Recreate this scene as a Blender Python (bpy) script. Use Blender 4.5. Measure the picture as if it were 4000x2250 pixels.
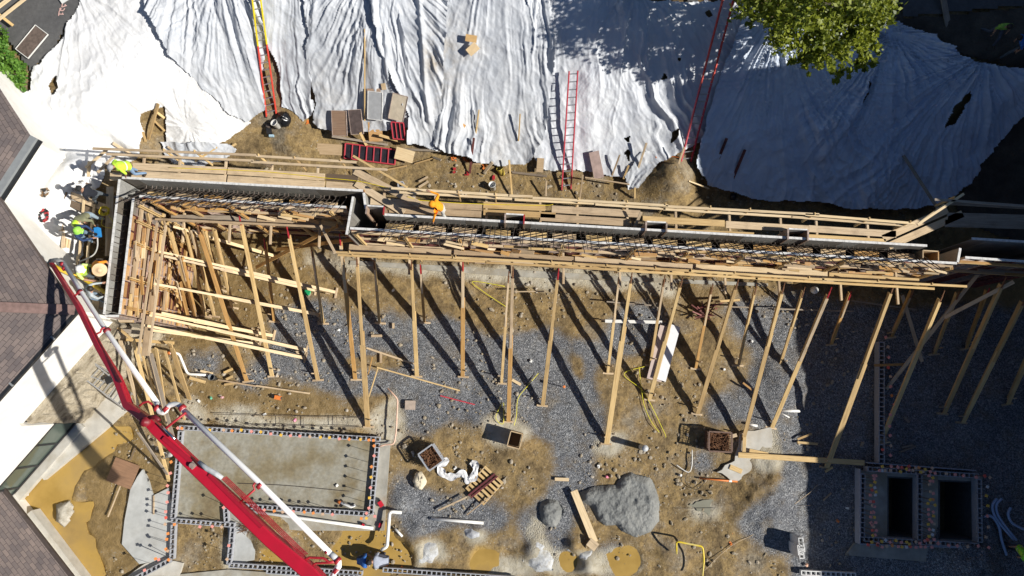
import bpy, bmesh, math, random
import numpy as np
from mathutils import Vector, Matrix
for _o in list(bpy.data.objects): bpy.data.objects.remove(_o)
random.seed(7); rng = np.random.default_rng(7)
S = bpy.context.scene; COL = S.collection; PI = math.pi
# ------------------------------------------------------------ camera, sky, sun, exposure
H = 31.5; F = 2826.0; TILT = math.atan(425 / F)
CT, ST = math.cos(TILT), math.sin(TILT)
cd = bpy.data.cameras.new('camera'); cam = bpy.data.objects.new('camera', cd); COL.objects.link(cam)
cam.location = (0, 0, H); cam.rotation_euler = (TILT, 0, 0)
cd.sensor_width = 36; cd.lens = 36 * F / 4000; cd.clip_end = 500
S.camera = cam
SUN_EL, SUN_DIR = math.radians(38), Vector((0.965, -0.262, 0)).normalized()   # horizontal direction towards the sun
w = bpy.data.worlds.new('World'); S.world = w; w.use_nodes = True
bg = w.node_tree.nodes['Background']
sky = w.node_tree.nodes.new('ShaderNodeTexSky'); sky.sky_type = 'NISHITA'; sky.sun_disc = False
sky.ozone_density = 5.0; sky.dust_density = .4; sky.sun_elevation = SUN_EL; sky.sun_rotation = math.atan2(SUN_DIR.x, SUN_DIR.y)
w.node_tree.links.new(sky.outputs[0], bg.inputs[0]); bg.inputs[1].default_value = 0.05
sl = bpy.data.lights.new('sun', 'SUN'); sl.energy = 5.0; sl.angle = math.radians(.5); sl.color = (1, .95, .86)
sun = bpy.data.objects.new('sun', sl); COL.objects.link(sun)
sd = Vector((SUN_DIR.x * math.cos(SUN_EL), SUN_DIR.y * math.cos(SUN_EL), math.sin(SUN_EL)))
sun.rotation_euler = sd.to_track_quat('Z', 'Y').to_euler(); sun.location = sd * 60
S.view_settings.view_transform = 'Standard'; S.view_settings.look = 'None'
S.view_settings.exposure = 0.25; S.view_settings.gamma = 1
S.render.engine = 'CYCLES'; S.cycles.max_bounces = 6
# ------------------------------------------------------------ measuring: photo pixel (4000x2250) + height -> world
def XY(u, v, z):
    u = np.asarray(u, float); v = np.asarray(v, float)
    dx = u - 2000; q = 1125 - v
    dy = F * ST + q * CT; dz = -F * CT + q * ST
    k = (np.asarray(z, float) - H) / dz
    return dx * k, dy * k
def P(u, v, z):
    x, y = XY(u, v, z); return Vector((float(x), float(y), z))
def q(rc, x, y):            # point read in an enlarged tile (row, column) of the photo
    r, c = divmod(rc, 10)
    return ((c - 1) * 1000 + x / 2.574, (0, 563, 1126, 1687)[r - 1] + y / 2.574)
def ov(pts): return [(a * 1.5528, b * 1.5528) for a, b in pts]
# ------------------------------------------------------------ noise
def _hash(ix, iy, seed):
    h = (ix.astype(np.int64) * 374761393 + iy.astype(np.int64) * 668265263 + seed * 1442695041) & 0x7fffffff
    h = ((h ^ (h >> 13)) * 1274126177) & 0x7fffffff
    return ((h ^ (h >> 16)) & 0xffff) / 65535.0
def vnoise(x, y, seed=0):
    x = np.asarray(x, float); y = np.asarray(y, float)
    ix = np.floor(x); iy = np.floor(y); fx = x - ix; fy = y - iy
    fx = fx * fx * (3 - 2 * fx); fy = fy * fy * (3 - 2 * fy)
    a = _hash(ix, iy, seed); b = _hash(ix + 1, iy, seed); c = _hash(ix, iy + 1, seed); d = _hash(ix + 1, iy + 1, seed)
    return (a * (1 - fx) + b * fx) * (1 - fy) + (c * (1 - fx) + d * fx) * fy
def fbm(x, y, seed=0, o=4):
    t = 0; a = .5
    for i in range(o): t = t + a * vnoise(x * 2 ** i, y * 2 ** i, seed + i); a *= .5
    return t
def inpoly(x, y, poly):
    x = np.asarray(x, float); y = np.asarray(y, float)
    ins = np.zeros(x.shape, bool); n = len(poly)
    for i in range(n):
        x1, y1 = poly[i]; x2, y2 = poly[(i + 1) % n]
        if y1 == y2: continue
        c = ((y1 > y) != (y2 > y)) & (x < (x2 - x1) * (y - y1) / (y2 - y1) + x1)
        ins ^= c
    return ins
# ------------------------------------------------------------ terrain heights
CP = [  # pit floor
 (700,950,0),(1000,1000,0),(1400,1000,0),(1800,1000,0),(2200,1050,0),(2700,1080,0),(3200,1130,0),(3700,1150,0),
 (620,1300,0),(620,1500,0),(560,1650,0),(400,1800,0),(250,1980,0),(150,1860,0),(300,2240,0),(700,1400,0),(1000,1300,0),(1500,1300,0),(2000,1300,0),(2500,1300,0),(3000,1300,0),
 (3500,1300,0),(4000,1300,0),(700,1800,0),(1200,1800,0),(1700,1800,0),(2200,1800,0),(2700,1800,0),(3200,1800,0),(3600,1800,0),
 (4000,1800,0),(200,2250,0),(700,2250,0),(1200,2250,0),(1700,2250,0),(2200,2250,0),(2700,2250,0),(3300,2250,0),(4000,2250,0),
 (-300,2600,0),(1000,2900,0),(2500,2900,0),(4300,2900,0),(5500,1500,0),(4600,1150,.2),(4600,1900,0),
 # under and behind the wall
 (800,880,.1),(1100,880,.1),(1500,900,.1),(2000,930,.1),(2500,960,.1),(3000,985,.1),(3500,1010,.1),(3900,1030,.2),(4300,1060,.5),
 (900,700,.4),(1200,720,.3),(1600,780,.2),(2000,820,.2),(2400,840,.2),(2800,870,.2),(3200,900,.2),(3600,920,.3),
 (1000,560,.6),(1200,550,.6),(1400,620,.5),(1700,680,.4),(2000,700,.3),(2300,720,.3),(2500,760,.4),
 (2580,690,1.1),(2660,700,1.1),(2620,760,.7),(2720,760,.3),(2900,800,.25),(3150,825,.3),(3450,850,.35),(3700,820,.5),
 # toe of the bank and the slope
 (1000,480,.9),(1240,470,.9),(1330,560,.6),(1550,600,.6),(1850,640,.5),(2100,660,.5),(2300,680,.5),(2560,640,.9),
 (900,520,.9),(760,600,.8),(690,650,.7),(800,400,2.1),(700,280,3.0),(630,130,3.9),
 (1050,240,2.5),(1050,100,3.5),(1400,300,2.2),(1400,450,1.2),(1800,300,2.3),(1800,480,1.2),(2200,300,2.3),(2200,480,1.3),
 (2500,300,2.3),(2500,480,1.4),(2850,300,2.4),(2850,550,1.3),(3200,350,2.4),(3200,600,1.1),(3500,400,2.3),(3500,620,1.1),
 (3750,450,2.4),(3800,600,1.1),(3950,420,2.6),(3950,560,1.7),(4050,700,1.3),(3950,800,.8),(4300,600,2.5),
 # crest and grade
 (330,20,4.2),(560,-10,4.25),(1000,-20,4.25),(1500,-25,4.3),(2000,-25,4.3),(2450,-15,4.3),(2850,0,4.3),(2980,70,4.2),(3250,90,4.2),
 (3480,95,4.2),(3620,165,4.1),(3760,235,4.0),(3900,262,4.0),(4050,290,4.0),(4300,300,4.1),
 (100,60,4.2),(250,150,4.1),(180,240,4.05),(40,330,4.0),(130,360,4.0),(70,420,4.0),(110,540,3.9),(200,450,3.95),(330,300,3.9),(400,480,3.7),(250,620,3.8),
 (550,420,2.9),(480,560,3.0),(600,400,2.8),(630,500,1.6),(590,560,1.5),(620,600,1.1),(540,610,1.6),(500,640,1.7),(400,640,3.4),(380,720,3.5),(340,800,3.55),(320,900,3.55),(290,1000,3.5),(270,1090,3.5),(270,1200,3.4),(150,700,3.8),
 (430,760,2.6),(420,900,2.5),(400,1050,2.4),(390,1180,2.2),(360,1260,2.0),(600,760,.3),(600,900,.1),(570,1080,.1),(560,1200,.05),(470,1330,.0),(520,1420,0),
 (400,1400,.2),(330,1300,2.0),(300,1230,3.3),
 (0,-200,4.3),(1000,-300,4.4),(2000,-300,4.4),(3000,-300,4.4),(4000,-200,4.3),(-400,300,4),(-500,900,3.8),(-900,1400,3.5),(4600,0,4.3),(-600,-500,4.3),(5500,400,4.3),(2000,-900,4.4)]
cp = np.array(CP, float)
cx, cy = XY(cp[:, 0], cp[:, 1], cp[:, 2])
def phi(d): return np.sqrt(d * d + .15)
_A = phi(np.hypot(cx[:, None] - cx[None], cy[:, None] - cy[None])) - np.eye(len(cx)) * .02
_n = len(cx)
_M = np.zeros((_n + 1, _n + 1)); _M[:_n, :_n] = _A; _M[:_n, _n] = 1; _M[_n, :_n] = 1
_W = np.linalg.solve(_M, np.append(cp[:, 2], 0))
GX0, GY0, GS = -60.0, -50.0, .2
_gx = np.arange(GX0, 60.01, GS); _gy = np.arange(GY0, 55.01, GS)
_ggx, _ggy = np.meshgrid(_gx, _gy)
_Z = np.full(_ggx.shape, _W[_n])
for i in range(_n): _Z += _W[i] * phi(np.hypot(_ggx - cx[i], _ggy - cy[i]))
_Z = np.clip(_Z, -.0, 4.5)
DEPRESS = []
def zlook(x, y):
    fx = np.clip((np.asarray(x, float) - GX0) / GS, 0, len(_gx) - 1.001); fy = np.clip((np.asarray(y, float) - GY0) / GS, 0, len(_gy) - 1.001)
    ix = fx.astype(int); iy = fy.astype(int); fx = fx - ix; fy = fy - iy
    return (_Z[iy, ix] * (1 - fx) + _Z[iy, ix + 1] * fx) * (1 - fy) + (_Z[iy + 1, ix] * (1 - fx) + _Z[iy + 1, ix + 1] * fx) * fy
def Tn(u, v):
    z = np.full(np.shape(u), 1.5)
    for _ in range(40):
        x, y = XY(u, v, z); z = z * .4 + zlook(x, y) * .6
    x, y = XY(u, v, z); return x, y, z
def T(u, v, dz=0.0):
    x, y, z = Tn(np.array([float(u)]), np.array([float(v)])); return Vector((x[0], y[0], z[0] + dz))
# ------------------------------------------------------------ materials
MATS = {}
def nt_new(name):
    m = bpy.data.materials.new(name); m.use_nodes = True
    nt = m.node_tree; b = nt.nodes['Principled BSDF']
    return m, nt, b
def nd(nt, t, **k):
    n = nt.nodes.new(t)
    for a, v in k.items(): setattr(n, a, v)
    return n
def ramp(nt, src, stops, interp='LINEAR'):
    r = nd(nt, 'ShaderNodeValToRGB'); cr = r.color_ramp; cr.interpolation = interp
    while len(cr.elements) < len(stops): cr.elements.new(.5)
    for e, (p, c) in zip(cr.elements, stops):
        e.position = p; e.color = (*c, 1) if len(c) == 3 else c
    nt.links.new(src, r.inputs[0]); return r.outputs[0]
def noise(nt, co, scale, detail=4, rough=.55, dist=0):
    n = nd(nt, 'ShaderNodeTexNoise'); n.inputs['Scale'].default_value = scale; n.inputs['Detail'].default_value = detail
    n.inputs['Roughness'].default_value = rough; n.inputs['Distortion'].default_value = dist
    nt.links.new(co, n.inputs['Vector']); return n.outputs['Fac']
def mix(nt, fac, a, b, mode='MIX'):
    m = nd(nt, 'ShaderNodeMix'); m.data_type = 'RGBA'; m.blend_type = mode
    for s, v in ((m.inputs[0], fac), (m.inputs[6], a), (m.inputs[7], b)):
        if isinstance(v, (int, float)): s.default_value = v
        elif isinstance(v, tuple): s.default_value = (*v, 1) if len(v) == 3 else v
        else: nt.links.new(v, s)
    return m.outputs[2]
def math_(nt, op, a, b=0.0, clamp=False):
    m = nd(nt, 'ShaderNodeMath'); m.operation = op; m.use_clamp = clamp
    for s, v in ((m.inputs[0], a), (m.inputs[1], b)):
        if isinstance(v, (int, float)): s.default_value = v
        else: nt.links.new(v, s)
    return m.outputs[0]
def bump(nt, b, h, strength=.3, dist=.02):
    n = nd(nt, 'ShaderNodeBump'); n.inputs['Strength'].default_value = strength; n.inputs['Distance'].default_value = dist
    nt.links.new(h, n.inputs['Height']); nt.links.new(n.outputs[0], b.inputs['Normal'])
def sc(c, k): return tuple(min(1, x * k) for x in c)
def plain(name, col, rough=.6, var=.18, scale=5, metal=0, dirt=None, dirt_amt=.5, bmp=0, obj=True, rand=.0):
    if name in MATS: return MATS[name]
    m, nt, b = nt_new(name); tc = nd(nt, 'ShaderNodeTexCoord'); co = tc.outputs['Object']
    n = noise(nt, co, scale); c = ramp(nt, n, [(.3, sc(col, 1 - var)), (.7, sc(col, 1 + var))])
    if dirt:
        d = ramp(nt, noise(nt, co, scale * .35, 6, .65), [(.48, (0, 0, 0)), (.7, (1, 1, 1))])
        c = mix(nt, math_(nt, 'MULTIPLY', d, dirt_amt), c, dirt)
    if rand:
        oi = nd(nt, 'ShaderNodeObjectInfo')
        k = ramp(nt, oi.outputs['Random'], [(0, (1 - rand,) * 3), (1, (1, 1, 1))]); c = mix(nt, 1.0, c, k, 'MULTIPLY')
    nt.links.new(c, b.inputs['Base Color']); b.inputs['Roughness'].default_value = rough; b.inputs['Metallic'].default_value = metal
    if bmp: bump(nt, b, n, bmp, .01)
    MATS[name] = m; return m
def wood(name, c1, c2, stain=(.12, .08, .05), amt=.3, rough=.75, rand=.32):
    m, nt, b = nt_new(name); tc = nd(nt, 'ShaderNodeTexCoord'); oi = nd(nt, 'ShaderNodeObjectInfo')
    mp = nd(nt, 'ShaderNodeMapping'); mp.inputs['Scale'].default_value = (1.0, 16, 16)
    ad = nd(nt, 'ShaderNodeVectorMath'); ad.operation = 'ADD'
    cmb = nd(nt, 'ShaderNodeCombineXYZ'); r20 = math_(nt, 'MULTIPLY', oi.outputs['Random'], 40.0)
    for i in range(3): nt.links.new(r20, cmb.inputs[i])
    nt.links.new(tc.outputs['Object'], ad.inputs[0]); nt.links.new(cmb.outputs[0], ad.inputs[1])
    nt.links.new(ad.outputs[0], mp.inputs[0])
    g = noise(nt, mp.outputs[0], 1.4, 5, .6, .4)
    c = ramp(nt, g, [(.28, c2), (.5, c1), (.75, sc(c1, 1.18))])
    d = ramp(nt, noise(nt, ad.outputs[0], 1.6, 6, .65), [(.5, (0, 0, 0)), (.75, (1, 1, 1))])
    c = mix(nt, math_(nt, 'MULTIPLY', d, amt), c, stain)
    k = ramp(nt, oi.outputs['Random'], [(0, (1 - rand, 1 - rand * 1.15, 1 - rand * 1.3)), (.6, (1, 1, 1)), (1, (1.0, .97, .9))])
    c = mix(nt, 1.0, c, k, 'MULTIPLY')
    nt.links.new(c, b.inputs['Base Color']); b.inputs['Roughness'].default_value = rough
    bump(nt, b, g, .25, .004); MATS[name] = m; return m
W_NEW = wood('fresh_lumber', (.64, .46, .22), (.44, .28, .11), amt=.22)
W_PALE = wood('pale_lumber', (.72, .57, .36), (.55, .40, .22), amt=.1, rand=.15)
W_OLD = wood('weathered_lumber', (.60, .47, .315), (.42, .31, .195), amt=.42)
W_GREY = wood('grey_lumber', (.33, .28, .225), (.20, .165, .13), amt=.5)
W_DARK = wood('dark_lumber', (.17, .125, .085), (.09, .065, .045), amt=.5)
W_ORANGE = wood('orange_lumber', (.50, .29, .10), (.33, .17, .05), amt=.2)
PLY = wood('plywood', (.56, .42, .26), (.45, .32, .18), amt=.25)
PLY_BROWN = wood('brown_plywood', (.37, .255, .18), (.26, .17, .12), (.45, .40, .36), amt=.4)
PLY_ORANGE = wood('osb_plywood', (.52, .31, .13), (.36, .16, .045), (.6, .5, .36), amt=.6)
PLY_GREY = wood('cement_grey_plywood', (.30, .30, .285), (.17, .17, .165), (.46, .45, .43), amt=.6, rand=.5)
CEM_EDGE = plain('cement_splashed_edge', (.68, .67, .65), .8, .25, 9)
STEEL_RUST = plain('rusty_red_steel', (.20, .065, .06), .6, .35, 9, .3, (.10, .06, .045), .6, rand=.4)
STEEL_PINK = plain('pink_grey_steel', (.46, .36, .31), .65, .3, 9, 0, (.12, .09, .08), .6, rand=.4)
STEEL_RED = plain('red_painted_steel', (.42, .025, .035), .45, .3, 8, .1, (.12, .05, .04), .35)
REBAR = plain('rebar_steel', (.13, .105, .09), .6, .3, 20, .4)
RUST = plain('rust', (.16, .075, .035), .85, .5, 12)
BLACK = plain('black_rubber', (.02, .02, .022), .5, .3, 9)
BOOM_RED = plain('boom_red_paint', (.50, .012, .035), .35, .06, 3, 0, (.30, .02, .03), .35)
BOOM_DARK = plain('boom_dark_red', (.22, .012, .02), .5, .4, 9, 0, (.05, .03, .03), .5)
PIPE_WHITE = plain('white_painted_pipe', (.84, .84, .83), .35, .02, 3)
PVC = plain('white_pvc', (.80, .80, .77), .4, .05, 4, 0, (.55, .50, .42), .25)
PVC_ORANGE = plain('orange_primer', (.75, .22, .05), .5, .15, 8)
CMU = plain('concrete_block', (.36, .37, .40), .9, .16, 18, bmp=.4)
CMU_IN = plain('concrete_block_side', (.30, .31, .33), .9, .2, 14, bmp=.4)
WHITE_BLOCK = plain('white_block', (.75, .75, .74), .85, .1, 12)
CONC = plain('concrete', (.36, .345, .30), .85, .22, 2.2, 0, (.25, .19, .10), .75, bmp=.3)
CONC_PALE = plain('pale_concrete', (.52, .50, .45), .85, .12, 2.5, 0, (.34, .28, .18), .5, bmp=.3)
CONC_GREY = plain('grey_concrete', (.44, .45, .44), .85, .16, 1.8, 0, (.26, .25, .22), .5, bmp=.3)
ALU = plain('aluminium', (.62, .63, .64), .35, .12, 9, .75)
GUTTER = plain('grey_gutter', (.27, .285, .29), .45, .1, 5)
GUTTER_DK = plain('dark_gutter', (.025, .027, .03), .4, .3, 5)
STUCCO = plain('white_stucco', (.80, .78, .73), .9, .05, 3, 0, (.66, .62, .54), .35, bmp=.25)
SKIN = plain('skin', (.40, .215, .14), .6, .1, 8)
HAIR = plain('dark_hair', (.025, .018, .014), .6, .3, 20)
def patchy_mat(name, cols, scale=2.0, rough=.9, bmp=.4, stretch=(1, 1, 1), bd=.02):
    m, nt, b = nt_new(name); tc = nd(nt, 'ShaderNodeTexCoord'); mp = nd(nt, 'ShaderNodeMapping'); mp.inputs['Scale'].default_value = stretch
    nt.links.new(tc.outputs['Object'], mp.inputs[0])
    n = noise(nt, mp.outputs[0], scale, 7, .62); k = len(cols)
    c = ramp(nt, n, [(.3 + .4 * i / (k - 1), x) for i, x in enumerate(cols)])
    n2 = noise(nt, mp.outputs[0], scale * 14, 3, .6)
    c = mix(nt, .5, c, ramp(nt, n2, [(.3, (.45,) * 3), (.7, (1, 1, 1))]), 'MULTIPLY')
    nt.links.new(c, b.inputs['Base Color']); b.inputs['Roughness'].default_value = rough
    bump(nt, b, n2, bmp, bd); MATS[name] = m; return m
SLAB_MAT = patchy_mat('wet_slab_concrete', [(.19, .14, .07), (.265, .225, .14), (.36, .345, .285), (.225, .18, .10)], .5, .7, .15)
STONE = patchy_mat('rough_foundation', [(.13, .105, .075), (.40, .34, .24), (.56, .49, .37), (.33, .28, .20), (.16, .13, .09)], 1.1, .95, .9, (1, 1, 1.6), .06)
WETCONC = patchy_mat('fresh_concrete', [(.165, .172, .168), (.225, .232, .225), (.31, .315, .30)], .8, .75, 1.0, (1, 1, 1), .04)
MUDMAT = patchy_mat('mud', [(.12, .075, .032), (.21, .14, .065), (.28, .2, .10)], 1.2, .9, 1.0, (1, 1, 1), .06)
ASPH = patchy_mat('asphalt_surface', [(.085, .085, .088), (.11, .11, .112), (.14, .138, .135)], .5, .9, .4)
STRAW = plain('straw', (.70, .50, .30), .8, .12, 30)
CANVAS = plain('cream_canvas', (.72, .64, .48), .85, .15, 6, bmp=.5)
# puddle water: opaque silt
def water_mat():
    m, nt, b = nt_new('silty_water'); tc = nd(nt, 'ShaderNodeTexCoord')
    c = ramp(nt, noise(nt, tc.outputs['Object'], .45, 5, .6), [(.3, (.30, .19, .05)), (.5, (.42, .275, .08)), (.62, (.35, .235, .085)), (.75, (.24, .17, .075))])
    nt.links.new(c, b.inputs['Base Color']); b.inputs['Roughness'].default_value = .18
    b.inputs['Specular IOR Level'].default_value = .25
    bump(nt, b, noise(nt, tc.outputs['Object'], 3, 2), .02, .01); MATS['water'] = m; return m
WATER = water_mat()
def shingle_mat():
    m, nt, b = nt_new('brown_shingles'); uv = nd(nt, 'ShaderNodeUVMap')
    br = nd(nt, 'ShaderNodeTexBrick'); nt.links.new(uv.outputs[0], br.inputs['Vector'])
    br.inputs['Scale'].default_value = 1; br.inputs['Brick Width'].default_value = .31; br.inputs['Row Height'].default_value = .145
    br.inputs['Mortar Size'].default_value = .008; br.inputs['Mortar Smooth'].default_value = .2; br.offset = .5
    br.inputs['Color1'].default_value = (.205, .172, .160, 1); br.inputs['Color2'].default_value = (.135, .118, .118, 1); br.inputs['Mortar'].default_value = (.06, .048, .048, 1)
    n = noise(nt, uv.outputs[0], 1.3, 5); c = mix(nt, .7, br.outputs['Color'], ramp(nt, n, [(.3, (.65, .62, .64)), (.7, (1.2, 1.1, 1.03))]), 'MULTIPLY')
    n2 = noise(nt, uv.outputs[0], 60, 2); c = mix(nt, .5, c, ramp(nt, n2, [(.3, (.6,) * 3), (.7, (1.2,) * 3)]), 'MULTIPLY')
    nt.links.new(c, b.inputs['Base Color']); b.inputs['Roughness'].default_value = .9
    bump(nt, b, br.outputs['Fac'], -.5, .01); return m
SHINGLE = shingle_mat()
def tarp_mat(name, ca, cb):
    m, nt, b = nt_new(name); tc = nd(nt, 'ShaderNodeTexCoord'); co = tc.outputs['Object']
    at = nd(nt, 'ShaderNodeAttribute'); at.attribute_name = 'soil'
    c = ramp(nt, noise(nt, co, .9, 6, .6), [(.33, ca), (.7, cb)])
    d = ramp(nt, noise(nt, co, 1.3, 7, .7), [(.40, (0, 0, 0)), (.72, (1, 1, 1))])
    c = mix(nt, math_(nt, 'MULTIPLY', d, math_(nt, 'ADD', at.outputs['Fac'], .10), True), c, (.34, .28, .20))
    nt.links.new(c, b.inputs['Base Color']); b.inputs['Roughness'].default_value = .5
    b.inputs['Specular IOR Level'].default_value = .25
    bump(nt, b, noise(nt, co, 6, 6, .65, .6), .45, .04); return m
TARP = tarp_mat('white_poly_sheeting', (.68, .69, .71), (.77, .775, .78)); TARP_B = tarp_mat('shade_blue_sheeting', (.56, .64, .78), (.70, .77, .88)); TARP_M = tarp_mat('mid_poly_sheeting', (.54, .57, .63), (.66, .69, .73)); TARP_G = tarp_mat('thin_poly_sheeting', (.46, .49, .54), (.60, .625, .665))  # TARP_B carries the sky blue of shade in its colour
def ground_mat():
    m, nt, b = nt_new('pit_ground'); geo = nd(nt, 'ShaderNodeNewGeometry'); co = geo.outputs['Position']
    at = nd(nt, 'ShaderNodeAttribute'); at.attribute_name = 'mask'
    sep = nd(nt, 'ShaderNodeSeparateColor'); nt.links.new(at.outputs['Color'], sep.inputs[0])
    big = noise(nt, co, .55, 8, .62); med = noise(nt, co, 3.2, 6, .65); fine = noise(nt, co, 22, 3, .6)
    dirt = ramp(nt, big, [(.30, (.125, .088, .042)), (.43, (.225, .16, .075)), (.51, (.30, .21, .09)), (.58, (.26, .195, .11)), (.66, (.285, .24, .17)), (.74, (.17, .14, .095))])
    dirt = mix(nt, .85, dirt, ramp(nt, med, [(.3, (.45, .42, .4)), (.52, (1, 1, 1)), (.72, (1.35, 1.32, 1.28))]), 'MULTIPLY')
    dirt = mix(nt, .6, dirt, ramp(nt, noise(nt, co, 11, 4, .65), [(.32, (.5, .47, .44)), (.55, (1, 1, 1)), (.75, (1.4, 1.38, 1.34))]), 'MULTIPLY')
    v1 = nd(nt, 'ShaderNodeTexVoronoi'); v1.inputs['Scale'].default_value = 7; nt.links.new(co, v1.inputs['Vector'])
    st = math_(nt, 'LESS_THAN', v1.outputs['Distance'], .17); keep = math_(nt, 'GREATER_THAN', noise(nt, co, 1.1, 3), .52)
    dirt = mix(nt, math_(nt, 'MULTIPLY', math_(nt, 'MULTIPLY', st, keep), .75), dirt, (.40, .36, .30))
    v2 = nd(nt, 'ShaderNodeTexVoronoi'); v2.inputs['Scale'].default_value = 24; nt.links.new(co, v2.inputs['Vector'])
    vs = nd(nt, 'ShaderNodeSeparateColor'); nt.links.new(v2.outputs['Color'], vs.inputs[0])
    grav = ramp(nt, vs.outputs[0], [(0, (.07, .075, .083)), (.4, (.155, .163, .178)), (.85, (.26, .268, .282)), (1, (.42, .43, .44))])
    grav = mix(nt, .8, grav, ramp(nt, big, [(.35, (.75, .75, .78)), (.65, (1.12, 1.12, 1.1))]), 'MULTIPLY')
    dusty = ramp(nt, noise(nt, co, .9, 7, .7), [(.50, (0, 0, 0)), (.68, (1, 1, 1))]); grav = mix(nt, math_(nt, 'MULTIPLY', dusty, .55), grav, (.21, .165, .105))
    slur = mix(nt, ramp(nt, med, [(.35, (0, 0, 0)), (.7, (1, 1, 1))]), (.50, .47, .39), (.37, .32, .22))
    mud = mix(nt, ramp(nt, med, [(.35, (0, 0, 0)), (.7, (1, 1, 1))]), (.17, .115, .045), (.28, .19, .075))
    jit = math_(nt, 'MULTIPLY', math_(nt, 'SUBTRACT', noise(nt, co, 1.6, 7, .7), .5), 1.5)
    def thr(ch, w=.14, fz=False):
        x = math_(nt, 'ADD', math_(nt, 'ADD', ch, jit), math_(nt, 'MULTIPLY', math_(nt, 'SUBTRACT', v2.outputs['Distance'] if fz else fine, .45), .9)); return ramp(nt, x, [(.5 - w, (0, 0, 0)), (.5 + w, (1, 1, 1))])
    c = mix(nt, thr(sep.outputs[2]), dirt, mud)
    gm = thr(sep.outputs[0], .3); c = mix(nt, gm, c, grav)
    c = mix(nt, thr(sep.outputs[1], .3), c, slur)
    c = mix(nt, ramp(nt, at.outputs['Alpha'], [(.1, (0, 0, 0)), (.55, (1, 1, 1))]), c, (.36, .235, .07))
    nt.links.new(c, b.inputs['Base Color'])
    wet = thr(sep.outputs[2]); r = nd(nt, 'ShaderNodeMapRange'); nt.links.new(wet, r.inputs[0]); r.inputs[3].default_value = .9; r.inputs[4].default_value = .6
    nt.links.new(r.outputs[0], b.inputs['Roughness'])
    hg = math_(nt, 'SUBTRACT', 1.0, v2.outputs['Distance'])
    h = nd(nt, 'ShaderNodeMix'); nt.links.new(gm, h.inputs[0]); nt.links.new(math_(nt, 'ADD', math_(nt, 'MULTIPLY', med, 2.2), math_(nt, 'MULTIPLY', fine, .35)), h.inputs[2]); nt.links.new(hg, h.inputs[3])
    bump(nt, b, h.outputs[0], .85, .05); return m
GROUND = ground_mat()
def leaf_mat(name, c1, c2):
    m, nt, b = nt_new(name); at = nd(nt, 'ShaderNodeAttribute'); at.attribute_name = 'tone'
    c = ramp(nt, at.outputs['Fac'], [(0, c1), (1, c2)]); nt.links.new(c, b.inputs['Base Color']); b.inputs['Roughness'].default_value = .5
    tr = nd(nt, 'ShaderNodeBsdfTranslucent'); nt.links.new(c, tr.inputs[0]); mx = nd(nt, 'ShaderNodeMixShader'); mx.inputs[0].default_value = .35
    nt.links.new(b.outputs[0], mx.inputs[1]); nt.links.new(tr.outputs[0], mx.inputs[2]); nt.links.new(mx.outputs[0], nt.nodes['Material Output'].inputs[0]); return m
LEAF = leaf_mat('tree_leaves', (.035, .075, .008), (.36, .40, .03)); LEAF_B = leaf_mat('shrub_leaves', (.05, .16, .02), (.22, .40, .06))
BARK = plain('bark', (.07, .05, .04), .9, .4, 8, bmp=.6)
def glass_mat():
    m, nt, b = nt_new('window_glass'); b.inputs['Base Color'].default_value = (.10, .13, .11, 1); b.inputs['Roughness'].default_value = .08; b.inputs['Metallic'].default_value = .2; return m
GLASS = glass_mat()
def cloth(name, col, var=.15): return plain('cloth_' + name, col, .85, var, 14, bmp=.4)
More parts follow.
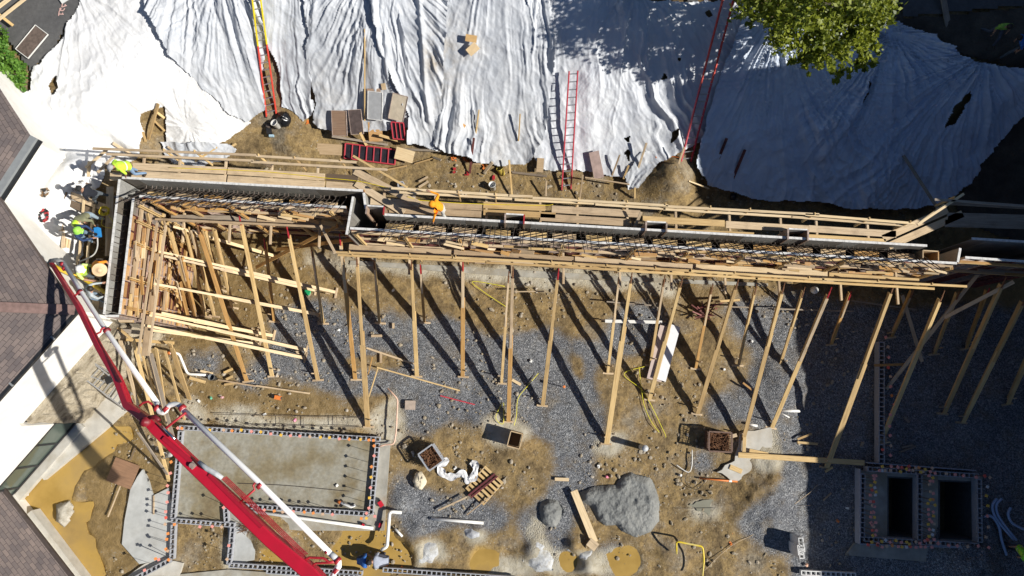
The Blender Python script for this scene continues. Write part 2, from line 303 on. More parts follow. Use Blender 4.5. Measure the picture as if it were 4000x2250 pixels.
# ------------------------------------------------------------ mesh and object helpers
def tag(o, label=None, cat=None, group=None, kind=None):
    if label: o['label'] = label
    if cat: o['category'] = cat
    if group: o['group'] = group
    if kind: o['kind'] = kind
    return o
class MB:
    def __init__(s): s.v = []; s.f = []; s.m = []
    def add(s, vs, fs, mi=0):
        b = len(s.v); s.v += [tuple(x) for x in vs]; s.f += [tuple(i + b for i in f) for f in fs]; s.m += [mi] * len(fs)
    def box(s, c, d, mi=0, R=None):
        x, y, z = d[0] / 2, d[1] / 2, d[2] / 2
        vs = [Vector((a, b_, e)) for a in (-x, x) for b_ in (-y, y) for e in (-z, z)]
        if R is not None: vs = [R @ p for p in vs]
        s.add([p + Vector(c) for p in vs], [(0, 1, 3, 2), (4, 6, 7, 5), (0, 4, 5, 1), (2, 3, 7, 6), (0, 2, 6, 4), (1, 5, 7, 3)], mi)
    def bar(s, a, b, w_, t_, mi=0, up=Vector((0, 0, 1))):
        a = Vector(a); b = Vector(b); R, L = frame(a, b, up); s.box((a + b) / 2, (L, w_, t_), mi, R)
    def tube(s, pts, r, n=8, mi=0, cap=True, hollow=False):
        pts = [Vector(p) for p in pts]; rs = r if isinstance(r, (list, tuple)) else [r] * len(pts); rings = []
        up = Vector((0, 0, 1))
        for i, p in enumerate(pts):
            d = (pts[min(i + 1, len(pts) - 1)] - pts[max(i - 1, 0)]).normalized()
            x = d.cross(up); x = d.cross(Vector((1, 0, 0))) if x.length < 1e-3 else x
            x.normalize(); y = d.cross(x); b = len(s.v)
            s.v += [tuple(p + (x * math.cos(2 * PI * k / n) + y * math.sin(2 * PI * k / n)) * rs[i]) for k in range(n)]; rings.append(b)
        for a, b in zip(rings, rings[1:]):
            for k in range(n): s.f.append((a + k, a + (k + 1) % n, b + (k + 1) % n, b + k)); s.m.append(mi)
        if cap and not hollow:
            s.f.append(tuple(rings[0] + k for k in range(n))[::-1]); s.f.append(tuple(rings[-1] + k for k in range(n))); s.m += [mi, mi]
    def prism(s, poly, z0, z1, mi=0):
        n = len(poly); vs = [(x, y, z0) for x, y in poly] + [(x, y, z1) for x, y in poly]
        s.add(vs, [tuple(range(n))[::-1], tuple(range(n, 2 * n))] + [(i, (i + 1) % n, n + (i + 1) % n, n + i) for i in range(n)], mi)
    def lathe(s, c, prof, n=14, mi=0, axis=None):
        c = Vector(c); R = Vector((0, 0, 1)).rotation_difference(Vector(axis)).to_matrix() if axis is not None else Matrix.Identity(3); rings = []
        for r, z in prof:
            b = len(s.v); s.v += [tuple(c + R @ Vector((r * math.cos(2 * PI * k / n), r * math.sin(2 * PI * k / n), z))) for k in range(n)]; rings.append(b)
        for a, b in zip(rings, rings[1:]):
            for k in range(n): s.f.append((a + k, a + (k + 1) % n, b + (k + 1) % n, b + k)); s.m.append(mi)
    def build(s, name, mats, parent=None, smooth=False, recalc=True):
        me = bpy.data.meshes.new(name); me.from_pydata(s.v, [], s.f); mats = mats if isinstance(mats, (list, tuple)) else [mats]
        for m in mats: me.materials.append(m)
        me.polygons.foreach_set('material_index', s.m)
        if recalc:
            bm = bmesh.new(); bm.from_mesh(me); bmesh.ops.recalc_face_normals(bm, faces=bm.faces); bm.to_mesh(me); bm.free()
        if smooth: me.polygons.foreach_set('use_smooth', [True] * len(me.polygons))
        return link(name, me, parent)
def link(name, me, parent=None, center=True):
    """links a world-space mesh; its origin goes to the middle of its foot"""
    o = bpy.data.objects.new(name, me); COL.objects.link(o)
    if len(me.vertices):
        c = np.empty(len(me.vertices) * 3, np.float32); me.vertices.foreach_get('co', c); c = c.reshape(-1, 3)
        p = Vector(((c[:, 0].min() + c[:, 0].max()) / 2, (c[:, 1].min() + c[:, 1].max()) / 2, c[:, 2].min())) if center else Vector((0, 0, 0))
        me.transform(Matrix.Translation(-p)); o.location = p
    if parent: o.parent = parent; o.location -= wloc(parent)
    return o
def wloc(o):
    p = Vector((0, 0, 0))
    while o: p += o.location; o = o.parent
    return p
def frame(a, b, up=Vector((0, 0, 1))):
    d = b - a; L = d.length; x = d / L; y = Vector(up).cross(x)
    if y.length < 1e-4: y = Vector((0, 1, 0))
    y.normalize(); z = x.cross(y); return Matrix((x, y, z)).transposed(), L
def board(name, a, b, w_, t_, mat, parent=None, label=None, cat=None, group=None, roll=0, up=Vector((0, 0, 1))):
    a = Vector(a); b = Vector(b); R, L = frame(a, b, up)
    if roll: R = R @ Matrix.Rotation(roll, 3, 'X')
    m = MB(); m.box((0, 0, 0), (L, w_, t_))
    me = bpy.data.meshes.new(name); me.from_pydata(m.v, [], m.f); me.materials.append(mat)
    bm = bmesh.new(); bm.from_mesh(me); bmesh.ops.recalc_face_normals(bm, faces=bm.faces); bmesh.ops.bevel(bm, geom=bm.edges[:], offset=min(w_, t_) * .12, segments=1, affect='EDGES'); bm.to_mesh(me); bm.free()
    o = bpy.data.objects.new(name, me); COL.objects.link(o)
    c = (a + b) / 2
    if parent: o.parent = parent; c = c - wloc(parent)
    o.matrix_basis = Matrix.Translation(c) @ R.to_4x4()
    return tag(o, label, cat, group)
def thing(name, label, cat, loc, group=None):
    o = bpy.data.objects.new(name, None); COL.objects.link(o); o.location = loc; o.empty_display_size = .1
    return tag(o, label, cat, group)
ORD = 'first second third fourth fifth sixth seventh eighth ninth tenth eleventh twelfth thirteenth fourteenth fifteenth sixteenth seventeenth eighteenth nineteenth twentieth'.split()
def nth(i):
    if i < 20: return ORD[i]
    t, k = divmod(i + 1, 10); tens = {2: 'twenty', 3: 'thirty', 4: 'forty', 5: 'fifty', 6: 'sixty'}[t]
    return (tens[:-1] + 'ieth') if k == 0 else tens + '-' + ORD[k - 1]
def grid_sheet(name, poly, step, zfun, mat, holes=(), parent=None, soil=None, smooth=True, jag=0):
    """a sheet over the ground, outlined by photo pixels; zfun(u, v, x, y, z, nrm)"""
    us = [p[0] for p in poly]; vs = [p[1] for p in poly]
    U, V = np.meshgrid(np.arange(min(us) - step, max(us) + 2 * step, step), np.arange(min(vs) - step, max(vs) + 2 * step, step))
    if jag:
        ju = (fbm(U * .02, V * .02, 91) - .47) * jag; jv = (fbm(U * .02, V * .02, 97) - .47) * jag
    else: ju = jv = 0
    k = inpoly(U + ju, V + jv, poly)
    for h in holes: k &= ~inpoly(U + ju, V + jv, h)
    x, y, z = Tn(U, V); x, y, z, s_ = zfun(U, V, x, y, z)
    nr, nc = U.shape; full = k[:-1, :-1] & k[1:, :-1] & k[:-1, 1:] & k[1:, 1:]
    idx = np.arange(nr * nc).reshape(nr, nc)
    f = np.stack([idx[:-1, :-1][full], idx[1:, :-1][full], idx[1:, 1:][full], idx[:-1, 1:][full]], 1)
    used = np.unique(f); rm = np.full(nr * nc, -1); rm[used] = np.arange(len(used))
    co = np.stack([x.ravel(), y.ravel(), z.ravel()], 1)[used]
    me = bpy.data.meshes.new(name); me.from_pydata(co.tolist(), [], rm[f].tolist()); me.materials.append(mat)
    a = me.attributes.new('soil', 'FLOAT', 'POINT'); a.data.foreach_set('value', s_.ravel()[used].astype(np.float32))
    if smooth: me.polygons.foreach_set('use_smooth', [True] * len(me.polygons))
    return link(name, me, parent)
# ------------------------------------------------------------ the ground: one sheet, fine inside the view
WATERS = {
 'left': [q(41,1010,0),q(41,1300,0),q(41,1330,60),q(41,1140,80),q(41,1110,190),q(41,960,250),q(41,930,310),q(41,800,370),q(41,740,470),q(41,690,560),q(41,680,700),q(41,760,760),q(41,900,740),q(41,860,860),q(41,800,900),q(41,830,1040),q(41,910,1100),q(41,920,1200),q(41,960,1300),q(41,1050,1449),q(41,700,1470),q(41,560,1240),q(41,240,830),q(41,120,720),q(41,40,590),q(41,200,440),q(41,330,340),q(41,440,480),q(41,560,390)],
}
PUD = {'brown puddle ringed by gravel at the foot of the site': [q(42,2130,1110),q(42,2230,1140),q(42,2330,1180),q(42,2300,1290),q(42,2200,1370),q(42,2110,1300)],
 'ochre puddle round the two crouching workers': [q(42,900,960),q(42,1270,1000),q(42,1280,1060),q(42,1480,1120),q(42,1560,1200),q(42,1560,1330),q(42,1200,1390),q(42,900,1310),q(42,840,1180),q(42,900,1060)],
 'small puddle beside the plank at the bottom edge': [q(43,1060,1290),q(43,1200,1260),q(43,1240,1350),q(43,1200,1430),q(43,1090,1410)],
 'shallow yellow puddle between two dirt heaps': [q(43,540,1270),q(43,640,1250),q(43,670,1340),q(43,640,1400),q(43,530,1400)],
 'ochre puddle beside the lower block wall': [q(42,80,1200),q(42,320,1180),q(42,420,1260),q(42,230,1280),q(42,100,1290)]}
def world_poly(poly, z=0): return [tuple(float(c) for c in XY(u, v, z)) for u, v in poly]
def build_ground():
    xs = np.concatenate([np.arange(-60, -24, 1.2), np.arange(-24, 24, .11), np.arange(24, 60.1, 1.2)])
    ys = np.concatenate([np.arange(-50, -13, 1.2), np.arange(-13, 19.5, .11), np.arange(19.5, 55, 1.2)])
    X, Y = np.meshgrid(xs, ys); Z = zlook(X, Y)
    # photo pixel of every ground point, for the outlines below
    dx, dy, dz = X, Y, Z - H
    cxx = dx; cyy = dy * CT + dz * ST; czz = dy * ST - dz * CT
    U = 2000 + F * cxx / czz; V = 1125 - F * cyy / czz
    ju = (fbm(X * .7, Y * .7, 3) - .47) * 60; jv = (fbm(X * .7, Y * .7, 13) - .47) * 60
    def blur(m, k=3):
        m = m.astype(float)
        for _ in range(k):
            m[1:-1, 1:-1] = (m[1:-1, 1:-1] * 2 + m[:-2, 1:-1] + m[2:, 1:-1] + m[1:-1, :-2] + m[1:-1, 2:]) / 6
        return m
    def mask(polys, k=4, j=1.0):
        m = np.zeros(X.shape, bool)
        for p in polys: m |= inpoly(U + ju * j, V + jv * j, p)
        return blur(m, k)
    G = [ov([(690,770),(800,760),(900,800),(960,790),(1080,800),(1120,790),(1230,850),(1300,840),(1380,830),(1420,860),(1530,850),(1540,790),(1600,780),(1650,820),(1640,880),(1570,900),(1510,900),(1490,940),(1500,1000),(1520,1080),(1490,1130),(1500,1180),(1500,1220),(1430,1230),(1400,1180),(1390,1120),(1330,1090),(1300,1040),(1260,1010),(1200,1070),(1130,1060),(1080,1100),(1010,1090),(1000,1040),(960,1000),(900,1010),(850,1000),(800,980),(760,960),(700,935),(650,930),(640,900),(700,860),(670,820)]),
     ov([(1790,770),(1990,740),(2150,770),(2700,780),(2700,1600),(2010,1500),(1980,1400),(1900,1370),(1850,1320),(1870,1270),(1950,1230),(1960,1170),(1920,1100),(1880,1060),(1800,1060),(1770,1020),(1800,980),(1880,960),(1900,900),(1860,840)]),
     ov([(990,1180),(1040,1210),(1100,1240),(1200,1240),(1290,1280),(1260,1340),(1150,1320),(1060,1350),(1010,1340),(980,1260)]),
     ov([(1400,1170),(1500,1180),(1500,1230),(1440,1300),(1440,1400),(1380,1430),(1330,1400),(1300,1300),(1370,1250)]),
     ov([(470,890),(570,890),(540,945),(470,940)]), ov([(1740,1140),(1790,1130),(1800,1190),(1750,1200)]), ov([(600,930),(660,920),(700,960),(640,980),(600,970)]),
     ov([(1560,760),(1660,770),(1700,830),(1650,870),(1580,840)]), ov([(1440,1020),(1520,1020),(1520,1130),(1470,1130)]), ov([(1530,1360),(1580,1390),(1560,1449),(1510,1449),(1490,1400)])]
    D = [ov([(880,1010),(990,1000),(1000,1040),(900,1050)]), ov([(850,905),(960,890),(1040,900),(1000,930),(880,940)]), ov([(1430,895),(1465,900),(1460,960),(1430,950)])]
    SL = [ov([(455,1000),(500,980),(520,1040),(500,1075),(450,1070)]), ov([(1200,1050),(1280,1020),(1340,1090),(1300,1130),(1220,1110)]), ov([(1510,1090),(1570,1080),(1570,1130),(1540,1160),(1500,1140)]),
     ov([(540,1040),(860,1050),(950,1060),(950,1090),(860,1080),(540,1065)]), ov([(940,1030),(1020,1060),(1010,1120),(950,1110)]), ov([(1880,1090),(1950,1080),(1960,1180),(1890,1200)]),
     ov([(930,1035),(1000,1000),(1010,1060),(960,1080)]), ov([(1330,1330),(1380,1330),(1390,1420),(1340,1440)]), ov([(1210,1400),(1320,1405),(1330,1449),(1200,1449)]), ov([(1360,1390),(1600,1395),(1610,1449),(1360,1449)]),
     ov([(1040,1350),(1110,1360),(1130,1410),(1050,1420)]), ov([(1720,1260),(1800,1250),(1820,1290),(1740,1300)]), ov([(640,1020),(560,1020),(570,1049),(660,1049)]),
     ov([(780,650),(1700,700),(1700,735),(1300,715),(780,665)]), ov([(1170,1325),(1210,1320),(1215,1350),(1175,1355)]), ov([(1340,1290),(1370,1300),(1365,1345),(1335,1340)]), ov([(545,1380),(620,1300),(640,1400),(560,1449)])]
    B = [ov([(430,600),(780,600),(780,700),(700,780),(640,840),(460,880),(430,850)]), ov([(230,1140),(320,1090),(360,1100),(420,1200),(320,1449),(190,1449)]), ov([(470,950),(800,985),(950,1040),(900,1060),(480,1060)]), ov([(830,1330),(1060,1330),(1100,1449),(820,1449)]),
     ov([(1600,720),(2000,740),(2000,770),(1600,770)]), ov([(2380,200),(2800,150),(2800,800),(2380,760)])]
    MG = mask(G, 16); MG *= 1 - mask(D); MS = mask(SL, 8, 1.3); MBk = mask(B, 10)
    wat = np.maximum(mask(list(WATERS.values()), 5, .3), mask(list(PUD.values()), 6, 1.6))
    n1 = fbm(X * .9, Y * .9, 21, 5) - .48; n2 = fbm(X * 4.5, Y * 4.5, 41, 3) - .44
    Z = Z + n1 * .22 + n2 * .07 * (1 - MG * .5)
    wat = np.clip(wat * 1.5, 0, 1); Z = Z * (1 - wat) - .38 * wat - .03
    # gravel mound, dirt heaps, trench marks (photo pixel, radius m, height m)
    for (u, v, r, h) in ((2980,1980,1.5,.35),(3060,1500,1.3,.35),(3020,1850,1.2,.2),(1080,2100,.8,.3),(1640,2080,.6,.18),(1620,2150,.55,.3),(2080,2150,.45,.3),(2240,2130,.4,.35),(2300,2210,.5,.3),(1040,2010,.5,.15),(1560,1960,.6,.2),(260,1990,.5,.3),(1030,2080,.7,.2),(2620,710,1.0,.35),(1150,540,1.2,.25),(3780,2180,1.4,.7),(2630,2180,.7,.2),(1870,2060,.35,.2),(1870,2150,.5,.2)):
        x0, y0 = XY(u, v, 0 if v > 900 else .8); d2 = ((X - x0) ** 2 + (Y - y0) ** 2) / r ** 2
        Z += h * np.exp(-d2 * 1.4) * (.75 + .9 * fbm(X * 3, Y * 3, 5))
    for pl in ([(3463,1858),(3590,1864),(3590,2106),(3463,2100)], [(3662,1872),(3810,1880),(3810,2114),(3662,2108)]): Z[inpoly(U, V, pl)] = -2.4
    nr, nc = X.shape; i = np.arange(nr * nc).reshape(nr, nc)
    f = np.stack([i[:-1, :-1], i[:-1, 1:], i[1:, 1:], i[1:, :-1]], -1).reshape(-1, 4)
    me = bpy.data.meshes.new('ground'); me.vertices.add(nr * nc); me.vertices.foreach_set('co', np.stack([X, Y, Z], -1).ravel().astype(np.float32))
    me.loops.add(f.size); me.loops.foreach_set('vertex_index', f.ravel().astype(np.int32)); me.polygons.add(len(f))
    me.polygons.foreach_set('loop_start', np.arange(0, f.size, 4, dtype=np.int32)); me.polygons.foreach_set('use_smooth', np.ones(len(f), bool))
    me.update(calc_edges=True)
    a = me.attributes.new('mask', 'FLOAT_COLOR', 'POINT'); a.data.foreach_set('color', np.stack([MG, MS, MBk, np.clip(blur(wat, 6) * 1.2, 0, 1)], -1).ravel().astype(np.float32))
    me.materials.append(GROUND); tag(link('ground', me, None, False), kind='structure')
build_ground()
def flat(name, poly, z0, z1, mat, kind='structure', label=None, cat=None, rough=0):
    m = MB(); m.prism(world_poly(poly, z1), z0, z1); o = m.build(name, mat); return tag(o, label, cat, kind=kind)
def grow(poly, k):
    n = len(poly); ar = sum(poly[i][0] * poly[(i + 1) % n][1] - poly[(i + 1) % n][0] * poly[i][1] for i in range(n)); out = []
    for i in range(n):
        (x0, y0), (x1, y1), (x2, y2) = poly[i - 1], poly[i], poly[(i + 1) % n]; e = Vector((x2 - x0, y2 - y0)); e = e.normalized() if e.length > 1e-6 else Vector((1, 0)); nn = Vector((e.y, -e.x)) * (1 if ar > 0 else -1)
        out.append((x1 + nn.x * k, y1 + nn.y * k))
    return out
def wob(poly, n=6, a=14):
    out = []
    for i, (x, y) in enumerate(poly):
        x2, y2 = poly[(i + 1) % len(poly)]
        for k in range(n):
            t = k / n; out.append((x + (x2 - x) * t + random.uniform(-a, a) * (k > 0), y + (y2 - y) * t + random.uniform(-a, a) * (k > 0)))
    return out
flat('water', wob(grow(WATERS['left'], 22), 4, 3), -.42, -.06, WATER)
for k_, p_ in PUD.items(): flat('water', wob(grow(p_, 62), 5, 4), -.42, -.07, WATER)
# slabs
SLAB_Z = .12
flat('slab', [(699,1664),(1480,1714),(1452,2012),(874,1968),(880,2045),(668,2035)], -.2, SLAB_Z, SLAB_MAT)
flat('slab', [q(41,1430,380),q(41,1480,480),q(41,1540,640),q(41,1700,560),q(41,1740,890),q(41,1720,1290),q(41,1560,1300),q(41,1400,1330),q(41,1225,1130),q(41,1250,900),q(41,1310,580),q(41,1380,450)], -.2, .1, CONC_GREY)
flat('slab', [q(41,1450,1330),q(41,1560,1280),q(41,1760,1300),q(41,1840,1320),q(41,1800,1449),q(41,1280,1449)], -.2, .085, CONC_PALE)
flat('footing', [(1455,2008),(1484,1716),(1525,1722),(1500,2073),(1180,2073),(900,2052),(872,1972)], -.2, .10, CONC)
flat('footing', [q(41,2290,930),q(41,2574,1000),q(42,0,1100),q(42,-20,1290),q(41,2300,1330)], -.2, .06, CONC_GREY)
flat('footing', [(640,2250),(890,2225),(1420,2262),(2010,2280),(2010,2300),(640,2290)], -.2, .05, CONC)
flat('footing', [q(44,870,1120),q(44,2140,1160),q(44,2140,1200),q(44,1750,1320),q(44,780,1240)], -.2, .05, CONC)
flat('footing', [q(22,950,1170),q(22,2574,1260),q(23,1300,1340),q(23,2574,1400),q(23,2574,1430),q(23,1300,1385),q(22,2574,1330),q(22,940,1210)], -.2, .035, CONC)
for pl in ([(3345,1835),(3466,1842),(3466,2120),(3345,2115)], [(3588,1849),(3664,1853),(3664,2126),(3588,2124)], [(3808,1860),(3838,1862),(3840,2135),(3808,2134)]): flat('slab', pl, -.3, .10, CONC)
for pl in ([(3466.5,1842),(3587.5,1849),(3587.5,1866),(3466.5,1860)], [(3664.5,1853),(3807.5,1860),(3807.5,1880),(3664.5,1874)], [(3466.5,2098),(3587.5,2104),(3587.5,2124),(3466.5,2120)], [(3664.5,2106),(3807.5,2112),(3807.5,2134),(3664.5,2126)]): flat('slab', pl, -.3, .10, CONC)
flat('slab', wob([(2890,1690),(3012,1668),(3015,1790),(2965,1845),(2870,1880),(2800,1845),(2870,1800)], 4, 6), -.2, .075, CONC_PALE)
flat('water', wob([q(43,1780,740),q(43,1880,700),q(43,2050,690),q(43,2160,740),q(43,2180,800),q(43,2020,840),q(43,1880,800)], 4, 6), -.2, .03, plain('grey_puddle', (.25, .245, .19), .3, .15, 1.5))
# ------------------------------------------------------------ asphalt at grade
def on_ground(dz, amp=0.0):
    def fn(U, V, x, y, z): return x, y, z + dz + amp * (fbm(x * 2, y * 2, 9) - .47), np.zeros_like(z)
    return fn
tag(grid_sheet('pavement', [(-80,-60),(348,-60),(330,20),(270,110),(215,210),(150,262),(132,300),(60,200),(0,135),(-80,60)], 10, on_ground(.10), ASPH), kind='structure')
tag(grid_sheet('pavement', [(3490,-80),(4200,-80),(4200,10),(3680,62),(3520,75)], 10, on_ground(.12), ASPH), kind='structure')
DKS = patchy_mat('dark_ground_cover', [(.045, .038, .031), (.085, .07, .054), (.14, .115, .085)], 1.0, .95, .9)  # cover sheets darker than the dirt around them
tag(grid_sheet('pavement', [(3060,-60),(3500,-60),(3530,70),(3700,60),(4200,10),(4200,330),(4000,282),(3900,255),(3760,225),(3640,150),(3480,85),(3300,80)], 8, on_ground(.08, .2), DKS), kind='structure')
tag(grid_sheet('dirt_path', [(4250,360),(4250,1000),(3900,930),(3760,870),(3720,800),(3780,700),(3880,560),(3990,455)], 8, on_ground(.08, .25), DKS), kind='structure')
tag(grid_sheet('road', [(2540,-60),(2870,-60),(2860,2),(2700,14),(2560,2)], 8, on_ground(.10), ASPH), kind='structure')
# ------------------------------------------------------------ white poly sheeting on the slope
def sheet(name, label, poly, gathers, dz, holes=(), amp=1.0, soil_v=None, seed=0, wr=1.0, step=3.5, mat=None, ridges=(), dirty=()):
    """gathers: (u, v, folds per metre, height m, reach px) - pleats run away from each gather"""
    def fn(U, V, x, y, z):
        h = np.zeros_like(z); soil = np.zeros_like(z)
        for gi, (gu, gv, fr, ht, reach) in enumerate(gathers):
            gx, gy = XY(gu, gv, 3.5); dx = x - gx; dy = y - gy; r = np.hypot(dx, dy) + 1e-3; th = np.arctan2(dx, -dy)
            R0 = max(1.0, reach[0] if isinstance(reach, tuple) else reach)
            s = th * R0 * fr
            wv = 1 - .0 * r
            if isinstance(reach, tuple): wv = np.clip((reach[1] - r) / reach[1], 0, 1) ** .7 * np.clip(r / .35, 0, 1)
            ph = s + fr * (1.1 * (fbm(x * .3, y * .3, seed + gi) - .47) + .35 * (fbm(x * 1.1, y * 1.1, seed + 5 + gi) - .47))
            n1 = vnoise(ph, r * .10 + 3, seed + 11 + gi); n2 = vnoise(ph * 2.3 + 7, r * .16, seed + 23 + gi); n3 = vnoise(ph * 5.1 + 3, r * .3, seed + 31 + gi); n4 = vnoise(ph * 11.3 + 5, r * .5, seed + 37 + gi)
            ridge = (1 - np.abs(2 * n1 - 1)) ** 1.8 + .8 * (1 - np.abs(2 * n2 - 1)) ** 2.0 + .5 * (1 - np.abs(2 * n3 - 1)) ** 1.3 + .22 * (1 - np.abs(2 * n4 - 1))
            am = .2 + 2.4 * np.clip(fbm(x * .45, y * .35, seed + 41 + gi) * 1.6 - .35, 0, 1) ** 1.3
            h += 1.4 * ht * ridge * am * wv
        cr = (1 - np.abs(2 * fbm(x * 1.5, y * 1.5 + x * .4, seed + 51) - 1)) ** 3 * .05 * wr + (fbm(x * 4, y * 4, seed + 61) - .47) * .03 * wr
        h = (h + cr) * amp + .10 * (fbm(x * .6, y * .6, seed + 71) - .47)
        for pl, rw, rh in ridges:
            d = np.full(U.shape, 1e9)
            for (a0, a1), (b0, b1) in zip(pl, pl[1:]):
                ab = ((b0 - a0) ** 2 + (b1 - a1) ** 2); t = np.clip(((U - a0) * (b0 - a0) + (V - a1) * (b1 - a1)) / ab, 0, 1); d = np.minimum(d, np.hypot(U - a0 - (b0 - a0) * t, V - a1 - (b1 - a1) * t))
            h += rh * np.exp(-(d / rw) ** 2)
        if soil_v is not None: soil = np.clip((V - soil_v[0]) / (soil_v[1] - soil_v[0]), 0, 1) * .5
        for (du, dv, dr, da) in dirty: soil = np.maximum(soil, da * np.exp(-((U - du) ** 2 + ((V - dv) * .45) ** 2) / dr ** 2))
        return x, y - h * .35, z + dz + h, soil
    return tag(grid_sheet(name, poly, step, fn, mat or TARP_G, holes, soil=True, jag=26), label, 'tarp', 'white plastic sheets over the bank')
sheet('plastic_sheet', 'brightest white plastic sheet, spread over the left end of the bank beside the shrub', [(345,-40),(600,-40),(660,60),(690,140),(730,200),(800,310),(905,420),(985,480),(930,528),(870,556),(800,596),(740,632),(675,640),(664,560),(655,428),(620,425),(585,440),(560,448),(552,470),(575,510),(562,560),(548,625),(480,640),(425,650),(400,730),(335,800),(330,1000),(290,1060),(230,1060),(190,1000),(130,900),(110,790),(120,700),(95,560),(115,525),(60,402),(130,350),(140,258),(165,255),(230,190),(290,80)],
  [(350,-10,1.3,.035,(3.5,6.5)),(655,425,1.6,.03,(2.5,4.5)),(1500,-600,.9,.03,6)], .05, holes=[[(205,330),(240,300),(235,345),(215,370)]], seed=1, soil_v=(500,1500), mat=TARP)
sheet('plastic_sheet', 'pleated white plastic sheet hanging left of the yellow and red ladder', [(545,-40),(1000,-40),(1040,60),(1050,180),(1030,300),(1045,440),(1030,452),(965,485),(905,450),(850,400),(740,290),(660,200),(610,80)], [(800,-500,1.6,.085,7),(900,-60,1.3,.05,(4,7))], .12, seed=2, amp=.9)
sheet('plastic_sheet', 'white plastic sheet between the yellow and red ladder and the grey board stack', [(985,-40),(1235,-40),(1245,150),(1222,320),(1226,390),(1240,395),(1236,455),(1185,475),(1140,440),(1100,424),(1102,350),(1088,280),(1062,210),(1042,160),(1030,90)], [(1130,-700,2.0,.10,8)], .10, seed=3)
sheet('plastic_sheet', 'grey white plastic sheet hanging behind the leaning form panels', [(1185,-40),(1540,-40),(1600,230),(1620,400),(1600,500),(1480,520),(1330,525),(1260,505),(1232,480),(1240,395),(1214,330),(1204,120)], [(1450,-400,1.5,.07,6),(1560,-150,1.3,.05,6)], .17, seed=4, soil_v=(200,1100), dirty=[(1700,230,50,1.0),(1260,440,60,.5)])
sheet('plastic_sheet', 'plastic sheet draped with one long heavy fold right of the leaning form panels', [(1440,-40),(1760,-40),(1750,140),(1735,300),(1730,500),(1725,600),(1600,572),(1595,450),(1545,330),(1490,200),(1462,60)], [(1450,-120,1.7,.10,5),(1560,-60,1.2,.05,(4,7))], .24, seed=5, ridges=[([(1462,-20),(1475,140),(1510,260),(1560,370),(1580,450),(1590,560)],13,.26),([(1640,-20),(1655,150),(1665,330),(1680,480)],9,.14)], dirty=[(1700,230,45,1.1),(1720,330,60,.6)])
sheet('plastic_sheet', 'densely pleated white plastic sheet left of the silver and red ladder', [(1690,-40),(2160,-40),(2165,200),(2150,420),(2120,560),(2066,640),(2010,655),(1900,642),(1860,638),(1830,620),(1740,604),(1690,560),(1680,300)], [(1930,-500,1.9,.105,7.5)], .15, seed=6, soil_v=(350,1000), dirty=[(1740,260,60,.9),(1790,180,60,.5)])
sheet('plastic_sheet', 'dappled white plastic sheet with torn holes behind the short red ladder', [(2040,-40),(2400,-40),(2460,-10),(2560,14),(2700,18),(2780,10),(2960,0),(2930,200),(2850,420),(2740,560),(2640,608),(2570,640),(2530,690),(2495,740),(2470,742),(2440,700),(2350,690),(2280,672),(2100,662),(2080,600),(2110,400),(2112,200)],
  [(2455,-20,2.2,.05,(3,6.5)),(2250,-500,1.4,.07,7)], .10, holes=[[(2588,292),(2596,310),(2580,318)],[(2755,55),(2770,42),(2772,64),(2760,72)],[(2618,520),(2640,505),(2630,545),(2615,560)],[(2640,236),(2652,240),(2644,250)],[(2440,548),(2460,540),(2458,562)],[(2450,590),(2462,600),(2452,625),(2440,605)]], seed=7, soil_v=(500,900), amp=.85, mat=TARP_M)
sheet('plastic_sheet', 'huge white plastic sheet with shade blue painted in, right of the long red ladder', [(2905,40),(2990,88),(3040,112),(3250,100),(3480,100),(3560,128),(3680,200),(3760,250),(3900,268),(4010,290),(4300,330),(4250,420),(4000,440),(3880,545),(3760,720),(3650,800),(3450,825),(3300,815),(3150,785),(3000,795),(2900,775),(2760,722),(2715,650),(2735,500),(2800,300)],
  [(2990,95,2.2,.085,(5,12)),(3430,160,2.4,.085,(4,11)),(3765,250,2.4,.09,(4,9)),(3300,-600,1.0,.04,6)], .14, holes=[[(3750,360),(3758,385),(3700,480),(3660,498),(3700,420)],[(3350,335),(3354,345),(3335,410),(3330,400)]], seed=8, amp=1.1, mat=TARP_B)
sheet('plastic_sheet', 'twisted tail of plastic sheet trailing onto the dirt beside the orange cord', [(2430,690),(2470,640),(2500,600),(2560,600),(2545,660),(2500,700),(2495,745),(2452,750),(2440,720)], [(2480,700,2.2,.07,(1.2,2.5))], .25, seed=9)
sheet('plastic_sheet', 'loose white plastic sheet lying under the lumber beside the left platform', [(640,560),(690,560),(900,560),(950,590),(870,640),(800,655),(700,650),(660,620)], [(600,-900,1.8,.06,6)], .18, seed=10, soil_v=(500,900))
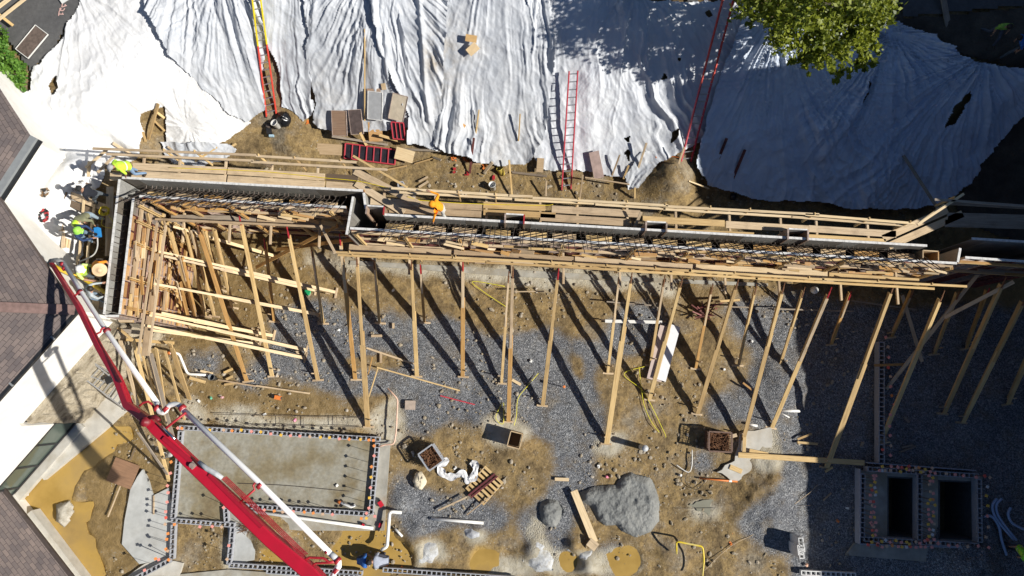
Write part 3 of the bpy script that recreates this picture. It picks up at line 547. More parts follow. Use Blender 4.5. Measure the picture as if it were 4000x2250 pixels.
# ------------------------------------------------------------ house on the left
def roof_plane(m, pts, mi=0): m.add([Vector(p) for p in pts], [tuple(range(len(pts)))], mi)
def uv_roof(o, up_dirs):
    me = o.data; uv = me.uv_layers.new(name='UVMap')
    for p in me.polygons:
        n = p.normal; d = Vector((-n.x, -n.y, 0)); d = d.normalized() if d.length > 1e-3 else Vector((0, 1, 0))
        upv = (d - n * d.dot(n)).normalized(); side = upv.cross(n)
        for li in p.loop_indices:
            c = me.vertices[me.loops[li].vertex_index].co; uv.data[li].uv = (c.dot(side), c.dot(upv))
EZ = 7.0
def build_house():
    h = thing('house', 'brown shingled house with white stucco walls at the left edge of the site', 'house', P(150, 1400, 3.8))
    E = P(295, 1211, EZ); A = P(0, 780, EZ); Bp = P(0, 1540, EZ)              # eave corner, north-east eave, south-east eave
    ne = (A - E).normalized(); se = (Bp - E).normalized()
    A2 = E + ne * 9; B2 = E + se * 12
    inw = (ne + se).normalized(); run = 9.0; ridge = E + inw * run + Vector((0, 0, 2.6)); rdir = Vector((inw.x, inw.y, 0))
    m = MB()
    far = ridge + rdir * 8 + Vector((0, 0, 1.2))
    m.add([E, ridge, far, A2 + rdir * 7 + Vector((0, 0, .0)), A2], [(0, 1, 2, 3, 4)])
    m.add([E, B2, B2 + rdir * 8, far, ridge], [(0, 1, 2, 3, 4)])
    # plan shapes are triangles hipped along the line inwards
    m = MB(); T_ = E + inw * 14 + Vector((0, 0, 4.2))
    m.add([E, T_, E + ne * 14 + Vector((0, 0, 0))], [(0, 1, 2)]); m.add([E, E + se * 16, T_], [(0, 1, 2)])
    rf = m.build('roof', SHINGLE, h, recalc=False); uv_roof(rf, None)
    cap = board('ridge_cap', E + Vector((0, 0, .05)), T_ + Vector((0, 0, .05)), .34, .05, plain('ridge_shingle', (.20, .13, .115), .9, .25, 6), rf)
    m = MB(); g0 = E + se * .0 + Vector((0, 0, -.07)); m.bar(g0 - inw * .04, E + se * 16 + Vector((0, 0, -.07)) - inw * .04, .16, .12); m.build('gutter', GUTTER_DK, h)
    for k in range(5):
        m = MB(); c = E + se * (1.2 + 2.0 * k) + Vector((0, 0, -.02)) - inw * .04; m.bar(c - se * .03, c + se * .03, .19, .06); m.build('gutter_strap', GUTTER, h)
    m = MB(); m.bar(E + Vector((0, 0, -.08)) + ne * .1, E + ne * 14 + Vector((0, 0, -.08)), .06, .14); m.build('fascia', plain('fascia_brown', (.12, .09, .08), .7), h)
    # walls: set in .5 m under the eaves
    C = E + inw * .62; zb = 3.7
    def wall_quad(a, b, z0, z1, t=.25):
        mm = MB(); mm.bar(Vector((a.x, a.y, (z0 + z1) / 2)), Vector((b.x, b.y, (z0 + z1) / 2)), t, z1 - z0); return mm
    wall_quad(C, C + se * 15, zb, EZ - .05).build('stucco_wall', STUCCO, h)
    wall_quad(C + ne * .05, C + ne * 13, 3.0, EZ - .06).build('stucco_wall', STUCCO, h)
    Cf = C - inw * .02; f = wall_quad(Cf + inw * -.03, Cf + se * ((P(228, 1690, 2.4) - C).dot(se) - .1), -.2, zb - .003, .5); f.build('foundation', STONE, h)
    n_out = Vector((se.y, -se.x, 0)); n_out = n_out if n_out.x > 0 else -n_out
    # rough rubble face of the foundation leaning out at its foot
    mm = MB(); N = 60; rows = 14; t0 = (P(228, 1690, 2.4) - C).dot(se); L = t0 - .05; base = C + n_out * .13
    for i in range(N + 1):
        for j in range(rows + 1):
            t = j / rows; p = base + se * (L * i / N) + n_out * (.10 + .42 * t ** 1.5 * .35 + .20 * (vnoise(i * .45, j * .6, 5) - .3) * (t > .02)); mm.v.append((p.x, p.y, zb - (zb + .1) * t))
    for i in range(N):
        for j in range(rows):
            a = i * (rows + 1) + j; mm.f.append((a, a + 1, a + rows + 2, a + rows + 1)); mm.m.append(0)
    mm.build('foundation_face', STONE, h)
    # concrete ledge in front of the foundation
    flat('ledge', [q(31,830,1260),q(31,1140,1010),q(31,1290,1060),q(31,1330,1180),q(31,1020,1449),q(41,440,485),q(41,320,340),q(41,380,290)], -.3, .18, CONC_PALE, 'thing', 'pale concrete ledge along the foot of the house wall above the brown water', 'ledge')
    # low-set window with frame
    a = P(*q(41,60,290), 1.9); W0 = C + se * (t0 + .02) + n_out * .20; W1 = C + se * (t0 + 6) + n_out * .20
    wm = MB(); wm.bar(Vector((W0.x, W0.y, 1.25)), Vector((W1.x, W1.y, 1.25)), .08, 1.5); wn = wm.build('window', GLASS, h)
    for k in range(5):
        p = W0 + se * (k * 1.15 - .03) + n_out * .06; fm = MB(); fm.bar(Vector((p.x, p.y, .55)), Vector((p.x, p.y, 1.95)), .07, .07, up=Vector((0, 1, 0))); fm.build('frame', GUTTER_DK, wn)
    wall_quad(W0 - n_out * .06, W1 - n_out * .06, 2.03, zb + .3, .3).build('stucco_wall', STUCCO, h)
    for z in (.55, 1.95):
        fm = MB(); fm.bar(Vector((W0.x, W0.y, z)) + n_out * .07, Vector((W1.x, W1.y, z)) + n_out * .07, .05, .06); fm.build('frame', GUTTER_DK, wn)
    sm = MB(); p0 = W0 + n_out * .2; p1 = W1 + n_out * .2; sm.bar(Vector((p0.x, p0.y, .2)), Vector((p1.x, p1.y, .2)), .34, .25); sm.build('sill', CONC_PALE, h)
    # second wing, upper left: eave with a grey gutter
    w2 = thing('house', 'shingled house wing with a grey metal gutter at the left frame edge beside the shrub', 'house', P(40, 560, 3.8))
    G0 = P(118, 527, EZ); G1 = P(-60, 800, EZ); U0 = P(0, 345, EZ); d1 = (U0 - G0).normalized(); d2 = (G1 - G0).normalized()
    inn = (d1 + d2).normalized(); T2 = G0 + inn * 12 + Vector((0, 0, 3.6))
    m = MB(); m.add([G0, T2, G0 + d1 * 12], [(0, 1, 2)]); m.add([G0, G0 + d2 * 3.2, G0 + d2 * 3.2 + (T2 - G0) * .8, T2], [(0, 1, 2, 3)])
    r2 = m.build('roof', SHINGLE, w2, recalc=False); uv_roof(r2, None)
    gm = MB(); o2 = Vector((d2.y, -d2.x, 0)); o2 = o2 if o2.x > 0 else -o2
    gm.bar(G0 + o2 * .12 - Vector((0, 0, .08)), G0 + d2 * 3.2 + o2 * .12 - Vector((0, 0, .08)), .26, .14); gm.build('gutter', GUTTER, w2)
    gm = MB(); gm.bar(G0 + o2 * .32 - Vector((0, 0, .16)), G0 + d2 * 3.2 + o2 * .32 - Vector((0, 0, .16)), .12, .1); gm.build('gutter', GUTTER_DK, w2)  # extra dark bar stands in for the shadow beside the grey gutter
    c2 = G0 + inn * .5 - o2 * .1
    mm = MB(); mm.bar(Vector((c2.x, c2.y, 5.2)), Vector(((c2 + d2 * 3).x, (c2 + d2 * 3).y, 5.2)), .25, 3.4); mm.build('stucco_wall', STUCCO, w2)
    mm = MB(); mm.bar(Vector((c2.x, c2.y, 5.2)) + d1 * .1, Vector(((c2 + d1 * 11).x, (c2 + d1 * 11).y, 5.2)), .25, 3.4); mm.build('stucco_wall', STUCCO, w2)
    # third roof, bottom left
    w3 = thing('house', 'low shingled wing with a white parapet strip standing in the brown water, bottom left corner', 'house', P(60, 2150, 0))
    z3 = 1.45; K0 = P(*q(41,20,590), z3); K1 = P(*q(41,690,1449), z3); d = (K1 - K0).normalized(); nn = Vector((d.y, -d.x, 0)); nn = nn if nn.x > 0 else -nn
    m = MB(); a0 = K0 - d * 3; a1 = K1 + d * 6; m.add([a0, a0 - nn * 9 + Vector((0, 0, 3)), a1 - nn * 9 + Vector((0, 0, 3)), a1], [(0, 1, 2, 3)])
    r3 = m.build('roof', SHINGLE, w3, recalc=False)
    if r3.data.polygons[0].normal.z < 0: r3.data.flip_normals()
    uv_roof(r3, None)
    mm = MB(); mm.bar(a0 + nn * .06 - Vector((0, 0, .05)), a1 + nn * .06 - Vector((0, 0, .05)), .14, .12); mm.build('gutter', plain('dark_brown_gutter', (.06, .045, .04), .6, .3), w3)
    mm = MB(); k = a0 - nn * .5; k2 = a1 - nn * .5; mm.bar(Vector((k.x, k.y, .6)), Vector((k2.x, k2.y, .6)), .25, 1.5); mm.build('stucco_wall', STUCCO, w3)
    L0 = P(*q(41,285,815), .5); L1 = P(*q(41,765,1449), .5); dd = (L1 - L0).normalized(); m2 = MB(); m2.bar(Vector((L0.x, L0.y, .15)), Vector((L1.x, L1.y, .15)) + dd * 4, .30, .7); m2.build('parapet', CONC_PALE, w3)
build_house()
# ------------------------------------------------------------ formwork of the tall wall
ZT = 5.6
def L2(a, b): return Vector((a.x, a.y, 0)), Vector((b.x, b.y, 0))
def form_face(name, label, pa, pb, side, skin='ply', ztop=ZT, zbot=.08, thick=.07, detailed=True, group='formwork faces of the tall wall', seed=0, posts=(), walers=(5.3, 4.3, 3.2, 2.1, 1.0), lumps=True, pw=.61, extra=0):
    """one face of panels between two photo points of its top edge; side = +1/-1: which way the steel ribs look (left of a->b is +1)"""
    a = P(*pa, ztop); b = P(*pb, ztop); d = (b - a); d.z = 0; L = d.length; d.normalize(); n = Vector((-d.y, d.x, 0)) * side
    rnd = random.Random(seed); root = thing(name, label, 'formwork', Vector((a.x + d.x * L / 2, a.y + d.y * L / 2, zbot)), group)
    R = Matrix((d, n, Vector((0, 0, 1)))).transposed(); hh = ztop - zbot; k = max(1, round(L / pw)); step = L / k
    for i in range(k):
        c = a + d * (step * (i + .5)); c = Vector((c.x, c.y, (ztop + zbot) / 2)); m = MB()
        def bx(s0, s1, o0, o1, z0, z1, mi): m.box(c + d * ((s0 + s1) / 2) + n * ((o0 + o1) / 2) + Vector((0, 0, (z0 + z1) / 2 - c.z)), (s1 - s0, o1 - o0, z1 - z0), mi, R)
        hw = step / 2 - .004
        bx(-hw, hw, -.009, .009, zbot, ztop - .004, 0)                       # the plywood skin
        bx(-hw, hw, -.012, .075, ztop - .003, ztop + .006, 2)                # cement on the top edge
        if detailed:
            bx(-hw, -hw + .02, .009, .07, zbot, ztop - .004, 1); bx(hw - .02, hw, .009, .07, zbot, ztop - .004, 1)
            z = zbot + .05
            while z < ztop - .1:
                bx(-hw + .021, hw - .021, .009, .065, z, z + .018, 1); z += .3
        fm = rnd.choice([STEEL_RUST, STEEL_RUST, STEEL_PINK, STEEL_PINK]); sk = {'ply': rnd.choice([PLY_BROWN, PLY_BROWN, PLY_ORANGE, PLY, PLY_GREY]), 'grey': PLY_GREY, 'mix': rnd.choice([PLY_ORANGE, PLY_ORANGE, PLY, PLY_BROWN, PLY_GREY])}[skin]
        o = m.build('form_panel', [sk, fm, CEM_EDGE], root)
    for wz in walers:
        if not detailed: break
        for s in (-.055, .055):
            s0 = rnd.uniform(-.1, .1); x0 = 0
            while x0 < L - .3:
                ln = min(rnd.uniform(2.4, 4.2), L - x0)
                p0 = a + d * (x0 + .01) + n * .115; p1 = a + d * (x0 + ln - .01) + n * .115
                board('waler', Vector((p0.x, p0.y, wz + s)), Vector((p1.x, p1.y, wz + s)), .09, .04, rnd.choice([W_NEW, W_OLD, W_OLD, W_ORANGE]), root); x0 += ln
    for t in posts:
        for s in (-.035, .035):
            p = a + d * (t + s) + n * .205; board('strongback', Vector((p.x, p.y, .6)), Vector((p.x, p.y, ztop - .12)), .04, .09, W_NEW if rnd.random() < .7 else W_ORANGE, root, up=n)
    for i in range(extra):
        t = rnd.uniform(.3, L - .6); z = rnd.choice([5.35, 5.0, 4.85, 4.6, 4.1, 3.9, 2.8, 1.8]) + rnd.uniform(-.1, .1); o = rnd.uniform(.14, .26); ln = rnd.uniform(.25, 1.1); p0 = a + d * t + n * o; p1 = a + d * min(L - .05, t + ln) + n * (o + rnd.uniform(-.05, .12))
        board('blocking', Vector((p0.x, p0.y, z)), Vector((p1.x, p1.y, z + rnd.uniform(-.18, .18))), rnd.choice([.09, .09, .14]), .04, rnd.choice([W_NEW, W_PALE, W_ORANGE, W_OLD, PLY_ORANGE]), root, roll=rnd.uniform(-.3, .5))
    return root, a, b, d, n, L
def along(a, d, u, v, z=ZT):
    p = P(u, v, z); return (p - a).dot(d)
AN = ((476, 697), (1418, 748)); BN = ((1497, 841), (3622, 963)); BS = ((1367, 888), (3738, 1025)); AS = ((544, 763), (1352, 806))
form_face('wall_formwork', 'grey inner form face along the plank walkway behind the left wall section', *AN, 1, 'grey', seed=1, walers=(5.2, 3.2, 1.2))
fBN = form_face('wall_formwork', 'long grey inner form face beside the orange hooded worker', *BN, 1, 'grey', seed=2, walers=(5.2, 3.2, 1.2))
aS = P(*BS[0], ZT); dS = (P(*BS[1], ZT) - aS).normalized()
ps = [along(aS, dS, u, v) for u, v in ((1385,895),(1580,905),(1795,915),(2200,935),(2480,953),(2690,965),(2912,976),(3108,990),(3310,1000),(3545,1015),(3725,1022))]
fBS = form_face('wall_formwork', 'longest ribbed form face of the wall, looking onto the gravel pit', *BS, -1, 'ply', seed=3, posts=ps, extra=80)
aA = P(*AS[0], ZT); dA = (P(*AS[1], ZT) - aA).normalized()
psA = [along(aA, dA, u, v) for u, v in ((590,765),(705,772),(895,780),(1095,790),(1290,802))]
fAS = form_face('wall_formwork', 'ribbed form face of the left wall section above the crossed braces', *AS, -1, 'mix', seed=4, posts=psA, extra=34)
WE = ((518, 772), (464, 1228)); WW = ((470, 700), (410, 1228))
aW = P(*WE[0], ZT); dW = (P(*WE[1], ZT) - aW).normalized()
psW = [along(aW, dW, u, v) for u, v in ((525,800),(512,860),(500,945),(480,1085),(466,1200))]
fWE = form_face('wall_formwork', 'sunlit orange ribbed form face of the short end wall at the left', *WE, 1, 'mix', seed=5, posts=psW, walers=(5.1, 4.4, 3.4, 2.4, 1.2), extra=26)
form_face('wall_formwork', 'grey form face under the feet of the workers at the short end wall', *WW, -1, 'grey', seed=6, walers=(5.2, 3.2), posts=())
form_face('wall_formwork', 'narrow form end closing the short wall beside the leaning lumber bundle', (466,1231), (409,1231), 1, 'mix', seed=7, walers=(4.6, 2.6))
form_face('wall_formwork', 'jogged form face where the two wall sections meet, with red edges', (1357,917), (1383,768), 1, 'grey', seed=8, walers=())
form_face('wall_formwork', 'short jogged form face facing the junction box by the bent planks', (1424,752), (1432,815), -1, 'grey', seed=9, walers=(), detailed=False)
form_face('wall_formwork', 'end form face closing the long wall at the shaded right end', (3738,1024), (3748,968), -1, 'ply', seed=10, walers=())
form_face('wall_formwork', 'shaded form face continuing beyond the corner at the right frame edge', (3770,1002), (4180,1030), -1, 'ply', seed=11, walers=(5.2, 3.6))
form_face('wall_formwork', 'shaded grey form face behind it at the right frame edge', (3795,935), (4180,958), 1, 'grey', seed=12, walers=(), detailed=False)
# pilaster boxes on the north face
def pilaster(label, u0, v0, u1, v1, vn, open_=True):
    a = P(u0, v0, ZT); b = P(u1, v1, ZT); c = P(u0, vn, ZT); dep = abs((c - a).y); d = (b - a).normalized(); n = Vector((-d.y, d.x, 0)); L = (b - a).length
    r = thing('pilaster_form', label, 'form box', Vector(((a.x + b.x) / 2, (a.y + b.y) / 2 + dep / 2, .1)), 'pilaster boxes of the wall form')
    R = Matrix((d, n, Vector((0, 0, 1)))).transposed()
    for nm, s, o, wd, th, mt in (('side_panel', 0, dep / 2, .05, dep, STEEL_PINK), ('side_panel', L, dep / 2, .05, dep, STEEL_RED if 'first' in label else STEEL_PINK), ('back_panel', L / 2, dep, L - .06, .05, PLY_GREY)):
        m = MB(); c = a + d * s + n * o; m.box(Vector((c.x, c.y, ZT / 2 + .06)), (wd, th, ZT + .1), 0, R); m.box(Vector((c.x, c.y, ZT + .118)), (wd + .006, th + .004, .012), 1, R); m.build(nm, [PLY_BROWN if nm == 'side_panel' else mt, CEM_EDGE if nm == 'back_panel' else mt], r)
pilaster('open pilaster box first to the right of the orange hooded worker', 1972, 874, 2046, 878, 838)
pilaster('open pilaster box beside the short board propped on the walkway', 2521, 904, 2601, 908, 868)
pilaster('pinkish pilaster box near the shaded right end of the wall', 3074, 938, 3152, 942, 896)
pilaster('first pilaster box beside the bent walkway planks, with a bright red edge', 1432, 838, 1500, 842, 806)
# end box at the right
m = MB()
r = thing('form_box', 'orange sided wooden box closing the wall at its shaded right end', 'form box', P(3640, 1000, .1))
for (u0, v0, u1, v1, mt) in ((3606,978,3606,1010,PLY),(3606,978,3666,982,PLY),(3666,982,3666,1018,PLY_ORANGE)):
    p0 = P(u0, v0, 5.45); p1 = P(u1, v1, 5.45); m = MB(); m.bar(Vector((p0.x, p0.y, 4.6)), Vector((p1.x, p1.y, 4.6)), .04, 1.7); m.build('side_panel', mt, r)
# rebar standing in the wall slots, splayed toward the pit
def rebar_row(label, f0, f1, n, zb, lean, ln, seed):
    rnd = random.Random(seed); a = P(*f0, zb); b = P(*f1, zb); r = thing('rebar_cage', label, 'rebar', Vector(((a.x + b.x) / 2, (a.y + b.y) / 2, .1)), 'rebar cages in the wall slots')
    d = (b - a).normalized(); out = Vector((d.y, -d.x, 0))
    for i in range(n):
        p = a + (b - a) * ((i + rnd.uniform(-.25, .25)) / (n - 1)); le = lean + rnd.uniform(-.05, .05); l_ = ln + rnd.uniform(-.15, .15)
        dirv = (out * math.sin(le) + Vector((0, 0, 1)) * math.cos(le) + d * rnd.uniform(-.04, .04)).normalized()
        m = MB(); m.tube([p - Vector((0, 0, 2.0)), p, p + dirv * l_], .015, 5)
        hook = p - out * .10 + Vector((0, 0, .02)); m.tube([p, hook], .022, 5); m.build('bar', REBAR, r)
    for z, o in ((zb - .1, .02), (zb - .7, .05), (zb - .12, .26)):
        m = MB(); m.tube([a + out * o + Vector((0, 0, z - zb)), b + out * o + Vector((0, 0, z - zb))], .011, 5); m.build('bar', REBAR, r)
rebar_row('splayed rebar row in the slot of the left wall section', (575,735), (1350,778), 40, 5.0, .52, 2.1, 1)
rebar_row('splayed rebar row in the slot of the long wall between red edges', (1520,862), (3590,986), 90, 4.95, .52, 2.2, 2)
rebar_row('rebar row in the dark slot of the short end wall', (492,790), (440,1215), 16, 5.2, .1, .3, 3)
# wooden key strips between the form faces
def keys(label, f0, f1, n, off, seed):
    rnd = random.Random(seed); a = P(*f0, 5.15); b = P(*f1, 5.15); d = (b - a).normalized(); out = Vector((d.y, -d.x, 0)); L = (b - a).length; r = thing('keyway_form', label, 'formwork', Vector(((a.x + b.x) / 2, (a.y + b.y) / 2, 5.0)), 'wooden key strips in the wall slots')
    st = L / n
    for i in range(n):
        p0 = a + d * (i * st + .08); p1 = a + d * ((i + 1) * st - rnd.uniform(.12, .3)); board('key_board', p0 + out * off, p1 + out * off, .24, .05, rnd.choice([W_NEW, PLY, W_ORANGE]), r)
keys('row of pale key boards lying in the long wall slot under the splayed bars', (1500,868), (3590,990), 16, .16, 1)
keys('row of pale key boards lying in the left wall slot under the splayed bars', (570,742), (1345,787), 7, .18, 2)
# ------------------------------------------------------------ tall gabled building to the east: throws the big shadow
def build_east():
    r = thing('gabled_building', 'tall gabled brick building east of the site casting the big shadow', 'building', Vector((25.2, 0, 0)))
    XB = 23.2; tn = math.tan(SUN_EL); sx, sy = SUN_DIR.x, SUN_DIR.y
    def sil(u, v):
        p = T(u, v); t = (XB - p.x) / sx; return (p.y + sy * t, p.z + t * tn)
    pts = [sil(u, v) for u, v in ((3130,2240),(3159,1790),(3185,1420),(2900,800),(2735,780),(2690,640),(2612,530),(2578,430),(2570,342),(2750,290),(2950,262),(3080,235))]
    ks = sorted([p for p in pts[4:]], key=lambda p: p[0]); zl = sum(p[1] for p in pts[:3]) / 3 + .15
    poly = [(-45, zl), (ks[0][0] - (ks[0][1] - zl) * .55, zl)] + ks + [(ks[-1][0] + 1.5, ks[-1][1] - 1.0), (40, ks[-1][1] - 1.5)]
    n = len(poly); m = MB()
    vs = [(XB, y, -.2) for y, z in poly] + [(XB, y, z) for y, z in poly] + [(XB + 16, y, -.2) for y, z in poly] + [(XB + 16, y, z) for y, z in poly]
    for i in range(n - 1):
        m.add([vs[i], vs[i + 1], vs[n + i + 1], vs[n + i]], [(0, 1, 2, 3)]); m.add([vs[2 * n + i], vs[2 * n + i + 1], vs[3 * n + i + 1], vs[3 * n + i]], [(0, 1, 2, 3)])
    for i in (0, n - 1): m.add([vs[i], vs[n + i], vs[3 * n + i], vs[2 * n + i]], [(0, 1, 2, 3)])
    m.build('wall', plain('dark_red_brick', (.16, .085, .065), .9, .25, 4), r)
    m = MB()
    for i in range(n - 1): m.add([vs[n + i], vs[n + i + 1], vs[3 * n + i + 1], vs[3 * n + i]], [(0, 1, 2, 3)])
    m.build('roof', plain('slate', (.09, .09, .10), .8, .3, 3), r)
    for k in range(12):
        y = -40 + k * 4.2; fm = MB(); fm.box((XB - .03, y, 5.5), (.1, 1.3, 2.4)); wn = fm.build('window', GLASS, r)
        sm = MB(); sm.box((XB - .1, y, 4.2), (.24, 1.6, .14)); sm.build('sill', CONC_PALE, wn)
build_east()
# ------------------------------------------------------------ plank walkways and their rails
def deck(label, rows, z, group='plank walkways along the wall', posts=(), wd=.29, cols=None):
    """rows: [(u0, v0, u1, v1, mat)] plank centre lines"""
    c = P((rows[0][0] + rows[0][2]) / 2, rows[0][1], z); r = thing('plank_walkway', label, 'walkway', c, group)
    for (u0, v0, u1, v1, mt, w_) in rows:
        board('plank', P(u0, v0, z), P(u1, v1, z), w_, .045, mt, r)
    for (u, v, ln) in posts:
        p = P(u, v, z - .09); board('bracket', p + Vector((0, -.35 if z > 4 else -.95, 0)), p + Vector((0, ln, 0)), .09, .09, W_OLD, r)
    return r
deck('worn grey plank walkway behind the left wall section, under the kneeling lime worker', [(518,650,884,667,W_OLD,.27),(515,680,883,698,W_OLD,.27),(889,668,1268,692,W_OLD,.27),(889,699,1268,722,W_OLD,.27),(1274,692,1398,700,W_DARK,.27),(1274,722,1402,730,W_OLD,.27)], 5.15, posts=[(560,665,.6),(700,672,.6),(880,684,.6),(1060,695,.6),(1240,708,.6),(1380,715,.6)])
deck('two crooked planks bridging the bend of the walkway beside the yellow cord', [(1385,668,1640,800,W_OLD,.27),(1390,715,1578,832,W_OLD,.27)], 5.22)
deck('long plank walkway behind the long wall under the orange hooded worker', [(1447,786,1640,796,W_OLD,.27),(1520,817,1880,836,W_OLD,.27),(1640,797,1882,812,W_OLD,.27),(1888,801,2130,812,W_NEW,.25),(1888,829,2170,842,W_NEW,.22),(2155,817,2500,836,W_OLD,.28),(2110,848,2460,870,W_OLD,.28),(2510,856,2830,873,W_NEW,.25),(2600,900,2945,917,W_NEW,.17),(2835,877,3160,895,W_OLD,.27),(3158,893,3500,915,W_OLD,.26),(3158,925,3460,944,W_NEW,.2)], 5.12, posts=[(1500,800,.6),(1700,820,.6),(1900,832,.6),(2110,838,.6),(2255,845,.6),(2450,855,.6),(2640,870,.6),(2850,885,.6),(3050,900,.6),(3190,910,.6),(3390,920,.6)])
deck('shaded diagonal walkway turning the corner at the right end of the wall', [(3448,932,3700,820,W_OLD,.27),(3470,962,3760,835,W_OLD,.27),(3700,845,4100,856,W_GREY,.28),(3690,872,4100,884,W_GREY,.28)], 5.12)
deck('pit side plank walkway on brackets under the strongbacks of the long wall', [(1363,968,1762,990,W_OLD,.30),(1773,990,2240,1018,W_OLD,.30),(2245,1015,2705,1046,W_OLD,.28),(2718,1048,3232,1075,W_PALE,.34),(3238,1078,3590,1102,W_NEW,.28)], 3.6, posts=[(1400,970,.35),(1600,980,.35),(1800,992,.35),(2000,1003,.35),(2200,1016,.35),(2420,1030,.35),(2620,1042,.35),(2830,1055,.35),(3040,1066,.35),(3280,1080,.35),(3500,1095,.35)])
deck('pit side plank walkway under the left wall section', [(668,853,1000,858,W_GREY,.30),(1004,858,1350,880,W_OLD,.30)], 3.6, posts=[(720,855,.35),(900,858,.35),(1060,863,.35),(1250,874,.35)])
deck('plank walkway running along the sunlit end wall', [(608,980,568,1390,W_OLD,.30)], 3.7)
def rail(label, segs, mat=W_NEW, group='guard rails', name='guard_rail', posts=()):
    u0, v0, z0, u1, v1, z1 = segs[0]; r = thing(name, label, 'rail', P((u0 + u1) / 2, (v0 + v1) / 2, z0), group)
    for s in segs:
        board('rail_board', P(s[0], s[1], s[2]), P(s[3], s[4], s[5]), .09, .042, mat, r)
    for (u, v, zt, zb) in posts:
        p = P(u, v, zt); board('post', Vector((p.x, p.y + .06, zb)), Vector((p.x, p.y + .06, zt + .06)), .04, .09, W_NEW, r, up=Vector((0, 1, 0)))
    return r
rail('weathered double guard rail behind the left wall section', [(362,580,6.2,1000,606,6.2),(1000,609,6.2,1392,634,6.2),(415,602,5.75,990,628,5.75),(980,632,5.75,1513,663,5.75)], W_OLD, posts=[(640,592,6.2,4.6),(760,597,6.2,4.6),(1010,612,6.2,4.6),(1150,622,6.2,4.6),(1330,632,6.2,4.6)])
rail('long pale double guard rail gripped by the orange hooded worker', [(1528,735,6.15,1990,764,6.15),(1985,764,6.15,2080,768,6.15),(2080,773,6.15,2610,803,6.15),(2600,806,6.15,3200,838,6.15),(3145,838,6.15,3573,873,6.15),(1560,751,5.7,2000,777,5.7),(2010,780,5.7,2320,795,5.7),(2325,798,5.7,2600,816,5.7),(2590,817,5.7,3095,847,5.7),(3090,847,5.7,3540,881,5.7)], W_PALE, posts=[(1790,757,6.15,5.0),(1935,765,6.15,5.0),(2260,783,6.15,5.0),(2450,794,6.15,5.0),(2600,804,6.15,5.0),(2775,815,6.15,5.0),(2930,824,6.15,5.0),(3182,842,6.15,5.0),(3395,860,6.15,5.0),(3555,873,6.15,5.0)])
rail('double rail turning diagonally at the far right corner of the walkway', [(3583,878,6.15,3765,757,6.15),(3590,872,5.75,3690,800,5.75)], W_PALE, posts=[(3727,778,6.15,5.0)])
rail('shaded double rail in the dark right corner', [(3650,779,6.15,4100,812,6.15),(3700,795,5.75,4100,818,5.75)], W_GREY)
rail('pit side double rail along the braces of the long wall', [(1311,985,4.55,1770,1006,4.55),(1765,1006,4.55,2240,1030,4.55),(2235,1030,4.55,2700,1058,4.55),(2690,1058,4.55,3220,1092,4.55),(3210,1090,4.55,3777,1119,4.55),(1319,996,4.1,1900,1023,4.1),(1895,1025,4.1,2420,1055,4.1),(2410,1056,4.1,2960,1088,4.1),(2950,1088,4.1,3650,1128,4.1)], W_NEW, posts=[(1365,990,4.55,3.55),(1600,1000,4.55,3.55),(1780,1008,4.55,3.55),(2155,1028,4.55,3.55),(2370,1042,4.55,3.55),(2560,1052,4.55,3.55),(2700,1060,4.55,3.55),(2870,1071,4.55,3.55),(3160,1090,4.55,3.55),(3430,1103,4.55,3.55),(3640,1115,4.55,3.55)])
rail('pit side single rail under the left wall section', [(606,856,4.5,1290,888,4.5)], W_OLD)
rail('pair of rails standing along the walkway of the sunlit end wall', [(614,870,4.6,540,1384,4.6),(648,880,4.2,580,1390,4.2)], W_OLD)
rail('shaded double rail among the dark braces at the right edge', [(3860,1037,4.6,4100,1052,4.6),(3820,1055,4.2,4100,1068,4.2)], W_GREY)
# ------------------------------------------------------------ long timber braces
def brace(label, top, zt, foot, zf, group, w_=.14, heavy=False, splice=.55, mat=None, tb=True):
    a = P(*top, zt); b = P(*foot, zf); r = thing('timber_brace', label, 'brace', b, group); d = (b - a).normalized(); L = (b - a).length
    rnd = random.Random(int(top[0] * 7 + foot[0])); mt = mat or (W_NEW if rnd.random() < .65 else W_ORANGE)
    s0 = .5 if tb else 0
    up = Vector((0, 0, 1)); R, _ = frame(a, b)
    if tb:
        m = MB(); m.tube([a, a + d * .62], .024, 6); m.tube([a + d * .2, a + d * .45], .036, 6); m.build('turnbuckle', STEEL_RED if rnd.random() < .35 else RUST, r)
    off = R @ Vector((0, 0, .045))
    board('upper_timber', a + d * s0, a + d * (L * (splice + .08)), w_ * .62, .045, mt if rnd.random() < .7 else W_OLD, r)
    board('lower_timber', a + d * (L * splice) - off, b - off * .6, w_ * (1.15 if heavy else .9), .05, mt, r)
    tm = a + d * (L * .06); board('stiffener', tm - off * 3.2, b - d * .25 - off * 2.4, .045, w_ * 1.0, mt, r)
    board('cleat', b - d * .9 - off * 2, b - d * .1 - off * 2, .09, .045, W_OLD, r)
    # stake and block holding the foot
    s = Vector((d.y, -d.x, 0)).normalized() * rnd.choice([-1, 1]); st = b - d * .35 + s * .1; st.z = 0
    board('stake', st + Vector((0, 0, -.2)), st + Vector((0, 0, .5)) + s * .05, .06, .045, W_OLD, r, up=Vector((0, 1, 0)))
    board('foot_block', Vector((b.x, b.y, .0)) - s * .22, Vector((b.x, b.y, .0)) + s * .26, .09, .09, W_OLD, r)
    return r
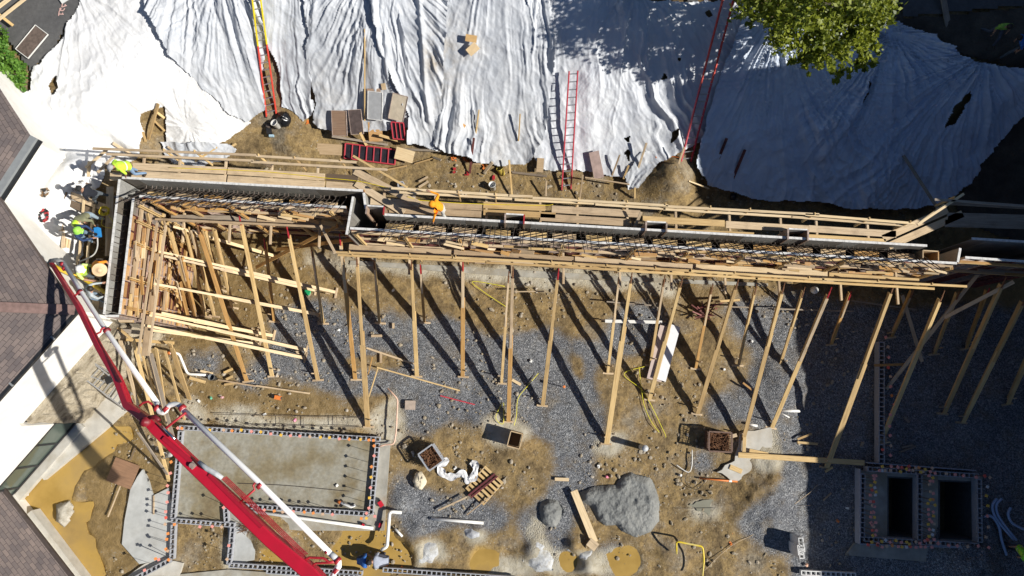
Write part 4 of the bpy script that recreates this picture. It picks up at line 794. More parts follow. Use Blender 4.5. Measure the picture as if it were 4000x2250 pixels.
LB = [((765,868),(963,1490)),((932,832),(1062,1470)),((1120,885),(1241,1485)),((1326,913),(1387,1483)),((1392,994),(1436,1668)),((1606,1012),(1628,1470)),((1808,1017),(1807,1472)),((2004,1041),(1986,1648)),((2183,1049),(2120,1585)),((2470,1060),(2370,1735)),((2668,1080),(2537,1562)),((2886,1087),(2725,1618)),((3066,1103),(2903,1722)),((3249,1122),(3016,1672)),((3497,1100),(3230,1828)),((3690,1135),(3446,1720)),((3932,1080),(3690,1617)),((4015,1150),(3764,1652)),((4110,1200),(3940,1580))]
for i, (a_, b_) in enumerate(LB):
    brace(f'long timber brace, {nth(i)} from the left of the long row on the pit floor', a_, 4.1, b_, .12, 'long timber braces', .19, heavy=i in (4, 9, 14), splice=.42 if i % 3 else .3)
SB = [((1031,932),(1070,1256)),((1214,963),(1262,1264)),((1460,1014),(1482,1262)),((1641,1033),(1657,1260)),((1988,1060),(1959,1498)),((2421,1064),(2374,1458)),((2598,1076),(2540,1428)),((2785,1107),(2718,1440)),((2956,1110),(2886,1428)),((3144,1122),(3046,1435)),((3326,1138),(3249,1346)),((3571,1130),(3485,1318)),((3750,1134),(3652,1384)),((3866,1125),(3777,1362))]
for i, (a_, b_) in enumerate(SB):
    brace(f'short timber brace, {nth(i)} from the left in the row nearer the wall', a_, 2.5, b_, .1, 'short timber braces', .13, splice=.4)
WB = [((676,885),(1085,1003)),((618,982),(1310,1141)),((640,1000),(1230,1133)),((594,1107),(1248,1229)),((571,1219),(1066,1311)),((575,1229),(1194,1367)),((630,1222),(1000,1300)),((563,1270),(1190,1398)),((590,1290),(1010,1345))]
for i, (a_, b_) in enumerate(WB):
    brace(f'pale timber brace, {nth(i)} from the top of the bundle below the end wall', a_, 3.9, b_, .15, 'pale braces of the end wall', .15, mat=W_PALE, splice=.35, tb=False)
CB = [((657,893),(754,1231)),((723,900),(800,1235)),((745,900),(835,1235)),((600,900),(640,1010)),((690,1100),(735,1280)),((640,860),(690,1130)),((700,1000),(760,1240)),((610,1090),(640,1260)),((560,870),(575,1000)),((790,900),(860,1130)),((830,890),(905,1200))]
for i, (a_, b_) in enumerate(CB):
    brace(f'slanting timber brace, {nth(i)} from the left under the pale bundle of the corner', a_, 3.9, b_, .1, 'corner braces', .13, tb=False, splice=.3)
DB = [((3524,1153),.9,(3602,1413),.1,'dark timber crossing behind a brace near the right edge'),((3860,1020),3.0,(3462,1520),.1,'thick shaded timber slanting down behind the braces at the right edge'),((3960,1100),4.0,(3690,1240),2.5,'short shaded timber high among the braces at the right edge'),((1320,880),3.8,(1000,1045),.6,'long orange timber lying across the braces beside the wall joint'),((1385,935),3.5,(1080,975),1.0,'reddish timber slanting under the joint of the two walls')]
for i, (a_, za, b_, zb, lb) in enumerate(DB):
    board('timber', P(*a_, za), P(*b_, zb), .15, .05, W_OLD if i < 3 else W_ORANGE, None, lb, 'timber')
for i, (a_, b_, lb) in enumerate([((1252,880),(1310,990),'short weathered board dangling from the rail at the joint of the walls'),((2478,890),(2505,828),'short weathered board propped upright on the long walkway'),((1000,628),(1064,652),'short block nailed across the rail of the left walkway')]):
    board('short_board', P(*a_, 5.2 if i else 4.7), P(*b_, 5.6 if i else 4.6), .1, .05, W_OLD, None, lb, 'board')
# lumber bundle leaning on the end of the short wall
LBN = [((520,1325),(660,1880)),((545,1350),(640,1650)),((575,1355),(668,1700)),((590,1380),(690,1760)),((645,1370),(720,1640)),((663,1340),(712,1500)),((470,1330),(560,1660)),((540,1690),(660,1862)),((672,1360),(740,1560)),((610,1360),(640,1560))]
for i, (a_, b_) in enumerate(LBN):
    board('leaning_timber', P(*a_, 3.1 - .1 * (i % 3)), P(*b_, .1), (.14, .10, .19)[i % 3], .05, (W_NEW, W_NEW, W_OLD, W_GREY)[i % 4], None, f'leaning timber, {nth(i)} of the lumber bundle propped against the end of the short wall', 'timber', 'lumber bundle below the boom')
# ------------------------------------------------------------ workers' platform at the short end wall
for i, (a_, b_, z, w_, mt, lb) in enumerate([
  ((430,730),(425,1000),4.6,.27,W_OLD,'upright running plank beside the grey form face of the end wall'),((390,1010),(370,1225),4.6,.27,W_OLD,'worn plank under the straw hatted worker'),((445,870),(440,1000),4.65,.42,PLY,'plywood piece in front of the worker with the blue tool'),
  ((430,690),(490,690),4.6,.3,W_OLD,'short plank end under the kneeling lime worker'),((175,725),(420,815),4.2,.27,W_OLD,'long plank bearing the tool belt at the workers platform'),((170,750),(410,850),4.15,.27,W_DARK,'second long plank below the tool belt plank'),((330,750),(310,1000),4.25,.09,W_PALE,'thin upright batten left of the olive shirted worker'),((375,760),(340,1010),4.25,.09,W_PALE,'thin batten crossing behind the olive shirted worker'),
  ((152,760),(140,885),4.0,.12,W_PALE,'pale stake leaning on the stucco wall'),((418,585),(335,655),4.6,.1,W_PALE,'pale stub crossing beside the kneeling lime worker'),((452,603),(380,675),4.6,.1,W_OLD,'brown stub beside the shoulder of the kneeling lime worker'),((350,630),(345,690),4.5,.12,W_PALE,'short upright post behind the black shirted worker'),((305,1000),(295,1100),4.3,.1,W_PALE,'pale batten under the white hose'),((345,960),(338,1100),4.3,.1,W_PALE,'pale batten beside the black gap of the platform'),
  ((258,750),(235,800),4.35,.13,W_DARK,'dark block nailed across the tool belt plank'),((250,910),(245,970),4.1,.13,W_OLD,'short block lying under the pale offcuts'),((340,1215),(440,1265),3.6,.12,W_NEW,'yellow board beside the boom pipe at the end of the platform'),((420,1245),(520,1330),3.4,.1,W_NEW,'yellow ledger board along the foot of the end wall'),((465,1325),(680,1340),2.3,.12,W_NEW,'long yellow ledger at the bottom of the short wall end'),((440,1288),(560,1300),3.2,.16,W_GREY,'grey board across the lumber bundle')]):
    board('platform_board', P(*a_, z), P(*b_, z), w_, .05, mt, None, lb, 'board')
for i in range(4):
    a_ = (258 + i * 5, 930 + i * 2); board('offcut', P(*a_, 4.05 + .03 * (i % 2)), P(a_[0] - 4, a_[1] + 34, 4.05 + .03 * (i % 2)), .06, .04, W_PALE, None, 'pale offcut in the small pile beside the hose on the platform', 'offcut', 'pile of pale offcuts')
b = thing('lumber_box', 'pale open plywood box on the platform beside the olive shirted worker', 'box', P(232, 860, 3.75))
for a_, b_, mt in (((206,815),(206,900),PLY),((256,820),(252,903),PLY),((206,815),(258,820),W_DARK),((204,901),(254,904),W_OLD)):
    p0 = P(*a_, 4.05); p1 = P(*b_, 4.05); m = MB(); m.bar(p0, p1, .04, .3); m.build('side', mt, b)
board('bottom', P(231, 818, 4.0), P(228, 902, 4.0), .36, .03, W_PALE, b)
# posts under the platform so that it stands
for i, (u, v) in enumerate(((432,740),(428,860),(424,990),(380,1050),(372,1200))):
    p = P(u, v, 4.55); board('platform_post', Vector((p.x, p.y, 2.0)), Vector((p.x, p.y, 4.55)), .09, .09, W_OLD, None, 'square post hidden under the plank platform of the end wall', 'post', 'posts under the platform', up=Vector((0, 1, 0)))
# ------------------------------------------------------------ concrete pump boom over the site
def build_boom():
    r = thing('concrete_pump_boom', 'red concrete pump boom with its white delivery pipe reaching over the site', 'boom', P(1100, 2150, 10.6))
    za = lambda t: 8.6 + t * 1.7
    tip = P(*q(21,520,1200), 6.9); k1 = P(*q(31,1000,600), 9.8); k2 = P(*q(31,1290,1180), 11.0); el = P(*q(31,1500,1340), 11.5)
    def arm(name, pts, ws, hs, mat=BOOM_RED):
        m = MB(); rings = []
        for i, p in enumerate(pts):
            d = (pts[min(i + 1, len(pts) - 1)] - pts[max(i - 1, 0)]).normalized(); y = Vector((0, 0, 1)).cross(d).normalized(); z = d.cross(y); w_, h_ = ws[i] / 2, hs[i] / 2; b = len(m.v)
            ch = .18 * w_
            m.v += [tuple(p + y * a + z * c) for a, c in ((-w_, -h_ + ch), (-w_ + ch, -h_), (w_ - ch, -h_), (w_, -h_ + ch), (w_, h_ - ch), (w_ - ch, h_), (-w_ + ch, h_), (-w_, h_ - ch))]; rings.append(b)
        for a, b in zip(rings, rings[1:]):
            for k in range(8): m.f.append((a + k, a + (k + 1) % 8, b + (k + 1) % 8, b + k)); m.m.append(0)
        m.f.append(tuple(rings[0] + k for k in range(8))[::-1]); m.f.append(tuple(rings[-1] + k for k in range(8))); m.m += [0, 0]
        return m.build(name, mat, r)
    a1 = arm('boom_arm', [tip, P(*q(31,790,180), 8.7), k1, P(*q(31,1180,900), 10.5), k2, el], [.11, .14, .16, .19, .21, .24], [.13, .17, .19, .22, .24, .26])
    e2 = P(*q(31,1560,1400), 11.55); b1 = P(*q(41,1940,330), 11.6); b2 = P(*q(42,150,1080), 11.7); b3 = P(*q(42,560,1420), 11.75); b4 = P(1640, 2700, 11.9)
    a2 = arm('boom_arm', [el + Vector((0, 0, .02)), e2, b1, b2, b3, b4], [.22, .28, .30, .34, .38, .44], [.26, .29, .31, .34, .36, .4])
    # dark upper channel and ribs on the arms
    m = MB()
    for (p, s) in ((P(*q(31,760,80), 8.28), P(*q(31,1240,950), 10.72)),): m.bar(p + Vector((.0, .0, .09)), s + Vector((.0, .0, .125)), .06, .04)
    m.build('arm_channel', BOOM_DARK, a1)
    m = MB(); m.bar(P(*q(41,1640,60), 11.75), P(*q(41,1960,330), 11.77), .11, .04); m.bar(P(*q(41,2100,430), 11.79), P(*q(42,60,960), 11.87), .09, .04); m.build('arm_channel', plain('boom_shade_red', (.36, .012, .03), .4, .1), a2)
    m = MB(); c = P(*q(41,1940,335), 11.77); m.box(c, (.16, .16, .06), 0, Matrix.Rotation(-.8, 3, 'Z')); m.lathe(c + Vector((0, 0, .03)), [(.07, 0), (.07, .06), (0, .06)], 12); m.build('pivot_plate', plain('worn_steel_plate', (.30, .23, .2), .5, .3), a2)
    c = el + Vector((0, 0, .1)); m = MB(); m.lathe(c, [(.0, -.2), (.13, -.2), (.13, .18), (.08, .18), (.08, .24), (0, .24)], 16); m.build('pivot', BOOM_DARK, r, True)
    # pipe
    RP = .072
    m = MB(); z1 = 9.3
    line = [P(*q(21,640,1195), 7.2), P(*q(31,820,40), 8.15), P(*q(31,1070,430), 9.3), P(*q(31,1590,1170), 11.2)]
    m.tube(line, RP, 12); m.build('delivery_pipe', PIPE_WHITE, r, True)
    m = MB(); sp = [q(31,1580,1150), q(31,1590,1215), q(31,1605,1245), q(31,1640,1252), q(31,1668,1232), q(31,1685,1195), q(31,1712,1172), q(31,1755,1165), q(31,1800,1172), q(31,1835,1208), q(31,1860,1250)]
    m.tube([P(*p, 11.2 + .03 * i) for i, p in enumerate(sp)], RP, 12); m.build('pipe_bend', PIPE_WHITE, r, True)
    m = MB(); m.tube([P(*q(31,1850,1230), 11.5), P(*q(42,0,478), 11.6), P(*q(42,770,1245), 11.7)], RP + .005, 12); m.build('delivery_pipe', PIPE_WHITE, r, True)
    m = MB(); m.tube([P(*p, 11.7) for p in (q(42,750,1225), q(42,800,1270), q(42,832,1310), q(42,832,1350), q(42,800,1395), q(42,775,1449), q(42,900,1700))], RP + .01, 12); m.build('pipe_bend', PIPE_WHITE, r, True)
    for a_, b_, z in ((q(31,1060,400), q(31,1090,450), 9.32), (q(31,795,25), q(31,815,55), 8.15), (q(31,1560,1190), q(31,1600,1215), 11.22), (q(31,1820,1215), q(31,1845,1190), 11.5), (q(42,20,520), q(42,60,560), 11.6), (q(42,800,1290), q(42,840,1300), 11.7), (q(42,780,1390), q(42,830,1400), 11.7), (q(31,1660,1200), q(31,1690,1225), 11.35)):
        p = (P(*a_, z) + P(*b_, z)) / 2; d = (P(1840 / 2.574, 1126 + 1230 / 2.574, z) - P(*q(31,1070,430), z)).normalized() if a_[1] < 1600 else (P(*q(42,760,1240), z) - P(*q(42,0,480), z)).normalized()
        m = MB(); m.tube([p - d * .05, p + d * .05], RP + .035, 14); m.build('pipe_clamp', BOOM_DARK if z < 9.5 else STEEL_RED, r, True)
    for a_, b_, z in ((q(21,615,1200), q(21,640,1215), 7.25), (q(21,640,1240), q(21,655,1262), 7.35), (q(42,705,1190), q(42,725,1210), 11.69)):
        p0 = P(*a_, z); p1 = P(*b_, z); m = MB(); m.tube([p0, p1], RP + .008, 12); m.build('red_band', STEEL_RED, r, True)
    # bracket arms between the arm and the pipe
    for pts, z, rad in (([q(31,740,90), q(31,775,55), q(31,805,38)], 8.2, .028), ([q(31,960,465), q(31,1010,440), q(31,1020,410), q(31,1055,395)], 9.4, .03), ([q(31,1400,1185), q(31,1440,1150), q(31,1490,1140), q(31,1520,1160), q(31,1560,1215)], 11.2, .032), ([q(31,1640,1430), q(31,1740,1350), q(31,1870,1250)], 11.6, .035), ([q(41,2400,720), q(41,2560,580), q(41,2545,540), q(42,-10,510)], 11.65, .03), ([q(42,450,1300), q(42,540,1262), q(42,680,1270), q(42,740,1310), q(42,800,1300)], 11.75, .035), ([q(42,530,1370), q(42,600,1320), q(42,740,1315), q(42,800,1310)], 11.75, .03)):
        m = MB(); m.tube([P(*p, z) for p in pts], rad, 8); m.build('pipe_bracket', STEEL_RED, r, True)
    # hydraulic lines and cylinder
    for k in range(4):
        o = k * 14; m = MB(); m.tube([P(*q(41,2230 + o,470 - o * .5), 11.95), P(*q(41,2420 + o,650 - o * .5), 11.97), P(*q(42,40 + o,830 - o * .5), 12.0), P(*q(42,400 + o,1180 - o * .5), 12.05), P(*q(42,480 + o,1250 - o * .5), 12.08)], .014, 5); m.build('hydraulic_line', STEEL_RED, r)
    m = MB(); m.tube([P(*q(41,2000,300), 11.95), P(*q(41,2080,370), 12.0), P(*q(41,2170,420), 12.0), P(*q(41,2235,465), 12.0)], [.05, .07, .07, .06], 8); m.build('hose_sleeve', plain('grey_sleeve', (.50, .52, .53), .6, .2, 9), r, True)
    m = MB(); m.tube([P(*q(31,1620,1385), 11.85), P(*q(41,1760,75), 11.95)], .035, 8); m.build('cylinder_rod', plain('chrome', (.6, .6, .62), .2, .05, 3, 1), r, True)
    m = MB(); m.tube([P(*q(31,1500,1300), 11.7), P(*q(31,1560,1290), 11.75), P(*q(31,1600,1330), 11.8)], .06, 8); m.build('pivot_arm', BOOM_DARK, r, True)
    # hoses at the tip and the end hose
    for k in range(3):
        m = MB(); m.tube([P(*q(21,520 + 12 * k,1215), 7.1), P(*q(21,570 + 16 * k,1290), 7.4), P(*q(21,630 + 14 * k,1400), 7.8), P(*q(31,690 + 12 * k,20), 8.1)], .02, 6); m.build('tip_hose', BOOM_DARK, r)
    m = MB(); m.tube([P(*q(21,640,1195), 7.2), P(*q(21,570,1165), 7.15), P(*q(21,515,1175), 6.9), P(*q(21,505,1200), 6.5)], [.075, .08, .085, .09], 10); m.build('tip_elbow', plain('dirty_rubber', (.25, .25, .24), .6, .4, 9), r, True)
    h = tag(MB_tube([P(*q(21,505,1200), 6.5), P(*q(21,570,1240), 5.9), P(*q(21,690,1300), 5.3), P(*q(21,830,1350), 4.9), P(*q(21,990,1449), 4.9), P(*q(31,1130,90), 5.0)], .075, 10, 'end_hose', plain('yellow_rubber', (.62, .42, .03), .5, .1, 6, 0, (.35, .3, .2), .4)), 'yellow rubber end hose held low over the end wall by the crew', 'hose')
def MB_tube(pts, rad, n, name, mat):
    m = MB(); m.tube(smooth_path(pts), rad, n); return m.build(name, mat, None, True)
def smooth_path(pts, k=6):
    pts = [Vector(p) for p in pts]; out = []
    for i in range(len(pts) - 1):
        p0 = pts[max(i - 1, 0)]; p1 = pts[i]; p2 = pts[i + 1]; p3 = pts[min(i + 2, len(pts) - 1)]
        for j in range(k):
            t = j / k; out.append(.5 * ((2 * p1) + (p2 - p0) * t + (2 * p0 - 5 * p1 + 4 * p2 - p3) * t * t + (3 * p1 - p0 - 3 * p2 + p3) * t ** 3))
    return out + [pts[-1]]
build_boom()
# ------------------------------------------------------------ block walls with reinforcing bars and square caps
CAPC = {'orange': plain('cap_orange', (.85, .30, .08), .55, .06), 'pink': plain('cap_pink', (.85, .33, .28), .55, .06), 'yellow': plain('cap_yellow', (.82, .50, .07), .55, .06), 'white': plain('cap_white', (.62, .62, .62), .55, .06), 'red': plain('cap_red', (.80, .12, .08), .55, .06), 'tan': plain('cap_tan', (.62, .42, .28), .55, .06)}
CAPN = {}
def cmu(label, a, b, z0, hgt=.2, courses=1, wall_w=.2, mat=CMU, group='new concrete block walls', name='block_wall'):
    A = P(*a, z0 + hgt * courses); B = P(*b, z0 + hgt * courses); A.z = B.z = z0; L = (B - A).length; d = (B - A) / L; n = Vector((-d.y, d.x, 0)); R = Matrix((d, n, Vector((0, 0, 1)))).transposed()
    r = thing(name, label, 'block wall', (A + B) / 2, group); k = max(1, round(L / .2)); st = L / k
    for c in range(courses):
        m = MB(); z = z0 + hgt * c + hgt / 2
        for s in (-1, 1): m.box((A + B) / 2 + n * s * (wall_w / 2 - .017) + Vector((0, 0, z - z0)), (L, .034, hgt - .004), 0, R)
        for i in range(k + 1):
            j = (i % 2 == 0); m.box(A + d * min(max(i * st, .016), L - .016) + Vector((0, 0, z - z0)), (.034 if not j else .044, wall_w - .07, hgt - .008), 0, R)
        m.build('course', mat, r)
    r['_'] = 0; del r['_']
    return r, A, B, d, n, z0 + hgt * courses
def caps(wall, where, spots, hgt=.83, lean=.03):
    r, A, B, d, n, zt = wall
    for (u, v, col) in spots:
        c = P(u, v, zt + hgt); t = max(.05, min((B - A).length - .05, (c - A).dot(d))); base = A + d * t; base.z = zt - .15
        top = Vector((c.x, c.y, zt + hgt)); base = base.lerp(Vector((top.x, top.y, base.z)), .35)
        m = MB(); m.tube([base, top], .009, 5)
        rb = m.build('rebar', REBAR, r)
        m = MB(); Rz = Matrix.Rotation(random.uniform(0, 1.5), 3, 'Z'); m.box(top + Vector((0, 0, .02)), (.105, .105, .03), 0, Rz); m.lathe(top + Vector((0, 0, -.04)), [(.022, 0), (.028, .05)], 8)
        o = m.build('cap', CAPC[col], rb); o['label'] = f'{col} square safety cap'
def tv(rc, *xyc): return [(*q(rc, x, y), c) for x, y, c in xyc]
w1 = cmu('block wall with caps along the back of the left slab', (699,1670), (1484,1716), SLAB_Z)
caps(w1, 'on the back block wall of the left slab', sorted(tv(31, (1790,1405,'pink'),(1830,1408,'orange'),(2110,1425,'yellow'),(2250,1425,'tan'),(2335,1432,'orange'),(2428,1425,'yellow'),(2530,1440,'pink')) + tv(42, (50,0,'yellow'),(150,20,'pink'),(252,32,'yellow'),(348,38,'pink'),(442,42,'pink'),(542,48,'tan'),(650,55,'yellow'),(740,58,'yellow'),(840,70,'pink'),(938,74,'orange'),(1052,75,'yellow'),(1136,82,'orange'),(1182,85,'orange'))))
w2 = cmu('block wall with caps on the right side of the left slab', (1474,1730), (1448,2010), SLAB_Z)
caps(w2, 'on the right block wall of the left slab', tv(42, (1188,140,'orange'),(1188,240,'pink'),(1162,350,'orange'),(1158,455,'yellow'),(1152,560,'pink'),(1142,663,'yellow'),(1136,765,'pink'),(1112,818,'pink'),(1196,848,'pink'),(1112,868,'yellow'),(1060,870,'orange')))
w3 = cmu('block wall with caps along the front of the left slab', (874,1972), (1438,2008), SLAB_Z)
caps(w3, 'on the front block wall of the left slab', tv(42, (85,785,'pink'),(185,795,'orange'),(270,805,'tan'),(375,800,'pink'),(487,806,'orange'),(577,816,'orange'),(672,826,'tan'),(770,830,'pink')))
w4 = cmu('block wall with caps on the left side of the left slab', (704,1684), (674,2026), SLAB_Z)
caps(w4, 'on the left block wall of the left slab', tv(41, (1735,195,'pink'),(1722,302,'orange'),(1715,415,'pink'),(1686,540,'pink'),(1692,610,'pink'),(1682,705,'pink'),(1668,802,'pink'),(1670,862,'red')))
w5 = cmu('short block wall stub turning down beside the red boom', (880,1985), (884,2040), SLAB_Z)
caps(w5, 'on the short stub beside the boom', tv(41, (2250,760,'pink')))
w6 = cmu('block wall running under the boom at the foot of the left slab', (668,2033), (915,2052), SLAB_Z)
caps(w6, 'on the block wall under the boom', tv(41, (1662,928,'tan'),(1756,930,'orange'),(2012,952,'pink'),(2136,950,'pink'),(2230,955,'tan')))
w7 = cmu('block wall along the shaded edge of the triangular slab', (676,2050), (670,2184), .1)
caps(w7, 'on the wall beside the triangular slab', tv(41, (1690,1022,'orange'),(1678,1078,'orange'),(1670,1178,'orange'),(1686,1195,'tan')))
w8 = cmu('block wall leaving the triangular slab diagonally', (662,2190), (500,2275), .1)
caps(w8, 'on the diagonal wall of the triangular slab', tv(41, (1566,1275,'orange'),(1598,1283,'pink'),(1698,1285,'orange'),(1456,1390,'pink')))
w9 = cmu('block wall standing right of the rust coloured wire tangle', (908,2060), (893,2205), .08)
caps(w9, 'on the wall beside the wire tangle', tv(41, (2302,1142,'pink'),(2285,1280,'tan')))
cmu('lower block wall at the bottom edge left of the boom pipe', (893,2208), (1415,2240), .06)
cmu('second lower block wall just below the first at the bottom edge', (1040,2232), (1400,2254), .06)
cmu('bottom block wall in front of the crouching workers', (1495,2226), (2010,2262), .06)
cmu('bottom block wall row in the shade of the gabled building', (3130,2238), (3345,2248), .06, mat=WHITE_BLOCK)
# the pit in the shade
wa = cmu('shaded block wall on the left of the dark pit at the lower right', (3372,1850), (3370,2100), .10, courses=2)
caps(wa, 'on the left wall of the dark pit', tv(44, (1060,440,'pink'),(1082,442,'pink'),(1068,472,'pink'),(1074,506,'yellow'),(1034,538,'yellow'),(1072,560,'white'),(1044,585,'red'),(1084,603,'yellow'),(1028,636,'pink'),(1078,634,'white'),(1028,700,'pink'),(1060,702,'red'),(1048,740,'tan'),(1068,750,'pink'),(1040,812,'pink'),(1062,808,'pink'),(1032,856,'pink'),(1068,858,'yellow'),(1036,914,'pink'),(1048,930,'pink'),(1082,912,'pink'),(1060,952,'tan'),(1050,990,'red'),(1088,992,'pink'),(1054,1042,'yellow'),(1076,1036,'pink')), .75)
wb = cmu('shaded block wall dividing the dark pit at the lower right', (3594,1850), (3594,2110), .10, courses=2)
caps(wb, 'on the dividing wall of the dark pit', tv(44, (1630,400,'pink'),(1678,416,'pink'),(1618,440,'pink'),(1656,462,'yellow'),(1632,496,'pink'),(1654,496,'pink'),(1622,526,'tan'),(1632,600,'tan'),(1660,618,'pink'),(1630,682,'yellow'),(1656,680,'orange'),(1606,720,'yellow'),(1678,736,'yellow'),(1612,780,'pink'),(1660,806,'pink'),(1612,830,'pink'),(1662,845,'yellow'),(1624,880,'pink'),(1645,905,'pink'),(1668,924,'tan'),(1610,928,'yellow'),(1620,980,'pink'),(1658,986,'white'),(1650,1032,'white'),(1618,1050,'yellow'),(1668,1082,'pink'),(1606,1084,'red'),(1630,1114,'tan')), .9)
wc = cmu('shaded block wall along the back of the dark pit', (3390,1832), (3826,1860), .10, courses=2)
caps(wc, 'on the back wall of the dark pit', tv(44, (1148,348,'yellow'),(1122,388,'pink'),(1146,388,'white'),(1172,388,'tan'),(1238,346,'pink'),(1230,388,'tan'),(1304,354,'pink'),(1342,358,'red'),(1330,400,'yellow'),(1392,374,'yellow'),(1416,346,'red'),(1414,382,'pink'),(1454,386,'tan'),(1484,364,'tan'),(1514,360,'orange'),(1534,404,'yellow'),(1556,400,'tan'),(1578,378,'yellow'),(1650,366,'tan'),(1790,420,'tan'),(1880,428,'pink'),(1964,440,'pink'),(2092,456,'pink'),(2178,444,'red'),(2228,458,'tan')), .9)
wd_ = cmu('shaded block wall along the front of the dark pit', (3376,2106), (3826,2132), .10, courses=2)
caps(wd_, 'on the front wall of the dark pit', tv(44, (1006,1136,'red'),(1042,1108,'yellow'),(1104,1124,'pink'),(1100,1138,'red'),(1142,1102,'yellow'),(1146,1158,'pink'),(1180,1088,'white'),(1192,1148,'tan'),(1226,1108,'pink'),(1248,1142,'orange'),(1284,1092,'yellow'),(1310,1152,'pink'),(1338,1110,'pink'),(1344,1156,'yellow'),(1392,1108,'yellow'),(1390,1158,'white'),(1420,1128,'yellow'),(1428,1152,'red'),(1486,1106,'tan'),(1486,1160,'pink'),(1524,1118,'pink'),(1534,1154,'pink'),(1578,1156,'pink'),(1576,1094,'pink'),(1646,1158,'pink'),(1710,1122,'pink'),(1814,1142,'pink'),(1902,1144,'pink'),(2006,1150,'tan'),(2112,1146,'pink'),(2218,1162,'pink')), .8)
we = cmu('shaded block wall on the right of the dark pit', (3826,1872), (3830,2120), .10, courses=2)
caps(we, 'right of the dark pit', tv(44, (2204,552,'white'),(2194,642,'yellow'),(2208,742,'yellow'),(2204,845,'pink'),(2214,955,'tan'),(2190,1058,'tan')), .8)
for lb, a_, b_ in (('pale form strip edging the dark pit on the left', (3350,1830), (3350,2120)), ('pale form strip edging the dark pit in front', (3350,2121), (3830,2138)), ('pale form strip edging the dark pit at the back', (3380,1806), (3800,1836))):
    p0 = P(*a_, .25); p1 = P(*b_, .25); board('form_strip', p0, p1, .04, .45, plain('pale_form', (.34, .37, .44), .7, .1), None, lb, 'form board')
wf = cmu('shaded grade beam of blocks between the right braces and the pit', (3445,1335), (3445,1812), .05, courses=2, wall_w=.25)
caps(wf, 'beside the shaded grade beam', tv(34, (1182,492,'pink'),(1206,590,'tan'),(1212,695,'pink'),(1208,798,'red'),(1230,888,'tan'),(1232,988,'pink'),(1242,1080,'orange'),(1268,1168,'pink'),(1230,1272,'pink'),(1220,1386,'pink')) + tv(44, (1228,36,'pink'),(1234,140,'tan'),(1152,180,'red'),(1230,236,'pink')), .5)
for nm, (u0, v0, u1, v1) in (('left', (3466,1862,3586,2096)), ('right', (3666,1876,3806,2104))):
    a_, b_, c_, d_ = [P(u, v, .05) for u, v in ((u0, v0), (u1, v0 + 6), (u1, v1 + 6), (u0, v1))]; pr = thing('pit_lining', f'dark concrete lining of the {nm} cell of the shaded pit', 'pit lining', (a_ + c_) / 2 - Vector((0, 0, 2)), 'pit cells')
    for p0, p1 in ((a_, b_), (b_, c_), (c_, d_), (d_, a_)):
        m = MB(); m.bar(Vector((p0.x, p0.y, -.97)), Vector((p1.x, p1.y, -.97)), .08, 2.1); m.build('side', plain('shade_dark_concrete', (.10, .10, .10), .9, .25, 6), pr)  # lining colour darkened for the shade deep in the cells
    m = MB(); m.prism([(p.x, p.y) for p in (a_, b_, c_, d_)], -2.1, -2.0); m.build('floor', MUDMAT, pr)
st = thing('block_stack', 'stack of white edged concrete blocks in the gravel near the shade line', 'blocks', P(3130, 2145, 0), 'loose concrete blocks')
for (x, y, rot) in ((335, 1115, .25), (325, 1190, .25), (345, 1160, .3), (340, 1225, .25)):
    m = MB(); c = P(*q(44, x, y), 1.0); Rz = Matrix.Rotation(rot, 3, 'Z')
    for dx, dy, sx, sy in ((0, .085, .39, .03), (0, -.085, .39, .03), (-.18, 0, .03, .14), (0, 0, .03, .14), (.18, 0, .03, .14)): m.box(Vector((c.x, c.y, .5)) + Rz @ Matrix.Rotation(1.35, 3, 'Z') @ Vector((dx, dy, 0)), (sx, sy, .98), 0, Rz @ Matrix.Rotation(1.35, 3, 'Z'))
    m.build('block', WHITE_BLOCK, st)
# ------------------------------------------------------------ people
def body_mesh(joints, edges, radii):
    me = bpy.data.meshes.new('body'); names = list(joints); ix = {n: i for i, n in enumerate(names)}
    me.from_pydata([tuple(joints[n]) for n in names], [(ix[a], ix[b]) for a, b in edges], [])
    o = bpy.data.objects.new('person', me); COL.objects.link(o)
    sk = o.modifiers.new('s', 'SKIN'); sk.use_smooth_shade = True
    lay = me.skin_vertices[0].data if me.skin_vertices else None
    if lay is None:
        bm = bmesh.new(); bm.from_mesh(me); bm.verts.layers.skin.verify(); bm.to_mesh(me); bm.free(); lay = me.skin_vertices[0].data
    for n, i in ix.items():
        r = radii[n]; lay[i].radius = r if isinstance(r, tuple) else (r, r); lay[i].use_root = (n == 'pelvis')
    sb = o.modifiers.new('b', 'SUBSURF'); sb.levels = 1; sb.render_levels = 1
    dg = bpy.context.evaluated_depsgraph_get(); ev = o.evaluated_get(dg); nm = bpy.data.meshes.new_from_object(ev)
    bpy.data.objects.remove(o); return nm
